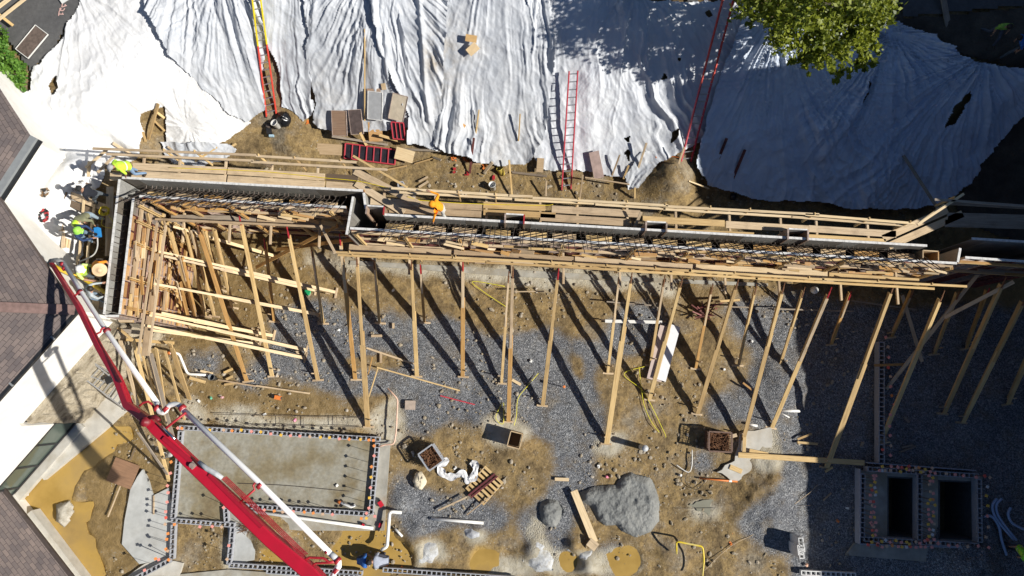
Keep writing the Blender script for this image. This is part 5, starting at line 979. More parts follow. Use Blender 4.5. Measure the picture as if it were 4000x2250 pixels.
def person(label, feet, face, pose='stand', lean=0.0, side=0.0, shirt=(.5, .5, .5), pants=(.08, .10, .16), hat=None, hatcol=(.8, .8, .8), sleeves='short', armL=None, armR=None, group='workers on the site', legs=None, vest=None, scale=1.0, hair=True, headturn=0.0, boots=(.07, .05, .035)):
    """feet: world point between the shoes; face: world angle the person faces; arm targets in body space (elbow, wrist)"""
    J = {}
    if pose == 'stand':
        J.update(pelvis=(0, 0, .95), hipL=(-.1, 0, .90), hipR=(.1, 0, .90), kneeL=(-.12, .04, .50), kneeR=(.12, .04, .50), ankleL=(-.13, -.03, .09), ankleR=(.13, -.03, .09), toeL=(-.15, .15, .04), toeR=(.15, .15, .04))
        pz = .95
    elif pose == 'stride':
        J.update(pelvis=(0, 0, .90), hipL=(-.1, 0, .86), hipR=(.1, 0, .86), kneeL=(-.14, .28, .52), kneeR=(.13, -.06, .47), ankleL=(-.17, .36, .09), ankleR=(.16, -.38, .12), toeL=(-.2, .54, .04), toeR=(.18, -.21, .04)); pz = .90
    else:   # crouch
        J.update(pelvis=(0, -.1, .42), hipL=(-.1, -.1, .40), hipR=(.1, -.1, .40), kneeL=(-.2, .26, .50), kneeR=(.2, .26, .50), ankleL=(-.17, .03, .09), ankleR=(.17, .03, .09), toeL=(-.2, .2, .04), toeR=(.2, .2, .04)); pz = .42
    if legs: J.update(legs)
    pv = Vector(J['pelvis'])
    up = {'spine': (0, 0, .18), 'chest': (0, .01, .40), 'neck': (0, .02, .555), 'chin': (0, .05, .62), 'head': (0, .045, .70), 'crown': (0, .03, .775), 'nose': (0, .135, .69), 'shL': (-.18, 0, .47), 'shR': (.18, 0, .47)}
    R = Matrix.Rotation(-lean, 3, 'X') @ Matrix.Rotation(side, 3, 'Y')
    aL = armL or ((-.26, .04, .22), (-.25, .20, .02)); aR = armR or ((.26, .04, .22), (.25, .20, .02))
    up.update(elL=aL[0], wrL=aL[1], elR=aR[0], wrR=aR[1])
    HT = Matrix.Rotation(headturn, 3, 'Z')
    for n, p in up.items():
        p = Vector(p)
        if n in ('nose', 'chin', 'crown', 'head'): p = Vector((0, 0, p.z)) + HT @ Vector((p.x, p.y, 0))
        J[n] = tuple(pv + R @ p)
    rad = dict(pelvis=(.155, .12), spine=(.145, .11), chest=(.165, .12), neck=.058, chin=.062, head=.088, crown=.07, nose=.016, shL=.075, shR=.075, elL=.05, elR=.05, wrL=.034, wrR=.034, hipL=.095, hipR=.095, kneeL=.062, kneeR=.062, ankleL=.046, ankleR=.046, toeL=.042, toeR=.042)
    E = [('pelvis', 'spine'), ('spine', 'chest'), ('chest', 'neck'), ('neck', 'chin'), ('chin', 'head'), ('head', 'crown'), ('head', 'nose'), ('chest', 'shL'), ('chest', 'shR'), ('shL', 'elL'), ('shR', 'elR'), ('elL', 'wrL'), ('elR', 'wrR'), ('pelvis', 'hipL'), ('pelvis', 'hipR'), ('hipL', 'kneeL'), ('hipR', 'kneeR'), ('kneeL', 'ankleL'), ('kneeR', 'ankleR'), ('ankleL', 'toeL'), ('ankleR', 'toeR')]
    for s in 'LR':    # hands: palm, four bent fingers and a thumb
        el, wr = Vector(J['el' + s]), Vector(J['wr' + s]); d = (wr - el).normalized(); sd_ = d.cross(Vector((0, 0, 1))); sd_ = sd_.normalized() if sd_.length > .05 else Vector((1, 0, 0)); nn = sd_.cross(d)
        pal = wr + d * .07; J['pal' + s] = tuple(pal); rad['pal' + s] = (.034, .02); E.append(('wr' + s, 'pal' + s))
        for k in range(4):
            o = (k - 1.5) * .021; ln = (.07, .082, .076, .06)[k]
            a = pal + d * .03 + sd_ * o; b = a + d * ln * .55 - nn * .012; c = b + d * ln * .3 - nn * .03
            for t, p in (('a', a), ('b', b), ('c', c)): J[f'f{s}{k}{t}'] = tuple(p); rad[f'f{s}{k}{t}'] = .0095 if t != 'c' else .007
            E += [('pal' + s, f'f{s}{k}a'), (f'f{s}{k}a', f'f{s}{k}b'), (f'f{s}{k}b', f'f{s}{k}c')]
        ts = 1 if s == 'L' else -1; a = wr + d * .035 + sd_ * .035 * ts; b = a + d * .035 + sd_ * .018 * ts
        for t, p in (('a', a), ('b', b)): J[f't{s}{t}'] = tuple(p); rad[f't{s}{t}'] = .011
        E += [('wr' + s, f't{s}a'), (f't{s}a', f't{s}b')]
    me = body_mesh({k: Vector(v) for k, v in J.items()}, E, rad)
    shm = cloth('%02d%02d%02d' % tuple(int(c * 99) for c in shirt), shirt); pam = cloth('%02d%02d%02d' % tuple(int(c * 99) for c in pants), pants); bom = cloth('boot', boots)
    for m in (SKIN, shm, pam, bom): me.materials.append(m)
    segs = []
    for a, b in E:
        if a[:2] in ('fL', 'fR', 'tL', 'tR') or a[:3] in ('pal',) or b[:2] in ('pa',) or b[:2] in ('fL', 'fR', 'tL', 'tR'): mi = 0
        elif a in ('neck', 'chin', 'head'): mi = 0
        elif a[:2] == 'el': mi = 1 if sleeves == 'long' else 0
        elif a[:2] == 'sh' or a in ('spine', 'chest'): mi = 1
        elif a == 'pelvis' and b == 'spine': mi = 1
        elif a[:3] == 'ank': mi = 3
        else: mi = 2
        segs.append((Vector(J[a]), Vector(J[b]), mi))
    for p in me.polygons:
        c = p.center; best = 9; bi = 0
        for a, b, mi in segs:
            ab = b - a; t = max(0, min(1, (c - a).dot(ab) / ab.length_squared)); dd = (c - a - ab * t).length
            if dd < best: best, bi = dd, mi
        p.material_index = bi; p.use_smooth = True
    Rz = Matrix.Rotation(face - PI / 2, 4, 'Z'); M4 = Matrix.Translation(Vector(feet)) @ Rz @ Matrix.Scale(scale, 4)
    me.transform(M4); o = link('person', me); tag(o, label, 'person', group)
    hd = M4 @ Vector(J['head']); cr = M4 @ Vector(J['crown']); upv = (cr - (M4 @ Vector(J['chin']))).normalized(); fw = (M4 @ Vector(J['nose']) - hd).normalized()
    # ears
    sdv = upv.cross(fw).normalized()
    if hat in ('hard', 'helmet'):
        m = MB(); m.lathe(hd + upv * .045, [(.155, -.012), (.158, .0), (.128, .008), (.125, .05), (.105, .095), (.06, .125), (0, .132)], 16, 0, upv); m.bar(hd + upv * .045 + fw * .12, hd + upv * .05 + fw * .2, .17, .012, 0, upv); m.bar(hd + upv * .175 - fw * .1, hd + upv * .178 + fw * .1, .03, .014, 0, upv)
        m.build('hard_hat', plain('hat_%02d%02d%02d' % tuple(int(c * 99) for c in hatcol), hatcol, .35, .04), o, True)
    elif hat == 'cap':
        m = MB(); m.lathe(hd + upv * .03, [(.108, -.01), (.11, .03), (.095, .07), (.05, .098), (0, .103)], 14, 0, upv); m.bar(hd + upv * .04 + fw * .08, hd + upv * .03 + fw * .19, .15, .012, 0, upv); m.build('cap', cloth('cap%02d%02d%02d' % tuple(int(c * 99) for c in hatcol), hatcol), o, True)
    elif hat == 'straw':
        m = MB(); m.lathe(hd + upv * .05, [(.115, 0), (.23, -.02), (.25, -.008), (.23, .0), (.115, .02), (.085, .09), (.04, .125), (0, .13)], 24, 0, upv); m.build('straw_hat', STRAW, o, True)
    elif hat == 'hood':
        m = MB(); m.lathe(hd + upv * -.03 - fw * .015, [(.10, -.08), (.12, -.03), (.125, .05), (.10, .12), (.05, .155), (0, .16)], 14, 0, upv); m.build('hood', shm, o, True)
    else:
        m = MB(); m.lathe(hd + upv * .0 - fw * .012, [(.088, -.06), (.10, -.02), (.10, .05), (.08, .10), (.04, .122), (0, .125)], 14, 0, upv); m.build('hair', HAIR, o, True)
    if vest:
        ch = M4 @ Vector(J['chest']); sp = M4 @ Vector(J['pelvis']); ax = (ch - sp).normalized(); xx = (M4.to_3x3() @ Vector((1, 0, 0))).normalized(); yy = ax.cross(xx); m = MB(); rings = []
        for t, rx, ry in ((-.02, .205, .165), (.15, .20, .16), (.36, .225, .165), (.47, .20, .14), (.54, .11, .10)):
            b = len(m.v); c = sp + ax * t * scale; m.v += [tuple(c + xx * rx * math.cos(2 * PI * k / 16) + yy * ry * math.sin(2 * PI * k / 16)) for k in range(16)]; rings.append(b)
        for i, (a, b) in enumerate(zip(rings, rings[1:])):
            for k in range(16): m.f.append((a + k, a + (k + 1) % 16, b + (k + 1) % 16, b + k)); m.m.append(1 if i == 1 and False else 0)
        m.build('vest', [cloth('vest', vest), PVC], o, True)
        m = MB()
        for t in (.20,):
            c = sp + ax * t * scale; pr = [(0.212, -.025), (.212, .025)]; rr = []
            for s in (-.025, .025): b = len(m.v); cc = c + ax * s; m.v += [tuple(cc + xx * .218 * math.cos(2 * PI * k / 16) + yy * .172 * math.sin(2 * PI * k / 16)) for k in range(16)]; rr.append(b)
            for k in range(16): m.f.append((rr[0] + k, rr[0] + (k + 1) % 16, rr[1] + (k + 1) % 16, rr[1] + k)); m.m.append(0)
        m.build('reflective_band', plain('reflective', (.75, .76, .76), .3, .03), o)
    return o
def ang(u0, v0, u1, v1): return math.atan2(-(v1 - v0), u1 - u0)
LIME = (.55, .85, .06); 
person('person in a lime safety shirt and jeans bracing on the upper plank walkway', P(548, 678, 5.18), ang(480, 650, 445, 690), 'stand', .45, 0, LIME, (.20, .30, .45), 'cap', (.35, .35, .36), armL=((-.30, .12, .25), (-.2, .32, .08)), armR=((.32, .0, .25), (.30, .18, .05)), vest=LIME, legs=dict(kneeL=(-.16, .1, .5), ankleL=(-.2, -.18, .09), toeL=(-.22, .0, .04)))
person('person in a black shirt and grey jeans walking on the tarp beside the platform', P(425, 785, 4.22), ang(380, 740, 320, 730), 'stride', .25, 0, (.012, .014, .022), (.10, .12, .14), 'cap', (.02, .02, .02), armL=((-.30, .05, .2), (-.22, .3, .12)), armR=((.3, .05, .25), (.34, .28, .2)))
person('person in an olive shirt and lime hard hat bending over the platform', P(398, 858, 4.25), ang(340, 820, 330, 880), 'stand', .75, 0, (.22, .22, .13), (.30, .38, .45), 'hard', LIME, 'long', armL=((-.28, .12, .24), (-.2, .38, .08)), armR=((.28, .12, .24), (.2, .38, .05)))
person('person in a navy shirt gripping the blue vibrator motor above the grey form', P(372, 934, 4.62), ang(311, 905, 380, 915), 'stand', .35, 0, (.02, .045, .12), (.18, .27, .36), 'hard', (.35, .75, .1), 'long', armL=((-.28, .18, .26), (-.12, .46, .22)), armR=((.28, .18, .26), (.12, .46, .22)))
person('person in a white hard hat and lime vest guiding the boom hose', P(385, 1075, 4.65), ang(300, 1050, 380, 1090), 'stand', .3, -.1, (.60, .78, .25), (.10, .12, .14), 'hard', (.85, .85, .83), armL=((-.28, .18, .24), (-.2, .42, .1)), armR=((.28, .18, .24), (.2, .42, .1)), vest=(.50, .78, .10))
person('person in an orange safety shirt under a wide straw hat', P(425, 1045, 4.66), ang(361, 1033, 420, 1075), 'stand', .85, 0, (.95, .30, .02), (.09, .08, .12), 'straw', sleeves='short', armL=((-.3, .18, .3), (-.22, .42, .22)), armR=((.3, .12, .26), (.26, .36, .1)))
person('bare headed person in a grey shirt bending below the yellow hose', P(410, 1168, 4.62), ang(350, 1160, 400, 1130), 'stand', .5, .05, (.42, .46, .48), (.20, .27, .36), None, sleeves='long', armL=((-.28, .2, .3), (-.2, .5, .3)), armR=((.28, .14, .24), (.22, .36, .08)))
person('person in a bright orange hooded sweatshirt gripping rail and form', P(1738, 838, 5.15), ang(1730, 800, 1650, 806), 'stand', .42, 0, (1.0, .33, .01), (.55, .54, .50), 'hood', sleeves='long', armL=((-.34, .16, .34), (-.46, .36, .10)), armR=((.40, -.08, .36), (.52, .16, .52)))
person('person in a blue shirt crouching in the puddle opposite the grey shirted one', P(1418, 2180, .0), ang(1410, 2180, 1470, 2178), 'crouch', .75, 0, (.03, .13, .42), (.05, .06, .09), 'cap', (.02, .02, .025), armL=((-.26, .2, .26), (-.1, .46, .2)), armR=((.26, .2, .26), (.1, .46, .14)))
person('person in a pale grey shirt crouching in the puddle over a white pipe', P(1510, 2178, .0), ang(1520, 2180, 1460, 2180), 'crouch', .95, 0, (.33, .36, .44), (.06, .06, .08), 'cap', (.02, .02, .025), armL=((-.26, .2, .26), (-.1, .46, .2)), armR=((.26, .2, .26), (.1, .46, .2)), scale=1.12)
person('person in a green shirt leaning on a rail in the dark top right corner', T(3850, 150, .0), ang(3890, 113, 3900, 200), 'stride', .4, .2, (.22, .42, .06), (.07, .08, .11), None)
person('person in a blue shirt stooping beside the green shirted one in the shade', T(3935, 215, .0), ang(3950, 150, 3890, 150), 'stride', .7, 0, (.04, .16, .50), (.10, .11, .12), None)
person('person in a lime vest and hard hat cut by the right frame edge', P(3925, 2128, .0), ang(3975, 2150, 3900, 2200), 'stand', .35, 0, (.28, .75, .04), (.05, .06, .08), 'hard', (.30, .85, .05), vest=(.22, .72, .03))
m = MB(); c = P(382, 908, 5.55); m.box(c, (.16, .34, .2), 0, Matrix.Rotation(.2, 3, 'Z')); m.tube([c + Vector((-.02, .22, 0)), c + Vector((.0, .3, .05))], .03, 8, 1); m.lathe(c + Vector((0, -.1, .1)), [(.06, 0), (.06, .04), (0, .04)], 10, 1)
tag(m.build('vibrator_motor', [plain('tool_blue', (.03, .25, .60), .45, .1), BLACK]), 'blue concrete vibrator motor held over the end wall form', 'power tool')
tag(MB_tube([P(380, 920, 5.5), P(381, 960, 5.2), P(370, 990, 5.0), P(345, 1008, 4.9), P(310, 1022, 4.8)], .025, 8, 'vibrator_hose', plain('pale_hose', (.55, .55, .53), .6, .1)), 'pale grey vibrator hose curving under the navy shirted worker', 'hose')
def coil(name, label, cat, c, rx, ry, n, r, mat, jit=.1, h=.05, seed=0, group=None):
    rnd = random.Random(seed); pts = []
    for i in range(n * 12):
        a = i * PI / 6; k = 1 + rnd.uniform(-jit, jit); pts.append(Vector(c) + Vector((rx * k * math.cos(a), ry * k * math.sin(a), rnd.uniform(.02, h))))
    return tag(MB_tube(pts, r, 5, name, mat), label, cat, group)
YEL = plain('yellow_cord', (.78, .60, .03), .5, .08)
coil('cord', 'tangled yellow extension cord heaped on the workers platform', 'cord', P(412, 826, 4.68), .15, .15, 9, .012, YEL, .35, .12, 3)
def cord(label, pts, r, mat, name='cord', cat='cord', group=None): return tag(MB_tube(pts, r, 6, name, mat), label, cat, group)
cord('yellow cord trailing from the heap toward the blue vibrator', [P(402, 850, 4.75), P(398, 880, 4.8), P(436, 890, 4.75), P(440, 865, 4.75), P(425, 845, 4.72)], .012, YEL)
cord('yellow cord along the plank walkway of the left wall section', [P(*q(21,1690,-1), 5.22) if False else P(660, 655, 5.22), P(990, 668, 5.22), P(1150, 682, 5.22), P(1260, 694, 5.24), P(1400, 708, 5.3), P(1520, 735, 5.35)], .013, YEL)
cord('yellow cord drooping past the orange hooded worker along the planks', [P(1590, 768, 5.25), P(1640, 782, 5.22), P(1690, 786, 5.2), P(1800, 794, 5.2), P(1990, 800, 5.2), P(2130, 802, 5.2), P(2160, 798, 5.25)], .013, YEL)
# ------------------------------------------------------------ ladders
def ladder(label, b0, b1, t0, t1, cols, mats_r=ALU, rung=.305, group='ladders on the bank', name='ladder'):
    c = (b0 + b1) / 2; r = thing(name, label, 'ladder', c, group); L = ((t0 + t1) / 2 - c).length; n = max(3, int(L / rung))
    for k, (a, b) in enumerate(((b0, t0), (b1, t1))):
        for (s0, s1, mt) in cols:
            board('rail', a.lerp(b, s0), a.lerp(b, s1 - .002), .055, .10, mt, r, up=(b1 - b0).cross(t0 - b0).normalized())
    for i in range(n):
        s = (i + .6) / n; m = MB(); m.tube([b0.lerp(t0, s), b1.lerp(t1, s)], .026, 6); m.build('rung', mats_r, r)
    for a in (b0, b1):
        m = MB(); m.box(a + Vector((0, 0, .02)), (.07, .09, .05)); m.build('foot', BLACK, r)
    return r
LRED = plain('ladder_red', (.70, .07, .045), .45, .08); LYEL = plain('ladder_yellow', (.80, .62, .02), .45, .08); LDRED = plain('ladder_dark_red', (.50, .05, .07), .45, .08)
ladder('long extension ladder, yellow above and red below, beside the leftmost sheets', T(1043, 458, .05), T(1081, 447, .05), P(985, -8, 4.75), P(1017, -12, 4.75), [(0, .62, LRED), (.62, 1, LYEL)])
ladder('short red ladder with silver rungs leaning in the middle of the plastic slope', P(2194, 742, .35), P(2230, 738, .35), P(2223, 277, 3.2), P(2257, 275, 3.2), [(0, 1, LDRED)])
ladder('long red extension ladder reaching the top edge beside the tree', T(2657, 640, .05), T(2697, 634, .05), P(2826, -12, 4.85), P(2868, -12, 4.85), [(0, .5, LDRED), (.5, 1, LRED)])
st = ladder('aluminium stepladder leaning above the ledge under the red boom', P(525, 1545, .3), P(490, 1600, .3), P(322, 1385, 3.4), P(268, 1432, 3.4), [(0, 1, ALU)], group='stepladders', name='stepladder')
for a_, b_ in ((((265,1433), 3.42), ((430,1500), 1.6)), (((320,1388), 3.42), ((470,1480), 1.6))): board('hinged_leg', P(*a_[0], a_[1]), P(*b_[0], b_[1]), .035, .06, ALU, st)
m = MB(); m.box(P(430, 1480, 1.9), (.4, .3, .05), 0, Matrix.Rotation(.5, 3, 'Z')); m.build('pail_shelf', BLACK, st)
# ------------------------------------------------------------ tree and shrub
def foliage(name, blobs, n, size, mat, parent, seed, zmin=None):
    r = np.random.default_rng(seed); V = []; Fc = []; tone = []
    tot = sum(b[4] for b in blobs)
    for (cxx, cyy, czz, rr, wgt, sq) in blobs:
        k = int(n * wgt / tot)
        cl = r.normal(size=(max(6, k // 26), 3)); cl /= np.linalg.norm(cl, axis=1)[:, None]; cl *= (r.random(len(cl)) ** .42)[:, None]
        ci = r.integers(0, len(cl), k); p = cl[ci] * rr + r.normal(size=(k, 3)) * rr * .10
        p[:, 2] *= sq; p += (cxx, cyy, czz); t = r.random(len(cl))[ci] * .6 + r.random(k) * .4
        for q_, tt in zip(p, t):
            d = r.normal(size=3); d[2] = abs(d[2]) + .5; d /= np.linalg.norm(d); a = np.cross(d, r.normal(size=3)); a /= np.linalg.norm(a) + 1e-9; b = np.cross(d, a); s = size * (.6 + .8 * r.random()); i = len(V)
            V += [tuple(q_ - a * s), tuple(q_ - a * s * .1 - b * s * .55), tuple(q_ + a * s), tuple(q_ - a * s * .1 + b * s * .55)]; Fc.append((i, i + 1, i + 2, i + 3)); tone += [tt] * 4
    me = bpy.data.meshes.new(name); me.from_pydata(V, [], Fc); me.materials.append(mat); at = me.attributes.new('tone', 'FLOAT', 'POINT'); at.data.foreach_set('value', np.array(tone, np.float32))
    return link(name, me, parent)
def build_tree():
    b = T(2990, 80, 0); r = thing('tree', 'leafy yellow green tree at the top of the bank beside the long red ladder', 'tree', b)
    cs = [(P(3130, 50, 7.6), 1.45, 1.3), (P(3270, 120, 7.3), 1.3, 1.1), (P(3410, 30, 7.8), 1.05, .8), (P(3220, 190, 6.6), .9, .6), (P(3370, 140, 6.9), .7, .4), (P(3060, 110, 7.0), .6, .3), (P(3020, -60, 8.6), 1.6, 1.1), (P(3250, -120, 9.2), 2.2, 1.6), (P(2950, 15, 7.2), .8, .35), (P(3390, 215, 6.4), .6, .3), (P(3270, 285, 6.0), .45, .14), (P(3120, 220, 6.4), .5, .2), (P(3470, 60, 7.2), .5, .2), (P(3190, 270, 6.0), .35, .08), (P(3330, 265, 6.1), .4, .12), (P(3130, -200, 9.0), 1.9, 1.2)]
    m = MB(); tip = P(3180, -40, 7.4); trunk = smooth_path([b - Vector((0, 0, .3)), b + Vector((.1, .3, 1.6)), b.lerp(tip, .6), tip]); n = len(trunk); m.tube(trunk, [.20 * (1 - i / n * .75) for i in range(n)], 9); m.build('trunk', BARK, r, True)
    for c, rr, _ in cs:
        s = trunk[int(n * .45)] if c.z < 7.2 else trunk[int(n * .7)]; mid = s.lerp(c, .5) + Vector((0, 0, .25)); pa = smooth_path([s, mid, c]); m = MB(); m.tube(pa, [.07 * (1 - i / len(pa) * .8) for i in range(len(pa))], 6); m.build('limb', BARK, r, True)
    foliage('crown', [(c.x, c.y, c.z, rr, w_, .75) for c, rr, w_ in cs], 17000, .085, LEAF, r, 5)
build_tree()
def build_shrub():
    b = T(45, 300, 0); r = thing('shrub', 'bright green rounded shrub between the asphalt and the shingled wing', 'shrub', b)
    bl = []
    for u, v, rr, z in ((20,175,.55,.5),(25,235,.62,.6),(60,270,.6,.6),(85,310,.55,.5),(30,300,.7,.65),(-30,230,.7,.6),(60,340,.4,.4),(110,330,.35,.35),(-10,150,.5,.4)):
        p = T(u, v, z); bl.append((p.x, p.y, p.z, rr, rr * rr, .8))
        m = MB(); m.tube([T(u, v, -.05), p], [.03, .012], 5); m.build('stem', BARK, r)
    foliage('leaves', bl, 5200, .075, LEAF_B, r, 9)
build_shrub()
# ------------------------------------------------------------ things lying on the slope and bench
def sheet_board(label, quad, mat, th=.02, name='plywood_sheet', cat='plywood', lift=.06, zs=None, frame_=None, group=None):
    """a flat rectangle from three corners a, b, d (photo points on the ground or with heights)"""
    lift += .28 if quad[0][1] < 560 and quad[0][0] > 420 else 0
    pts = [(T(u, v, lift) if zs is None else P(u, v, zs[i])) for i, (u, v) in enumerate(quad[:3])]
    a, b, d = pts; x = (b - a); y = (d - a); y = y - x * (y.dot(x) / x.length_squared); n = x.cross(y).normalized(); n = n if n.z > 0 else -n
    c = a + x / 2 + y / 2; xl, yl = x.length, y.length; R = Matrix((x.normalized(), n.cross(x.normalized()), n)).transposed()
    m = MB(); m.box((0, 0, 0), (xl, yl, th))
    me = bpy.data.meshes.new(name); me.from_pydata(m.v, [], m.f); me.materials.append(mat)
    o = bpy.data.objects.new(name, me); COL.objects.link(o); o.matrix_basis = Matrix.Translation(c) @ R.to_4x4()
    tag(o, label, cat, group)
    if frame_:
        for nm, p0, p1 in (('edge', (-xl / 2, -yl / 2), (xl / 2, -yl / 2)), ('edge', (-xl / 2, yl / 2), (xl / 2, yl / 2)), ('edge', (-xl / 2, -yl / 2), (-xl / 2, yl / 2)), ('edge', (xl / 2, -yl / 2), (xl / 2, yl / 2))):
            m = MB(); m.bar((*p0, .012), (*p1, .012), .022, .05, 0); e = m.build(nm, frame_, None); e.parent = o
    return o
g = 'form panels and boards leaning on the bank'
sheet_board('brown grey form panel, leftmost of those leaning on the sheeting', [q(12,800,1405), q(12,945,1410), q(12,795,1158)], PLY_BROWN, .03, 'form_panel_sheet', 'form panel', .25, frame_=STEEL_PINK, group=g)
sheet_board('dark brown patterned form panel leaning second from the left', [q(12,985,1395), q(12,1108,1388), q(12,942,1155)], plain('film_faced_brown', (.10, .075, .07), .5, .3, 6), .03, 'form_panel_sheet', 'form panel', .25, frame_=STEEL_PINK, group=g)
sheet_board('tall pale grey form panel on the leaning stack', [q(12,1150,1245), q(12,1290,1262), q(12,1155,972)], plain('film_faced_grey', (.36, .37, .385), .6, .12, 5), .03, 'form_panel_sheet', 'form panel', .32, frame_=CEM_EDGE, group=g)
sheet_board('brown panel edge showing behind the tall pale grey panel', [q(12,1142,1000), q(12,1276,1000), q(12,1142,938)], PLY_BROWN, .03, 'plywood_sheet', 'plywood', .2, group=g)
sheet_board('orange striped plywood panel below the tall grey panel', [q(12,1150,1442), q(12,1286,1440), q(12,1152,1250)], PLY_ORANGE, .03, 'plywood_sheet', 'plywood', .25, group=g)
sheet_board('cream plywood scrap at the top of the leaning stack', [q(12,1290,960), q(12,1335,955), q(12,1200,905)], PLY, .02, 'plywood_sheet', 'plywood', .28, group=g)
sheet_board('tan form panel leaning right of the grey one, tilted', [q(12,1355,1240), q(12,1500,1280), q(12,1395,990)], plain('tan_panel', (.50, .43, .33), .7, .15, 4), .03, 'form_panel_sheet', 'form panel', .34, frame_=STEEL_PINK, group=g)
def steel_frame(label, quad, n, lift=.2, mat=LDRED, back=None):
    lift += .25 if quad[0][1] < 560 else 0; pts = [T(u, v, lift) for u, v in quad[:3]]; a, b, d = pts; x = b - a; y = d - a; r = thing('ribbed_form', label, 'form panel', a + x / 2 + y / 2, 'steel frames on the bench')
    for p0, p1 in ((a, b), (d, d + x), (a, d), (b, b + y)): board('frame_bar', p0, p1, .05, .06, mat, r)
    for i in range(1, n): board('rib', a + x * i / n, a + x * i / n + y, .04, .07, mat, r)
    m = MB(); c = a + x / 2 + y / 2 - Vector((0, 0, .035)); nn = x.cross(y).normalized(); nn = nn if nn.z > 0 else -nn
    R = Matrix((x.normalized(), nn.cross(x.normalized()), nn)).transposed(); m.box(c, (x.length, y.length, .02), 0, R); m.build('plate', back or plain('black_film', (.022, .02, .026), .45, .5, 6), r); return r
steel_frame('dark panel lying on the bench with a row of red ribs', [q(22,895,150), q(22,1400,215), q(22,905,2)], 7, .12)
steel_frame('red steel frame standing under the tan tilted panel', [q(12,1400,1440), q(12,1520,1449), q(12,1380,1275)], 3, .3)
sheet_board('cream plywood sheet left of the dark ribbed panel', [q(22,620,110), q(22,868,122), q(22,635,0)], PLY, .02, lift=.1)
sheet_board('pale plywood sheet right of the dark ribbed panel, tilted', [q(22,1400,165), q(22,1580,215), q(22,1415,45)], W_PALE, .02, lift=.3)
sheet_board('plywood scrap on the bench under the densely pleated sheet', [q(22,2180,210), q(22,2275,215), q(22,2190,108)], PLY, .02, lift=.12)
sheet_board('tan plywood offcut, upper of two lying high on the pleated slope', [q(12,2112,480), q(12,2222,498), q(12,2118,410)], plain('tan_card', (.60, .38, .16), .7, .1), .02, 'offcut', 'offcut', .3)
sheet_board('cream plywood offcut, lower of two lying high on the pleated slope', [q(12,2172,632), q(12,2258,555), q(12,2105,575)], plain('cream_card', (.72, .54, .32), .7, .1), .02, 'offcut', 'offcut', .3)
sheet_board('orange brown plywood offcut at the foot of the pleated slope', [q(12,2072,1382), q(12,2120,1310), q(12,2005,1330)], plain('orange_card', (.60, .32, .10), .7, .1), .02, 'offcut', 'offcut', .3)
sheet_board('purplish plywood sheet leaning right of the short red ladder', [q(23,818,380), q(23,915,358), q(23,750,120)], plain('purple_ply', (.38, .28, .25), .7, .25, 3), .02, lift=.4)
sheet_board('short tan plywood piece left of the short red ladder', [q(23,242,300), q(23,310,305), q(23,248,160)], PLY, .02, lift=.3)
SP = [(q(12,1122,362), q(12,1095,830), q(12,1112,1250), 'tall thin pole leaning against the sheeting beside the grey panel'), ]
board('pole', T(*q(12,1114,1255), .45), T(*q(12,1122,362), .6), .05, .05, W_NEW, None, SP[0][3], 'pole')
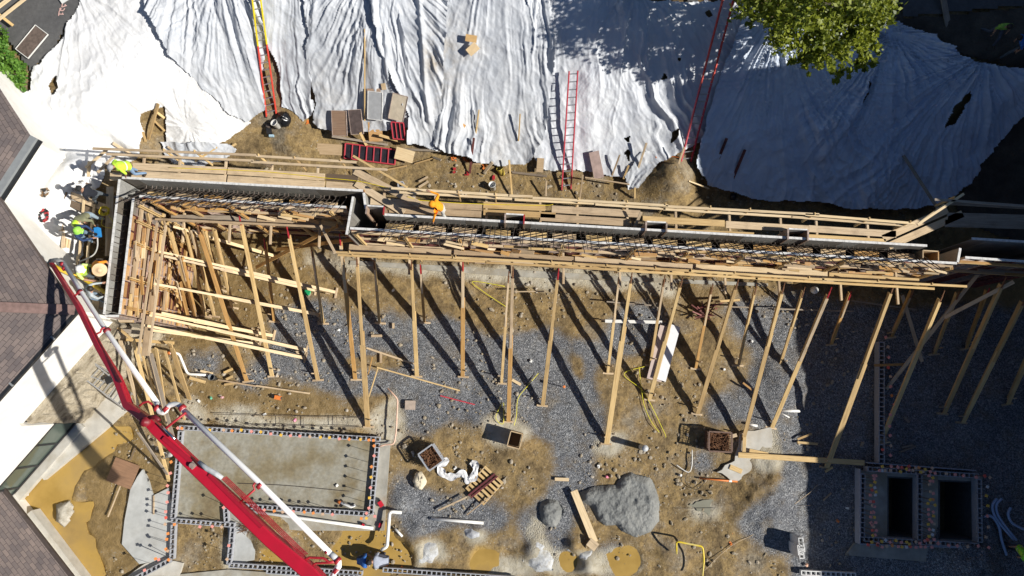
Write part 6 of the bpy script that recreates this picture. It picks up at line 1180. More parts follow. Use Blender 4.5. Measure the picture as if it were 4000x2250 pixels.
for a_, b_, l0, l1, w_, mt, lb in [(q(12,2250,1165), q(12,2205,1449), .4, .1, .06, W_NEW, 'dark edged stake at the right of the pleated slope foot'), (q(13,80,1205), q(13,65,1449), .4, .1, .06, W_NEW, 'thin stake leaning left of the short red ladder'),
  (q(23,2110,0), q(23,1955,425), .45, .2, .12, STEEL_RUST, 'dark steel post leaning on the shaded sheet, left of two'), (q(23,2290,112), q(23,2160,470), .45, .2, .12, STEEL_RUST, 'dark steel post leaning on the shaded sheet, right of two'),
  (q(14,1655,-60), q(14,1858,800), .3, .3, .24, W_GREY, 'heavy pale timber hanging over the top edge of the shaded sheet'), (q(24,1250,150), q(24,1425,790), .5, 2.2, .13, W_GREY, 'long grey timber sloping from the shaded sheet down to the wall'),
  (q(22,1000,155), q(22,1550,495), .5, .9, .1, W_NEW, 'long pale board slanting off the bench toward the walkway bend'), (q(22,1290,270), q(22,1520,225), .1, .1, .07, W_NEW, 'thin batten lying below the dark ribbed panel'), (q(22,1595,205), q(22,1780,150), .1, .1, .05, W_NEW, 'thin batten right of the pale tilted plywood'),
  (q(22,1490,65), q(22,1880,100), .15, .15, .1, W_GREY, 'grey timber along the toe of the sheeting'), (q(12,790,1410), q(22,1330,20), .2, .15, .1, W_GREY, 'grey timber in front of the leaning form panels'), (q(12,1260,1405), q(12,1480,1445), .3, .2, .12, W_NEW, 'fresh timber block before the orange striped panel'), (q(12,1075,1380), q(22,1115,20), .3, .1, .12, W_NEW, 'short board slanting before the dark patterned panel'),
  (q(23,0,290), q(23,350,330), .1, .1, .1, W_GREY, 'grey timber at the toe left of the short red ladder'), (q(23,720,375), q(23,1160,445), .6, .6, .06, W_OLD, 'brown batten nailed between stakes right of the short red ladder'), (q(23,695,365), q(23,680,555), .8, .1, .07, W_OLD, 'upright stake in the dirt right of the short red ladder'), (q(23,340,400), q(23,340,530), .5, .1, .07, W_OLD, 'upright stake in the dirt below the short red ladder'),
  (q(23,1155,250), q(23,1110,370), .5, .3, .08, W_NEW, 'short stake standing in the dark gap of the dirt mound'), (q(23,1060,160), q(23,1000,330), .4, .2, .07, W_OLD, 'brown stake against the dappled sheet'), (q(23,1690,90), q(23,1655,225), .5, .1, .08, W_OLD, 'stake at the foot of the long red ladder'), (q(23,1765,385), q(23,1970,460), .2, .2, .06, W_PALE, 'thin pale batten lying at the shade line on the mound'),
  (q(23,1320,50), q(23,1255,270), .5, .3, .09, W_OLD, 'weathered stake beside the twisted tail of plastic'), (q(23,1215,470), q(23,1230,550), .5, .1, .07, W_NEW, 'stake under the twisted tail of plastic'), (q(22,2200,0), q(22,2150,300), .5, .1, .1, STEEL_RUST, 'rusty steel post standing at the pleated slope foot'), (q(22,2380,210), q(22,2300,290), .1, .1, .12, W_OLD, 'weathered plank piece beside the yellow bucket'),
  (q(22,1640,385), q(22,1730,335), .1, .1, .09, W_OLD, 'upper of two short blocks lying on the bench dirt'), (q(22,1640,440), q(22,1735,380), .1, .1, .09, W_OLD, 'lower of two short blocks lying on the bench dirt'), (q(22,1785,140), q(22,1870,190), .1, .1, .1, W_GREY, 'grey block below the pleated sheet edge'), (q(22,2545,210), q(22,2574,520), .4, .1, .08, W_NEW, 'upright stake right of the white bucket'),
  (q(11,1660,1100), q(11,1560,1449), .6, .6, .13, W_NEW, 'thick pale timber standing in the hole of the brightest sheet'), (q(11,1640,1180), q(11,1720,1240), .6, .6, .1, W_NEW, 'short pale stub in the hole of the brightest sheet'), (q(11,1600,1250), q(11,1700,1350), .4, .4, .08, W_NEW, 'pale brace in the hole of the brightest sheet'), (q(11,1470,1350), q(11,1500,1449), .3, .3, .1, W_NEW, 'pale stub at the left of the hole in the brightest sheet'),
  (q(21,1200,30), q(21,1390,150), .5, .5, .12, W_OLD, 'brown board crossing under the left rail'), (q(21,1740,65), q(21,1870,165), .5, .5, .08, W_OLD, 'short brown board under the left rail near the white sheet'), (q(21,2000,200), q(21,2220,60), .4, .4, .1, W_NEW, 'pale board in the lumber heap beside the left rail'), (q(21,2240,110), q(21,2400,20), .3, .3, .09, W_NEW, 'second pale board in the lumber heap beside the left rail'), (q(21,2210,140), q(21,2330,200), .3, .3, .12, W_OLD, 'brown board in the lumber heap beside the left rail'),
  (q(11,0,190), q(11,330,-60), .5, .5, .16, W_PALE, 'pale beam of the barrier on the asphalt, upper of two'), (q(11,0,320), q(11,480,-60), .5, .5, .13, W_PALE, 'pale beam of the barrier on the asphalt, lower of two'), (q(11,20,165), q(11,190,300), .45, .35, .11, W_NEW, 'short tan board across the barrier beams on the asphalt'), (q(11,60,330), q(11,-30,250), .3, .3, .1, W_OLD, 'brown barrier foot beside the shrub')]:
    ad = [.28 if (1150 < p[0] < 3700 and p[1] < (560 if p[0] < 1700 else 660)) else 0 for p in (a_, b_)]; board('timber', T(*a_, l0 + ad[0]), T(*b_, l1 + ad[1]), w_, .05, mt, None, lb, 'timber')
# doormat like steel plate on the asphalt
sheet_board('brown steel plate with a white edge lying on the asphalt', [q(11,190,515), q(11,315,610), q(11,408,290)], plain('brown_plate', (.12, .09, .075), .8, .35, 7), .03, 'steel_plate', 'plate', .18, frame_=PVC)
sheet_board('white board lying over the pink paint letters on the asphalt', [q(11,600,-20), q(11,655,65), q(11,680,-70)], plain('white_board', (.66, .68, .66), .7, .05), .02, 'white_board', 'board', .2)
PINKP = plain('pink_spray_paint', (.62, .40, .36), .9, .1); m = MB(); L_ = lambda x, y: T(200 + x / 10.23, y / 10.23, .135)
for st_ in ([(375,700),(400,520)], [(390,630),(580,640)], [(545,580),(530,618)], [(400,520),(440,470),(482,420),(455,388),(420,420),(440,480),(530,500),(592,460),(622,400)], [(530,220),(500,355),(705,290)], [(650,240),(622,318)]):
    pts = [L_(*p) for p in st_]
    for a, b in zip(pts, pts[1:]): m.bar(a, b, .035, .006)
tag(m.build('paint_mark', PINKP), 'pink spray painted letters on the asphalt beside the white board', 'paint mark')
# buckets, bags, tools
def bucket(label, c, axis, col, r=.15, h=.37, cat='bucket', name='bucket'):
    root = thing(name, label, cat, c); m = MB(); m.lathe(c, [(0, .01), (r * .86, .01), (r, h), (r * 1.06, h), (r * 1.06, h - .03), (r * .95, h - .02), (r * .82, .03), (0, .03)], 18, 0, axis); m.build('body', col, root, True)
    m = MB(); A = Vector(axis).normalized(); s = A.cross(Vector((0.3, 1, .2))).normalized(); t = A.cross(s); cc = Vector(c) + A * h * .9
    m.tube([cc + s * r * 1.05 * math.cos(a) + (t * .6 - A * .5) * r * 1.2 * math.sin(a) for a in [i * PI / 8 for i in range(9)]], .006, 5); m.build('handle', REBAR, root); return root
bucket('white bucket lying beside the black bag under the yellow and red ladder', T(*q(12,240,1290), .16), (-.3, .2, .9), PVC)
bucket('dusty yellow bucket on the bench dirt right of the pleated sheet', T(*q(22,2480,310), .05), (-.35, .55, .75), plain('bucket_yellow', (.62, .48, .10), .5, .12))
bucket('white bucket with a dark label on the bench beside the guard rail', T(*q(22,2385,450), .05), (-.1, .25, 1), PVC)
m = MB(); m.lathe(T(*q(12,290,1215), .05), [(0, 0), (.33, .05), (.36, .16), (.26, .3), (.12, .36), (.05, .42), (0, .42)], 14); o = m.build('trash_bag', plain('black_plastic', (.012, .013, .016), .22, .3), None, True)
for v in o.data.vertices: v.co += Vector((random.uniform(-.05, .05), random.uniform(-.05, .05), random.uniform(-.03, .03)))
tag(o, 'shiny black trash bag at the foot of the yellow and red ladder', 'bag')
m = MB(); c = T(*q(12,140,1310), .1); m.box(c, (.22, .45, .2), 0, Matrix.Rotation(.2, 3, 'Z')); m.lathe(c + Vector((0, .1, .1)), [(.09, 0), (.09, .1), (0, .12)], 10, 1); m.box(c + Vector((.12, -.3, 0)), (.2, .1, .12), 2)
tag(m.build('pump', [BLACK, REBAR, plain('pale_blue', (.35, .5, .6), .5)], None), 'black trash pump beside the white bucket on the dirt', 'pump')
coil('cord', 'bright orange cord heaped at the edge of the dirt mound', 'cord', T(*q(23,1460,125), .1), .12, .2, 7, .02, PVC_ORANGE, .35, .15, 5)
cord('orange line trailing from the heaped orange cord', [T(*q(23,1470,180), .1), T(*q(23,1540,160), .1), T(*q(23,1600,135), .12), T(*q(23,1690,150), .15)], .015, PVC_ORANGE)
for i, (p, lb) in enumerate(((q(12,408,1250), 'orange'), (q(12,512,1235), 'orange'), (q(22,1990,155), 'orange'), (q(22,2100,155), 'orange'), (q(22,2300,235), 'orange'), (q(22,2005,275), 'red'), (q(22,2380,345), 'red'), (q(22,500,80), 'orange'), (q(22,2125,305), 'red'))):
    m = MB(); c = T(*p, .06)
    for k in range(5): m.box(c + Vector((random.uniform(-.1, .1), random.uniform(-.1, .1), random.uniform(0, .06))), (random.uniform(.06, .14), random.uniform(.04, .1), .03), 0, Matrix.Rotation(random.uniform(0, 3), 3, 'Z'))
    tag(m.build('plastic_scrap', PVC_ORANGE if lb == 'orange' else STEEL_RED), f'{nth(i)} small heap of {lb} plastic scrap along the toe of the sheeting', 'scrap', 'orange plastic scraps on the bench')
# left corner tools on the tarp
coil('hose_ring', 'pale hose ring lying on the bright sheet beside the house gutter', 'hose', T(184, 592, .06), .44, .44, 2, .022, plain('pale_grey_hose', (.5, .5, .5), .5), .03, .06, 7)
def harness(label, p, col, rx, ry, seed, name='tool_belt'):
    rnd = random.Random(seed); m = MB(); c = T(*p, .06)
    for k in range(26):
        a = k / 26 * 2 * PI; m.box(c + Vector((rx * math.cos(a) * rnd.uniform(.7, 1.1), ry * math.sin(a) * rnd.uniform(.7, 1.1), rnd.uniform(0, .08))), (rnd.uniform(.05, .16), rnd.uniform(.03, .1), rnd.uniform(.03, .07)), 0 if rnd.random() < .7 else 1, Matrix.Rotation(rnd.uniform(0, 3), 3, 'Z'))
    return tag(m.build(name, [BLACK, col]), label, 'tool belt')
BLU = plain('tool_belt_blue', (.05, .2, .5), .6, .2)
harness('long black tool harness with blue pouches beside the hose ring', (150, 582), BLU, .14, .42, 1); harness('blue and grey tool bag inside the hose ring', (206, 596), BLU, .12, .18, 2)
harness('dark tools with a red handle beside the box on the platform', (178, 848), STEEL_RED, .16, .22, 3); harness('brown leather tool belt on the long planks', (185, 755), plain('leather', (.2, .12, .06), .8, .3), .16, .16, 4); harness('black and yellow tool pouch below the hose ring', (160, 655), YEL, .12, .14, 5)
m = MB(); m.tube([T(162, 525 + 2, .06), T(205, 515, .08)], .015, 6, 0); m.box(T(165, 520, .1), (.05, .14, .05), 1); tag(m.build('hammer', [STEEL_RED, REBAR]), 'red handled hammer lying on the bright sheet', 'hammer')
m = MB()
rnd = random.Random(9)
for k in range(26): m.tube([P(268 + rnd.uniform(-20, 20), 718 + rnd.uniform(-18, 18), 4.0), P(300 + rnd.uniform(-20, 30), 726 + rnd.uniform(-25, 25), 4.25)], .009, 4)
tag(m.build('rebar_bundle', REBAR), 'tangle of dark rebar beside the black shirted worker', 'rebar')
m = MB(); c = P(160, 890, 3.95); m.tube([P(150, 885, 3.9), P(185, 905, 4.0)], .02, 6); m.tube([P(170, 915, 3.9), P(188, 945, 3.9)], .02, 6); tag(m.build('pry_bar', REBAR), 'steel pry bars at the foot of the stucco wall', 'pry bar')
# ------------------------------------------------------------ pipes on the pit floor
def pipe(label, pts, r, mat, n=10, cat='pipe', smooth=True, group=None, ends=None, dz=None):
    root = tag(MB_tube(pts, r, n, 'pipe', mat) if smooth else MB_straight(pts, r, n, mat), label, cat, group)
    if ends:
        for (p, col) in ends: m = MB(); m.lathe(p[0], [(r * 1.25, 0), (r * 1.25, .12), (0, .12)], 12, 0, (p[1] - p[0])); m.build('coupling', col, root, True)
    return root
def MB_straight(pts, r, n, mat):
    m = MB(); m.tube(pts, r, n); return m.build('pipe', mat, None, True)
def elbow(pts, z):    # right-angle runs with short bends
    out = []; P3 = [Vector(p) for p in pts]
    for i, p in enumerate(P3):
        if 0 < i < len(P3) - 1:
            a = (P3[i - 1] - p).normalized(); b = (P3[i + 1] - p).normalized(); k = min(.14, (P3[i - 1] - p).length * .4, (P3[i + 1] - p).length * .4)
            for t in (0, .25, .5, .75, 1): out.append((p + a * k) * (1 - t) ** 2 + p * 2 * t * (1 - t) + (p + b * k) * t ** 2)
        else: out.append(p)
    return out
o = pipe('white drain pipe zigzagging right of the leaning lumber with an orange end', elbow([P(*q(31,1690,650), 1.0), P(*q(31,1800,655), .5), P(*q(31,1885,862), .25), P(*q(31,2110,875), .2)], 0), .055, PVC, smooth=False, ends=[((P(*q(31,1715,652), .98), P(*q(31,1690,650), 1.0)), PVC_ORANGE)])
bucket('dark bucket with a pipe in it among scrap lumber', P(*q(31,2160,905), .0), (0, .1, 1), plain('bucket_blue_grey', (.16, .18, .2), .5, .3), .13, .4)
pipe('white pipe dropping past the corner of the left slab with orange joints', elbow([P(*q(32,1325,1005), .4), P(*q(32,1425,1115), .35), P(*q(32,1408,1449), .35), P(*q(42,1388,125), .35), P(*q(42,1300,128), .3), P(*q(42,1235,150), .3)], 0), .035, plain('pink_pvc', (.72, .48, .36), .5, .15), smooth=False)
pipe('long white pipe lying along the front of the left slab', [P(*q(41,2290,765), .3), P(*q(42,1180,970), .22)], .065, PVC, smooth=False)
pipe('white pipe piece lying in the gravel below the pallet', [P(*q(42,1758,872), .08), P(*q(42,2288,917), .08)], .065, PVC, smooth=False)
pipe('white bent pipe standing between the slab and the dirt hole', elbow([P(*q(42,1462,812), .25), P(*q(42,1345,800), .45), P(*q(42,1318,1155), .55), P(*q(42,1262,1185), .5)], 0), .07, PVC, smooth=False)
pipe('short white pipe with an orange end lying on the left slab', [P(*q(42,825,700), .2), P(*q(42,960,755), .2), P(*q(42,1000,735), .2)], .06, PVC, ends=[((P(*q(42,850,712), .2), P(*q(42,822,700), .2)), PVC_ORANGE)], smooth=False)
pipe('short white pipe piece beside the dirt hole', [P(*q(42,1400,975), .15), P(*q(42,1472,1052), .12)], .05, PVC, smooth=False)
pipe('short white pipe held between the two crouching workers', [P(*q(42,1172,1290), .25), P(*q(42,1132,1345), .35)], .05, PVC, smooth=False)
o = pipe('white and orange survey pipe lying near the plank block at the pit middle', [P(*q(43,1885,468), .08), P(*q(43,2265,500), .08)], .035, PVC_ORANGE, smooth=False, ends=[((P(*q(43,2180,494), .08), P(*q(43,2260,499), .08)), PVC)])
pipe('yellow gas pipe bent like a gate near the bottom edge', elbow([P(*q(43,1655,1225), .35), P(*q(43,1652,1100), .75), P(*q(43,1918,1152), .75), P(*q(43,1930,1290), .7), P(*q(43,1912,1480), .6)], 0), .04, plain('gas_yellow', (.78, .58, .03), .45, .08, 5, 0, (.6, .58, .5), .5), smooth=False)
pipe('white pipe in the shade beside the foot of a long brace', [P(*q(34,115,1230), .1), P(*q(34,325,1235), .1)], .06, PVC, smooth=False); pipe('thin white pipe under the thicker one in the shade', [P(*q(34,120,1250), .06), P(*q(34,215,1300), .06)], .03, PVC, smooth=False)
pipe('white pipe stub under the right wire basket of debris', [P(*q(33,2380,1365), .15), P(*q(33,2465,1385), .12)], .055, PVC, smooth=False)
for i, pts in enumerate(([q(44,2350,670), q(44,2295,740), q(44,2330,870), q(44,2500,1090)], [q(44,2300,670), q(44,2255,750), q(44,2300,880), q(44,2470,1085)], [q(44,2440,760), q(44,2415,830), q(44,2460,920), q(44,2600,990)], [q(44,2170,850), q(44,2250,850), q(44,2320,950), q(44,2350,1090), q(44,2400,1240)])):
    pipe(f'bent pale blue conduit, {("first", "second", "third", "lowest")[i]} of the bunch at the right edge', [P(*p, .35) for p in pts], .055, plain('blue_conduit', (.34, .44, .62), .5, .08), group='blue conduits')
m = MB(); c = P(*q(43,1300,150), 0); m.lathe(c, [(.12, 0), (.12, .85), (.135, .85), (.135, .93), (.03, .94), (0, .96)], 18); tag(m.build('capped_pipe', plain('grey_pipe_cap', (.5, .52, .54), .5, .1), None, True), 'upright grey capped pipe standing in the dirt', 'pipe')
m = MB(); c = P(*q(41,1712,225), .1); m.lathe(c, [(.13, 0), (.13, .55), (.15, .55), (.115, .55), (.105, .05), (0, .05)], 20); tag(m.build('pipe_riser', PVC, None, True), 'short upright white pipe riser beside the red boom', 'pipe')
m = MB(); c = P(*q(41,258,597), 0); m.box(c + Vector((0, 0, .06)), (.22, .38, .16), 0, Matrix.Rotation(.12, 3, 'Z')); m.box(c + Vector((.13, .1, .05)), (.06, .05, .08), 0); tag(m.build('white_block', WHITE_BLOCK), 'white block standing in the brown water', 'block')
# concrete heaps
def heap(label, poly, h, craters, seed, mat=WETCONC, name='concrete_heap', cat='concrete heap', jag=20):
    P_ = np.array(poly)
    def fn(U, V, x, y, z):
        d = np.full(U.shape, 1e9)
        for i in range(len(poly)):
            a = np.array(poly[i]); b = np.array(poly[(i + 1) % len(poly)]); ab = b - a; t = np.clip(((U - a[0]) * ab[0] + (V - a[1]) * ab[1]) / (ab @ ab), 0, 1); d = np.minimum(d, np.hypot(U - a[0] - ab[0] * t, V - a[1] - ab[1] * t))
        e = np.clip(d / 40, 0, 1); zz = h * (1 - (1 - e) ** 2.2) * (.8 + .5 * fbm(x * .8, y * .8, seed)) + ((fbm(x * 7, y * 7, seed + 3) - .47) * .09 + (fbm(x * 2.5, y * 2.5, seed + 8) - .47) * .12) * np.minimum(1, d / 10)
        for (u, v, r, k) in craters: dd = np.hypot(U - u, V - v) / r; zz += k * np.exp(-dd * dd * 2) - k * .8 * np.exp(-((dd - .9) / .35) ** 2) * .5
        return x, y, z * 0 + zz - .03, np.zeros_like(z)
    return tag(grid_sheet(name, poly, 3, fn, mat, jag=jag), label, cat)
heap('large heap of wet grey concrete dumped in three lobes', [q(43,680,600),q(43,800,545),q(43,1030,515),q(43,1100,430),q(43,1200,400),q(43,1390,450),q(43,1440,560),q(43,1490,700),q(43,1480,900),q(43,1400,1010),q(43,1250,1075),q(43,1100,1010),q(43,1040,940),q(43,930,955),q(43,860,900),q(43,790,760),q(43,700,700)], .3, [(2402,1962,20,-.05),(2468,1955,22,-.05),(2535,1950,24,.05),(2430,2030,22,-.04)], 3)
heap('small round heap of wet concrete beside the long plank', [q(43,250,790),q(43,290,700),q(43,370,665),q(43,450,680),q(43,510,780),q(43,490,880),q(43,440,960),q(43,350,960),q(43,275,890)], .3, [(2150,1990,24,-.05)], 7)
board('plank', P(*q(43,622,590), .25), P(*q(43,830,1110), .12), .30, .045, W_PALE, None, 'wide pale plank lying between the two concrete heaps', 'plank')
board('plank_end', P(*q(43,770,1100), .3), P(*q(43,850,1165), .3), .36, .05, W_OLD, None, 'short brown board across the end of the wide pale plank', 'board')
heap('salt and lime covered dirt clump left of the small puddle', [q(42,1570,1110),q(42,1700,1070),q(42,1820,1120),q(42,1850,1230),q(42,1780,1330),q(42,1620,1350),q(42,1560,1240)], .2, [], 11, patchy_mat('limed_dirt', [(.22, .17, .10), (.48, .48, .46), (.6, .62, .64), (.3, .26, .2)], 1.6, .95, 1), 'dirt_clump', 'dirt clump')
heap('pale frosted clod of concrete near the white pipe piece', [q(42,2090,990),q(42,2170,950),q(42,2270,985),q(42,2270,1060),q(42,2170,1090),q(42,2100,1050)], .2, [], 12, patchy_mat('frosted_conc', [(.35, .36, .38), (.55, .57, .6), (.45, .46, .47)], 2.5, .95, 1), 'concrete_clod', 'concrete clod')
heap('white streaked dirt bank at the bottom edge beside the plank end', [q(43,150,1150),q(43,240,1060),q(43,330,1130),q(43,420,1280),q(43,400,1400),q(43,250,1400),q(43,120,1300)], .22, [], 13, MATS['limed_dirt'], 'dirt_clump', 'dirt clump')
heap('rocky limed dirt ridge under the plank end', [q(43,520,1050),q(43,610,1030),q(43,660,1180),q(43,820,1190),q(43,800,1370),q(43,690,1400),q(43,660,1240),q(43,540,1200)], .22, [], 14, MATS['limed_dirt'], 'dirt_clump', 'dirt clump')
heap('pile of broken white rubble in the brown water', [q(41,560,720),q(41,720,680),q(41,750,800),q(41,720,900),q(41,650,960),q(41,560,900)], .35, [], 15, patchy_mat('rubble', [(.2, .16, .1), (.45, .42, .35), (.66, .62, .54)], 3, .95, 1.2), 'rubble_pile', 'rubble')
# ------------------------------------------------------------ boards on the pit floor
def sheet_low(*a, **k): return sheet_board(*a, **k)
sheet_board('brown plywood sheet half in the boom shadow on the mud', [q(41,1082,485), q(41,1325,575), q(41,1160,243)], wood('wet_plywood', (.34, .20, .12), (.24, .14, .085), amt=.4), .02, lift=.12)
sheet_board('white plywood sheet on top of the brown one in the gravel, striped by shadows', [q(33,1430,905), q(33,1545,940), q(33,1610,365)], plain('white_sheet', (.70, .71, .74), .6, .06), .02, zs=(.35, .3, .4, .4))
sheet_board('pinkish plywood sheet under the white one in the gravel', [q(33,1355,905), q(33,1500,945), q(33,1470,362)], plain('pink_sheet', (.52, .42, .38), .7, .08), .02, zs=(.22, .2, .3, .3))
for a_, b_, z0, z1, w_, mt, lb in [(q(44,-300,232), q(44,970,312), .3, .3, .22, W_NEW, 'long plank crossing the shade line beside the dark pit'), (q(32,1215,795), q(32,2050,1030), .5, .1, .06, W_NEW, 'long thin batten lying in the gravel, propped at its left end'), (q(32,1225,805), q(32,1135,1090), .5, .1, .05, W_NEW, 'thin leg propping the long batten'), (q(32,1170,690), q(32,1128,870), .6, .1, .05, W_ORANGE, 'bent thin stake beside the heaviest brace'), (q(32,1110,600), q(32,1590,762), .1, .1, .08, W_OLD, 'brown board lying in the gravel between two long braces'), (q(32,1255,655), q(32,1255,750), .08, .08, .1, W_OLD, 'short board beside the brown board in the gravel'),
  (q(32,0,980), q(32,540,1058), .1, .1, .07, W_OLD, 'long batten lying above the trench bars'), (q(31,2190,920), q(32,0,985), .15, .1, .07, W_OLD, 'batten continuing left from the trench'), (q(31,1905,900), q(31,2065,945), .1, .1, .13, W_NEW, 'short pale board on the mud below the zigzag pipe'), (q(31,2015,830), q(31,2140,858), .15, .15, .1, W_PALE, 'pale offcut left of the dark bucket'), (q(31,2250,850), q(31,2340,810), .12, .12, .1, W_NEW, 'offcut right of the dark bucket, upper'), (q(31,2275,915), q(31,2340,885), .12, .12, .1, W_NEW, 'offcut right of the dark bucket, lower'), (q(31,2255,970), q(31,2390,950), .1, .1, .09, W_NEW, 'split offcut below the dark bucket'),
  (q(32,1158,480), q(32,1268,478), .08, .08, .11, W_OLD, 'short block in the gravel right of the heaviest brace'), (q(32,1380,350), q(32,1380,405), .08, .08, .1, W_OLD, 'upright lying block in the gravel near the short braces'), (q(33,935,330), q(33,1508,342), .12, .12, .14, PVC, 'white painted plank lying across behind the plywood sheets'), (q(33,880,315), q(33,935,318), .2, .2, .05, W_DARK, 'dark stub at the left end of the white painted plank'), (q(23,0,0), q(23,1,1), 0, 0, 0, None, ''),
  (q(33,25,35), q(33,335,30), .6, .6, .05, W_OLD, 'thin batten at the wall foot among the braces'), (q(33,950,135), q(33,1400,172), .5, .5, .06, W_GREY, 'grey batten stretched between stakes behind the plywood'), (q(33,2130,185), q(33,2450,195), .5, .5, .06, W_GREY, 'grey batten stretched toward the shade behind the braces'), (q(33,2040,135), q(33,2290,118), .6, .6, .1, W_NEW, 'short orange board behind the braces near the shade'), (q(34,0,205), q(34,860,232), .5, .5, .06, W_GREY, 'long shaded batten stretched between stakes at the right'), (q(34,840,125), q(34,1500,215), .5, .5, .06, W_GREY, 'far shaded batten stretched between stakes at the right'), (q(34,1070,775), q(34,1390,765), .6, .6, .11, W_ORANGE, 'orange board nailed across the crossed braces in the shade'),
  (q(43,430,475), q(43,572,480), .08, .08, .14, W_PALE, 'short pale board on the dirt above the long plank'), (q(43,2190,350), q(43,2310,400), .1, .1, .2, W_NEW, 'short pale plank block beside the survey pipe'), (q(43,2340,0), q(43,2330,230), .2, .2, .15, W_NEW, 'upright plank stub right of the debris basket'), (q(43,2385,195), q(44,0,235), .2, .2, .22, W_NEW, 'plank leading from the debris basket to the long shaded plank'), (q(43,600,600), q(43,601,601), 0, 0, 0, None, ''),
  (q(44,295,75), q(44,440,20), .1, .1, .09, W_NEW, 'upper offcut of a pair at the shade line'), (q(44,295,105), q(44,500,122), .1, .1, .1, W_NEW, 'lower offcut of a pair at the shade line'), (q(44,575,400), q(44,650,355), .1, .1, .1, W_NEW, 'offcut below the foot of the brace in the shade'), (q(44,555,690), q(44,635,615), .05, .05, .06, W_OLD, 'thin stick in the shaded gravel left of the pit'), (q(44,1320,205), q(44,1485,145), .05, .05, .08, W_GREY, 'lower grey offcut above the dark pit'), (q(44,1345,160), q(44,1460,130), .05, .05, .08, W_GREY, 'upper grey offcut above the dark pit'), (q(44,1100,95), q(44,1195,80), .3, .3, .3, W_OLD, 'thick block on the shaded grade beam'), (q(44,1100,130), q(44,1228,100), .35, .35, .05, W_PALE, 'pale strip on the shaded grade beam'), (q(34,1365,1295), q(34,1420,1350), .05, .05, .09, W_GREY, 'grey offcut in the shaded gravel'),
  (q(42,1830,790), q(42,2120,655), .15, .3, .07, W_OLD, 'weathered board leaning toward the pallet'), (q(42,2120,835), q(42,2345,655), .1, .25, .05, W_OLD, 'dark edged board beside the pallet'), (q(41,1085,855), q(41,1210,545), .1, .15, .05, W_OLD, 'thin batten on the mud below the brown plywood'), (q(41,1310,285), q(41,1370,140), .1, .1, .05, W_DARK, 'dark batten above the brown plywood'), (q(41,1545,640), q(41,1545,830), .15, .15, .06, W_OLD, 'short batten standing on the triangular slab'), (q(33,0,920), q(33,88,970), .1, .1, .12, W_PALE, 'pale block by the foot of a long brace'), (q(33,2320,950), q(33,2410,1020), .3, .2, .08, W_ORANGE, 'orange stub beside the brace near the debris basket'), (q(43,2190,50), q(43,2260,30), .15, .15, .15, W_OLD, 'block under the right debris basket')]:
    if mt is None: continue
    board('board', P(*a_, z0), P(*b_, z1), w_, .045, mt, None, lb, 'board')
board('steel_bar', P(*q(32,1852,1080), .06), P(*q(32,2200,1170), .06), .05, .04, LDRED, None, 'red steel bar lying in the gravel at the pit middle', 'bar')
sheet_board('small square plywood block with nail holes in the gravel', [q(32,1500,1220), q(32,1603,1222), q(32,1500,1128)], plain('pink_grey_ply', (.42, .34, .28), .8, .15, 6), .05, 'plywood_block', 'block', .08)
m = MB(); c = P(*q(32,518,40), .1); m.lathe(c, [(.15, 0), (.155, .02), (.15, .045), (.10, .04), (0, .045)], 20); tag(m.build('plastic_disc', plain('green_plastic', (.02, .32, .12), .4, .08), None, True), 'green round bucket lid beside the left braces', 'lid')
m = MB(); c = P(*q(33,512,992), 0); m.tube([c, c + Vector((0, 0, .7))], .02, 6); m.lathe(c + Vector((0, 0, .66)), [(.05, 0), (.065, .03), (.05, .08), (0, .09)], 12, 1); tag(m.build('stake_marker', [PVC, PVC_ORANGE], None), 'orange capped stake standing alone in the gravel', 'marker')
def open_box(label, c, sx, sy, h, rot, mat, t=.04, name='wooden_box', cat='box'):
    r = thing(name, label, cat, c); R = Matrix.Rotation(rot, 3, 'Z')
    for nm, o, d in (('side', (0, sy / 2, h / 2), (sx, t, h)), ('side', (0, -sy / 2, h / 2), (sx, t, h)), ('side', (sx / 2, 0, h / 2), (t, sy - t - .004, h)), ('side', (-sx / 2, 0, h / 2), (t, sy - t - .004, h))):
        m = MB(); m.box(Vector(c) + R @ Vector(o), d, 0, R); m.build(nm, mat, r)
    m = MB(); m.box(Vector(c) + Vector((0, 0, .03)), (sx - t * 2, sy - t * 2, .03), 0, R); m.build('bottom', W_DARK, r); return r
open_box('square open wooden form box on the pale concrete patch at the middle', P(2012, 1715, .1), .52, .62, .75, -.25, PLY)
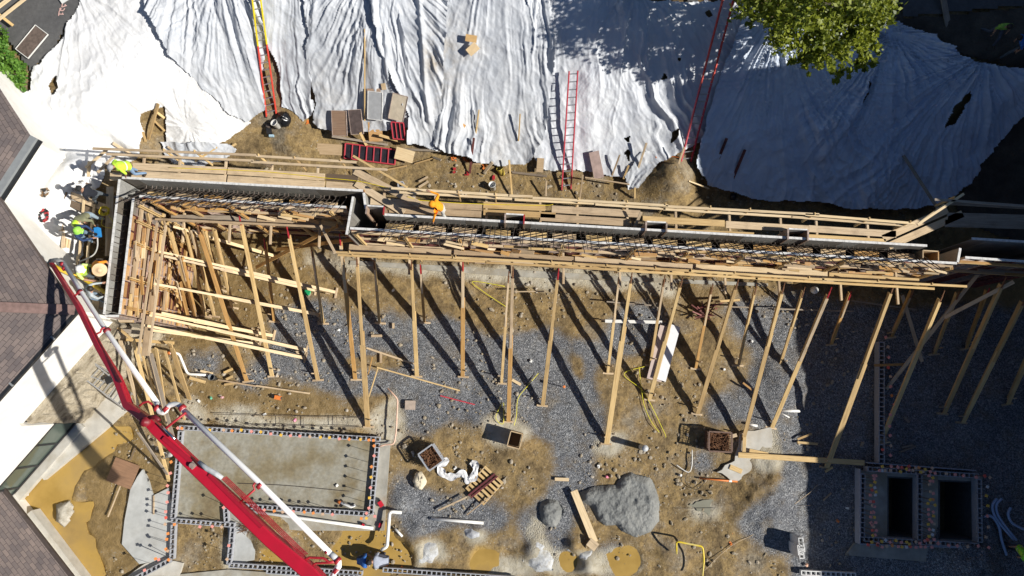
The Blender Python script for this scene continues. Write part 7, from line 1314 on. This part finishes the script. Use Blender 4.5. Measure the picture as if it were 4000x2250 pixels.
def basket(label, c, sx, sy, h, rot, seed, tilt=0, rim=plain('galvanized', (.45, .47, .50), .5, .15, 8, .3)):
    r = thing('wire_basket', label, 'basket', c, 'wire baskets of debris'); R = Matrix.Rotation(rot, 3, 'Z'); rnd = random.Random(seed)
    for s in (-1, 1):
        for ax in (0, 1):
            m = MB(); L, dd = (sx, sy) if ax == 0 else (sy, sx)
            for k in range(int(L / .09) + 1):
                x = -L / 2 + k * .09; a = Vector((x, s * dd / 2, 0)) if ax == 0 else Vector((s * dd / 2, x, 0)); m.bar(Vector(c) + R @ a, Vector(c) + R @ (a + Vector((0, 0, h))), .012, .012, up=Vector((0, 1, 0)))
            for k in range(int(h / .1) + 1):
                z = min(h, k * .1); a, b = (Vector((-L / 2, s * dd / 2, z)), Vector((L / 2, s * dd / 2, z))) if ax == 0 else (Vector((s * dd / 2, -L / 2, z)), Vector((s * dd / 2, L / 2, z))); m.bar(Vector(c) + R @ a, Vector(c) + R @ b, .012, .012)
            a, b = (Vector((-L / 2, s * dd / 2, h)), Vector((L / 2, s * dd / 2, h))) if ax == 0 else (Vector((s * dd / 2, -L / 2 + .03, h)), Vector((s * dd / 2, L / 2 - .03, h))); m.bar(Vector(c) + R @ a, Vector(c) + R @ b, .06, .03)
            m.build('mesh_side', rim, r)
    m = MB(); m.box(Vector(c) + Vector((0, 0, h * .3)), (sx - .06, sy - .06, h * .55), 0, R); f = m.build('filling', RUST, r)
    m = MB()
    for k in range(150):
        p = Vector((rnd.uniform(-.42, .42) * sx, rnd.uniform(-.42, .42) * sy, h * rnd.uniform(.55, .8))); d = Vector((rnd.gauss(0, 1), rnd.gauss(0, 1), rnd.gauss(0, .3))).normalized() * rnd.uniform(.05, .16); m.tube([Vector(c) + R @ (p - d), Vector(c) + R @ (p + d)], .014, 4)
    o = tag(m.build('scrap_steel', [RUST], None), 'rusty form ties heaped in the ' + label.split(' of ')[0], 'scrap steel', 'scrap steel in baskets'); return r
basket('left wire basket of rusty ties beside the cream bag', P(1690, 1782, .05), .72, .82, .75, .62 + PI / 2 * 0 - .0, 1)
basket('right wire basket of rusty ties beside the plank stub', P(2795, 1722, .05), .95, .80, .75, -.05, 2, rim=plain('rusty_wire', (.16, .10, .075), .7, .4, 8, .2))
# bag, ribbon and pallet
m = MB(); c = P(*q(42,1650,490), .02); m.lathe(c, [(0, 0), (.30, .02), (.34, .12), (.26, .22), (.12, .26), (0, .24)], 16); o = m.build('canvas_bag', CANVAS, None, True)
for v in o.data.vertices: v.co = Vector((v.co.x * .8 + .22 * -v.co.y * .3, v.co.y * 1.15, v.co.z)) + Vector((random.uniform(-.04, .04), random.uniform(-.04, .04), random.uniform(-.02, .04)))
tag(o, 'cream canvas bag lying below the left wire basket', 'bag')
def ribbon(label, pts, w_, mat, seed):
    pts = smooth_path([P(u, v, z) for u, v, z in pts], 8); m = MB(); rnd = random.Random(seed); n = 5
    for i, p in enumerate(pts):
        d = (pts[min(i + 1, len(pts) - 1)] - pts[max(i - 1, 0)]).normalized(); s = Vector((-d.y, d.x, 0)); ww = w_ * (.7 + .6 * math.sin(i * .35) ** 2)
        for k in range(n): m.v.append(tuple(p + s * ww * (k / (n - 1) - .5) + Vector((0, 0, .05 * math.sin(k * 2.1 + i * .8) + .05 + rnd.uniform(-.015, .015)))))
    for i in range(len(pts) - 1):
        for k in range(n - 1): a = i * n + k; m.f.append((a, a + 1, a + n + 1, a + n)); m.m.append(0)
    return tag(m.build('plastic_strip', mat, None, True, recalc=False), label, 'plastic strip')
WPL = plain('white_plastic', (.74, .74, .75), .45, .06, 6, bmp=.6)
ribbon('crumpled white plastic strip snaking from the left basket to the pallet', [(*q(42,1935,270), .1), (*q(42,1850,345), .05), (*q(42,1890,430), .05), (*q(42,1980,450), .06), (*q(42,2080,420), .1), (*q(42,2130,480), .06), (*q(42,2180,470), .1), (*q(42,2210,350), .12), (*q(42,2160,300), .08)], .28, WPL, 3)
def pallet():
    a = P(*q(42,2300,345), .12); b = P(*q(42,2500,530), .12); d_ = P(*q(42,2150,530), .12); x = (b - a); y = (d_ - a); y = y - x * (y.dot(x) / x.length_squared); y = y.normalized() * 1.2; x = x.normalized() * 1.05
    r = thing('pallet', 'wooden pallet with red steel bars on it beside the plastic strip', 'pallet', a + x / 2 + y / 2)
    for k in range(3): board('bearer', a + x * (k * .48 + .02) - Vector((0, 0, .05)), a + x * (k * .48 + .02) + y - Vector((0, 0, .05)), .045, .09, W_OLD, r)
    for k in range(7): board('deck_board', a + y * (k / 6.3 + .02), a + x + y * (k / 6.3 + .02), .11, .02, W_NEW, r)
    for k in range(2): board('channel_bar', a + x * (.5 + .14 * k) + y * -.05 + Vector((0, 0, .06)), a + x * (.28 + .12 * k) + y * 1.12 + Vector((0, 0, .06)), .08, .06, plain('maroon_steel', (.13, .03, .035), .5, .2), None, ('left' if k == 0 else 'right') + ' maroon steel channel bar lying on the wooden pallet', 'bar')
pallet()
# small red tools, saw, blue scraps
def tool(label, p, z, col, rot, k=1.0):
    m = MB(); c = P(*p, z); R = Matrix.Rotation(rot, 3, 'Z'); m.box(c + Vector((0, 0, .08)), (.16 * k, .24 * k, .14), 0, R); m.box(c + R @ Vector((.02, .18 * k, .06)), (.08, .12, .1), 1, R); m.lathe(c + R @ Vector((0, -.1 * k, .08)), [(.05, -.06), (.06, 0), (.05, .06)], 10, 1, R @ Vector((1, 0, 0))); return tag(m.build('power_tool', [col, BLACK]), label, 'power tool')
TR = plain('tool_red', (.55, .02, .04), .4, .1)
tool('red power saw on the footing right of the left slab', q(42,1258,722), .12, TR, .6); tool('red cordless drill on the footing near the bent white pipe', q(42,1255,935), .12, TR, -.3, .7); tool('small red drill beside the long white pipe', q(42,1085,930), .12, TR, 1.2, .5); tool('orange cut off saw lying in the dirt above the trench', q(32,225,1100), .05, PVC_ORANGE, 1.4, 1.1)
for i, (p, col, lb) in enumerate([(q(42,820,535), PVC, 'white paper square lying on the left slab'), (q(32,825,420), PVC, 'white scrap in the gravel left of the heaviest brace'), (q(32,1375,25), PVC, 'white paint can lid near the short braces'), (q(33,190,738), PVC, 'white can lying in the gravel shadow'), (q(33,2130,815), PVC, 'white bottle in the dirt by the brace shadow'), (q(33,2415,532), PVC, 'white cup in the gravel near the shade'), (q(31,2120,1100), plain('green_scrap', (.1, .4, .25), .5), 'green can on the mud below the zigzag pipe'), (q(31,2240,1098), plain('pink_scrap', (.7, .4, .4), .5), 'pink can on the mud below the zigzag pipe'), (q(31,2005,1140), PVC, 'white glove on the pale slurry'), (q(43,960,455), plain('pink_flag', (.9, .25, .35), .5), 'pink flag above the large heap'), (q(43,1700,437), PVC, 'white scrap beside the bent cable'), (q(43,870,340), PVC, 'white cup in the gravel above the heap'), (q(43,2200,1030), PVC_ORANGE, 'orange cap in the dirt near the gravel mound'), (q(43,2195,1115), PVC_ORANGE, 'lower orange cap near the gravel mound'), (q(44,390,1345), plain('peach', (.85, .5, .35), .5), 'peach square cap at the shade line'), (q(42,2000,370), PVC, 'white scrap between bag and pallet'), (q(32,92,1265), PVC, 'white scrap beside the trench bars'), (q(32,398,1322), plain('pink_ring', (.9, .3, .45), .5), 'pink ring on the trench concrete'), (q(44,790,765), PVC, 'pale can in the shaded gravel'), (q(44,695,890), PVC_ORANGE, 'orange cone scrap in the shaded gravel'), (q(33,1415,720), PVC, 'white scrap under a brace'), (q(42,1325,1355), PVC_ORANGE, 'left orange cap before the bottom block wall'), (q(42,1455,1365), PVC_ORANGE, 'right orange cap before the bottom block wall')]):
    m = MB(); z = .14 if 'slab' in lb else .0; m.lathe(P(*p, z), [(.05, 0), (.055, .03), (.05, .1), (0, .1)], 8, 0, (random.uniform(-1, 1), random.uniform(-1, 1), .6)); m.box(P(*p, z + .05), (.10, .07, .02), 0, Matrix.Rotation(random.uniform(0, 3), 3, 'Z')); tag(m.build('litter_piece', col), lb, 'litter')
# trench bars, cables, strings
for i, (a_, b_) in enumerate(((q(31,2150,1265), q(32,1060,1300)), (q(32,-50,1370), q(32,1060,1395)))):
    m = MB(); m.tube([P(*a_, .12), P(*b_, .12)], .014, 5); tag(m.build('rebar', REBAR), f'{("upper", "lower")[i]} long reinforcing bar lying over the pale trench strip', 'rebar', 'trench bars')
for i, x in enumerate((235, 475, 765, 810)):
    m = MB(); m.tube([P(*q(32,x,1295), .14), P(*q(32,x + 3,1390), .14)], .012, 5); tag(m.build('rebar', REBAR), f'{nth(i)} short cross bar from the left over the trench strip', 'rebar', 'trench bars')
YC = plain('yellow_line', (.80, .74, .04), .5, .08)
for lb, pts in (('yellow line tangled at the foot of the ninth long brace', [q(33,265,855), q(33,150,990), q(33,60,1110), q(33,45,1280), q(33,20,1380)]), ('yellow line crossing the dirt patch right of the tenth brace', [q(33,1340,785), q(33,1125,862), q(33,1300,1015), q(33,1385,1150), q(33,1530,1449), q(43,1545,55)]), ('second yellow line beside the one in the dirt patch', [q(33,1278,790), q(33,1300,1000), q(33,1330,1180), q(33,1400,1340), q(33,1480,1449)]), ('yellow line hanging by the wooden form box', [q(32,2475,1155), q(32,2410,1300), q(32,2485,1360), q(32,2490,1150)]), ('yellow line crossing above the long braces', [q(32,2520,190), q(32,2280,30), q(22,2180,1380), q(22,2500,1430)])):
    cord(lb, [P(*p, .08) for p in pts], .013, YC)
cord('thin cable across the dirt from the heap to the shaded gravel', [P(*p, .07) for p in (q(43,1640,772), q(43,2000,765), q(43,2574,755), q(44,450,738))], .008, REBAR); cord('pale rope running from the bottom edge over the gravel mound', [P(*p, .1) for p in (q(43,1930,1400), q(43,2200,1150), q(43,2560,960), q(44,250,740), q(44,420,610), q(44,500,530))], .012, W_OLD); cord('long string line over the left slab', [P(*p, .16) for p in (q(41,2390,518), q(42,300,540), q(42,940,600))], .01, REBAR)
cord('grey cable bent below the right wire basket', [P(*p, .08) for p in (q(43,1810,180), q(43,1808,340), q(43,1770,405), q(43,1650,330))], .02, PVC); cord('black cable curling below the survey pipe', [P(*p, .06) for p in (q(43,1770,400), q(43,1745,500), q(43,1850,580), q(43,1940,500))], .012, BLACK)
m = MB(); rnd = random.Random(4)
for k in range(40): p = P(*q(41,2480 + rnd.uniform(-60, 90), 960 + rnd.uniform(-50, 50)), .1 + rnd.uniform(0, .2)); d = Vector((rnd.gauss(0, 1), rnd.gauss(0, 1), rnd.gauss(0, .3))).normalized() * .18; m.tube([p - d, p, p + d + Vector((0, 0, .05))], .009, 4)
tag(m.build('wire_tangle', RUST), 'rust coloured wire tangle beside the red boom', 'wire')
m = MB(); rnd = random.Random(6)
for k in range(14): p = P(*q(33,1960 + rnd.uniform(-90, 90), 230 + rnd.uniform(-60, 60)), .2 + rnd.uniform(0, .3)); d = Vector((rnd.gauss(0, 1), rnd.gauss(0, 1), rnd.gauss(0, .4))).normalized() * .4; m.bar(p - d, p + d, .05, .04)
tag(m.build('scrap_brackets', STEEL_RUST), 'heap of rusty scaffold brackets in the gravel near the shade', 'scrap steel')
o = pipe('black drain pipe mouth lying at the toe of the shaded sheet', [P(*q(23,2230,500), .45), P(*q(23,2215,560), .4)], .13, BLACK, smooth=False); o = pipe('pale barrel in the dark behind the right braces', [P(*q(34,460,15), .3), P(*q(34,470,20), .75)], .16, PVC, smooth=False)
open_box('upright hollow concrete block on the bench beside the rail', T(*q(22,1465,425), .0), .24, .24, .3, .1, CMU, .05, 'hollow_block', 'block')
# loose stones: one scatter
def stones():
    r = np.random.default_rng(3); V = []; Fc = []; ico = [(0,0,1),(.89,0,.45),(.28,.85,.45),(-.72,.53,.45),(-.72,-.53,.45),(.28,-.85,.45),(.72,.53,-.45),(-.28,.85,-.45),(-.89,0,-.45),(-.28,-.85,-.45),(.72,-.53,-.45),(0,0,-1)]
    fs = [(0,1,2),(0,2,3),(0,3,4),(0,4,5),(0,5,1),(1,6,2),(2,7,3),(3,8,4),(4,9,5),(5,10,1),(6,7,2),(7,8,3),(8,9,4),(9,10,5),(10,6,1),(6,11,7),(7,11,8),(8,11,9),(9,11,10),(10,11,6)]
    gx = r.uniform(-17, 15, 15000); gy = r.uniform(-9, 10.5, 15000); keep = fbm(gx * .5, gy * .5, 77) > .47
    for x, y in zip(gx[keep], gy[keep]):
        z = float(zlook(x, y)); s = .014 + .075 * r.random() ** 5
        if z > 1.0: continue
        z += float((fbm(np.array(x * .9), np.array(y * .9), 21, 5) - .48) * .22) - .03; b = len(V); R = r.normal(size=3) * .25 + 1; a = r.random() * 6.28
        for p in ico: px, py = p[0] * R[0], p[1] * R[1]; V.append((x + s * (px * math.cos(a) - py * math.sin(a)), y + s * (px * math.sin(a) + py * math.cos(a)), z + s * .5 + s * .7 * p[2] * R[2]))
        Fc += [tuple(i + b for i in f) for f in fs]
    me = bpy.data.meshes.new('loose_stones'); me.from_pydata(V, [], Fc); me.materials.append(patchy_mat('stone_mix', [(.26, .21, .13), (.40, .34, .25), (.55, .50, .43)], .8, .95, .2)); o = link('loose_stones', me); o['kind'] = 'stuff'
stones()
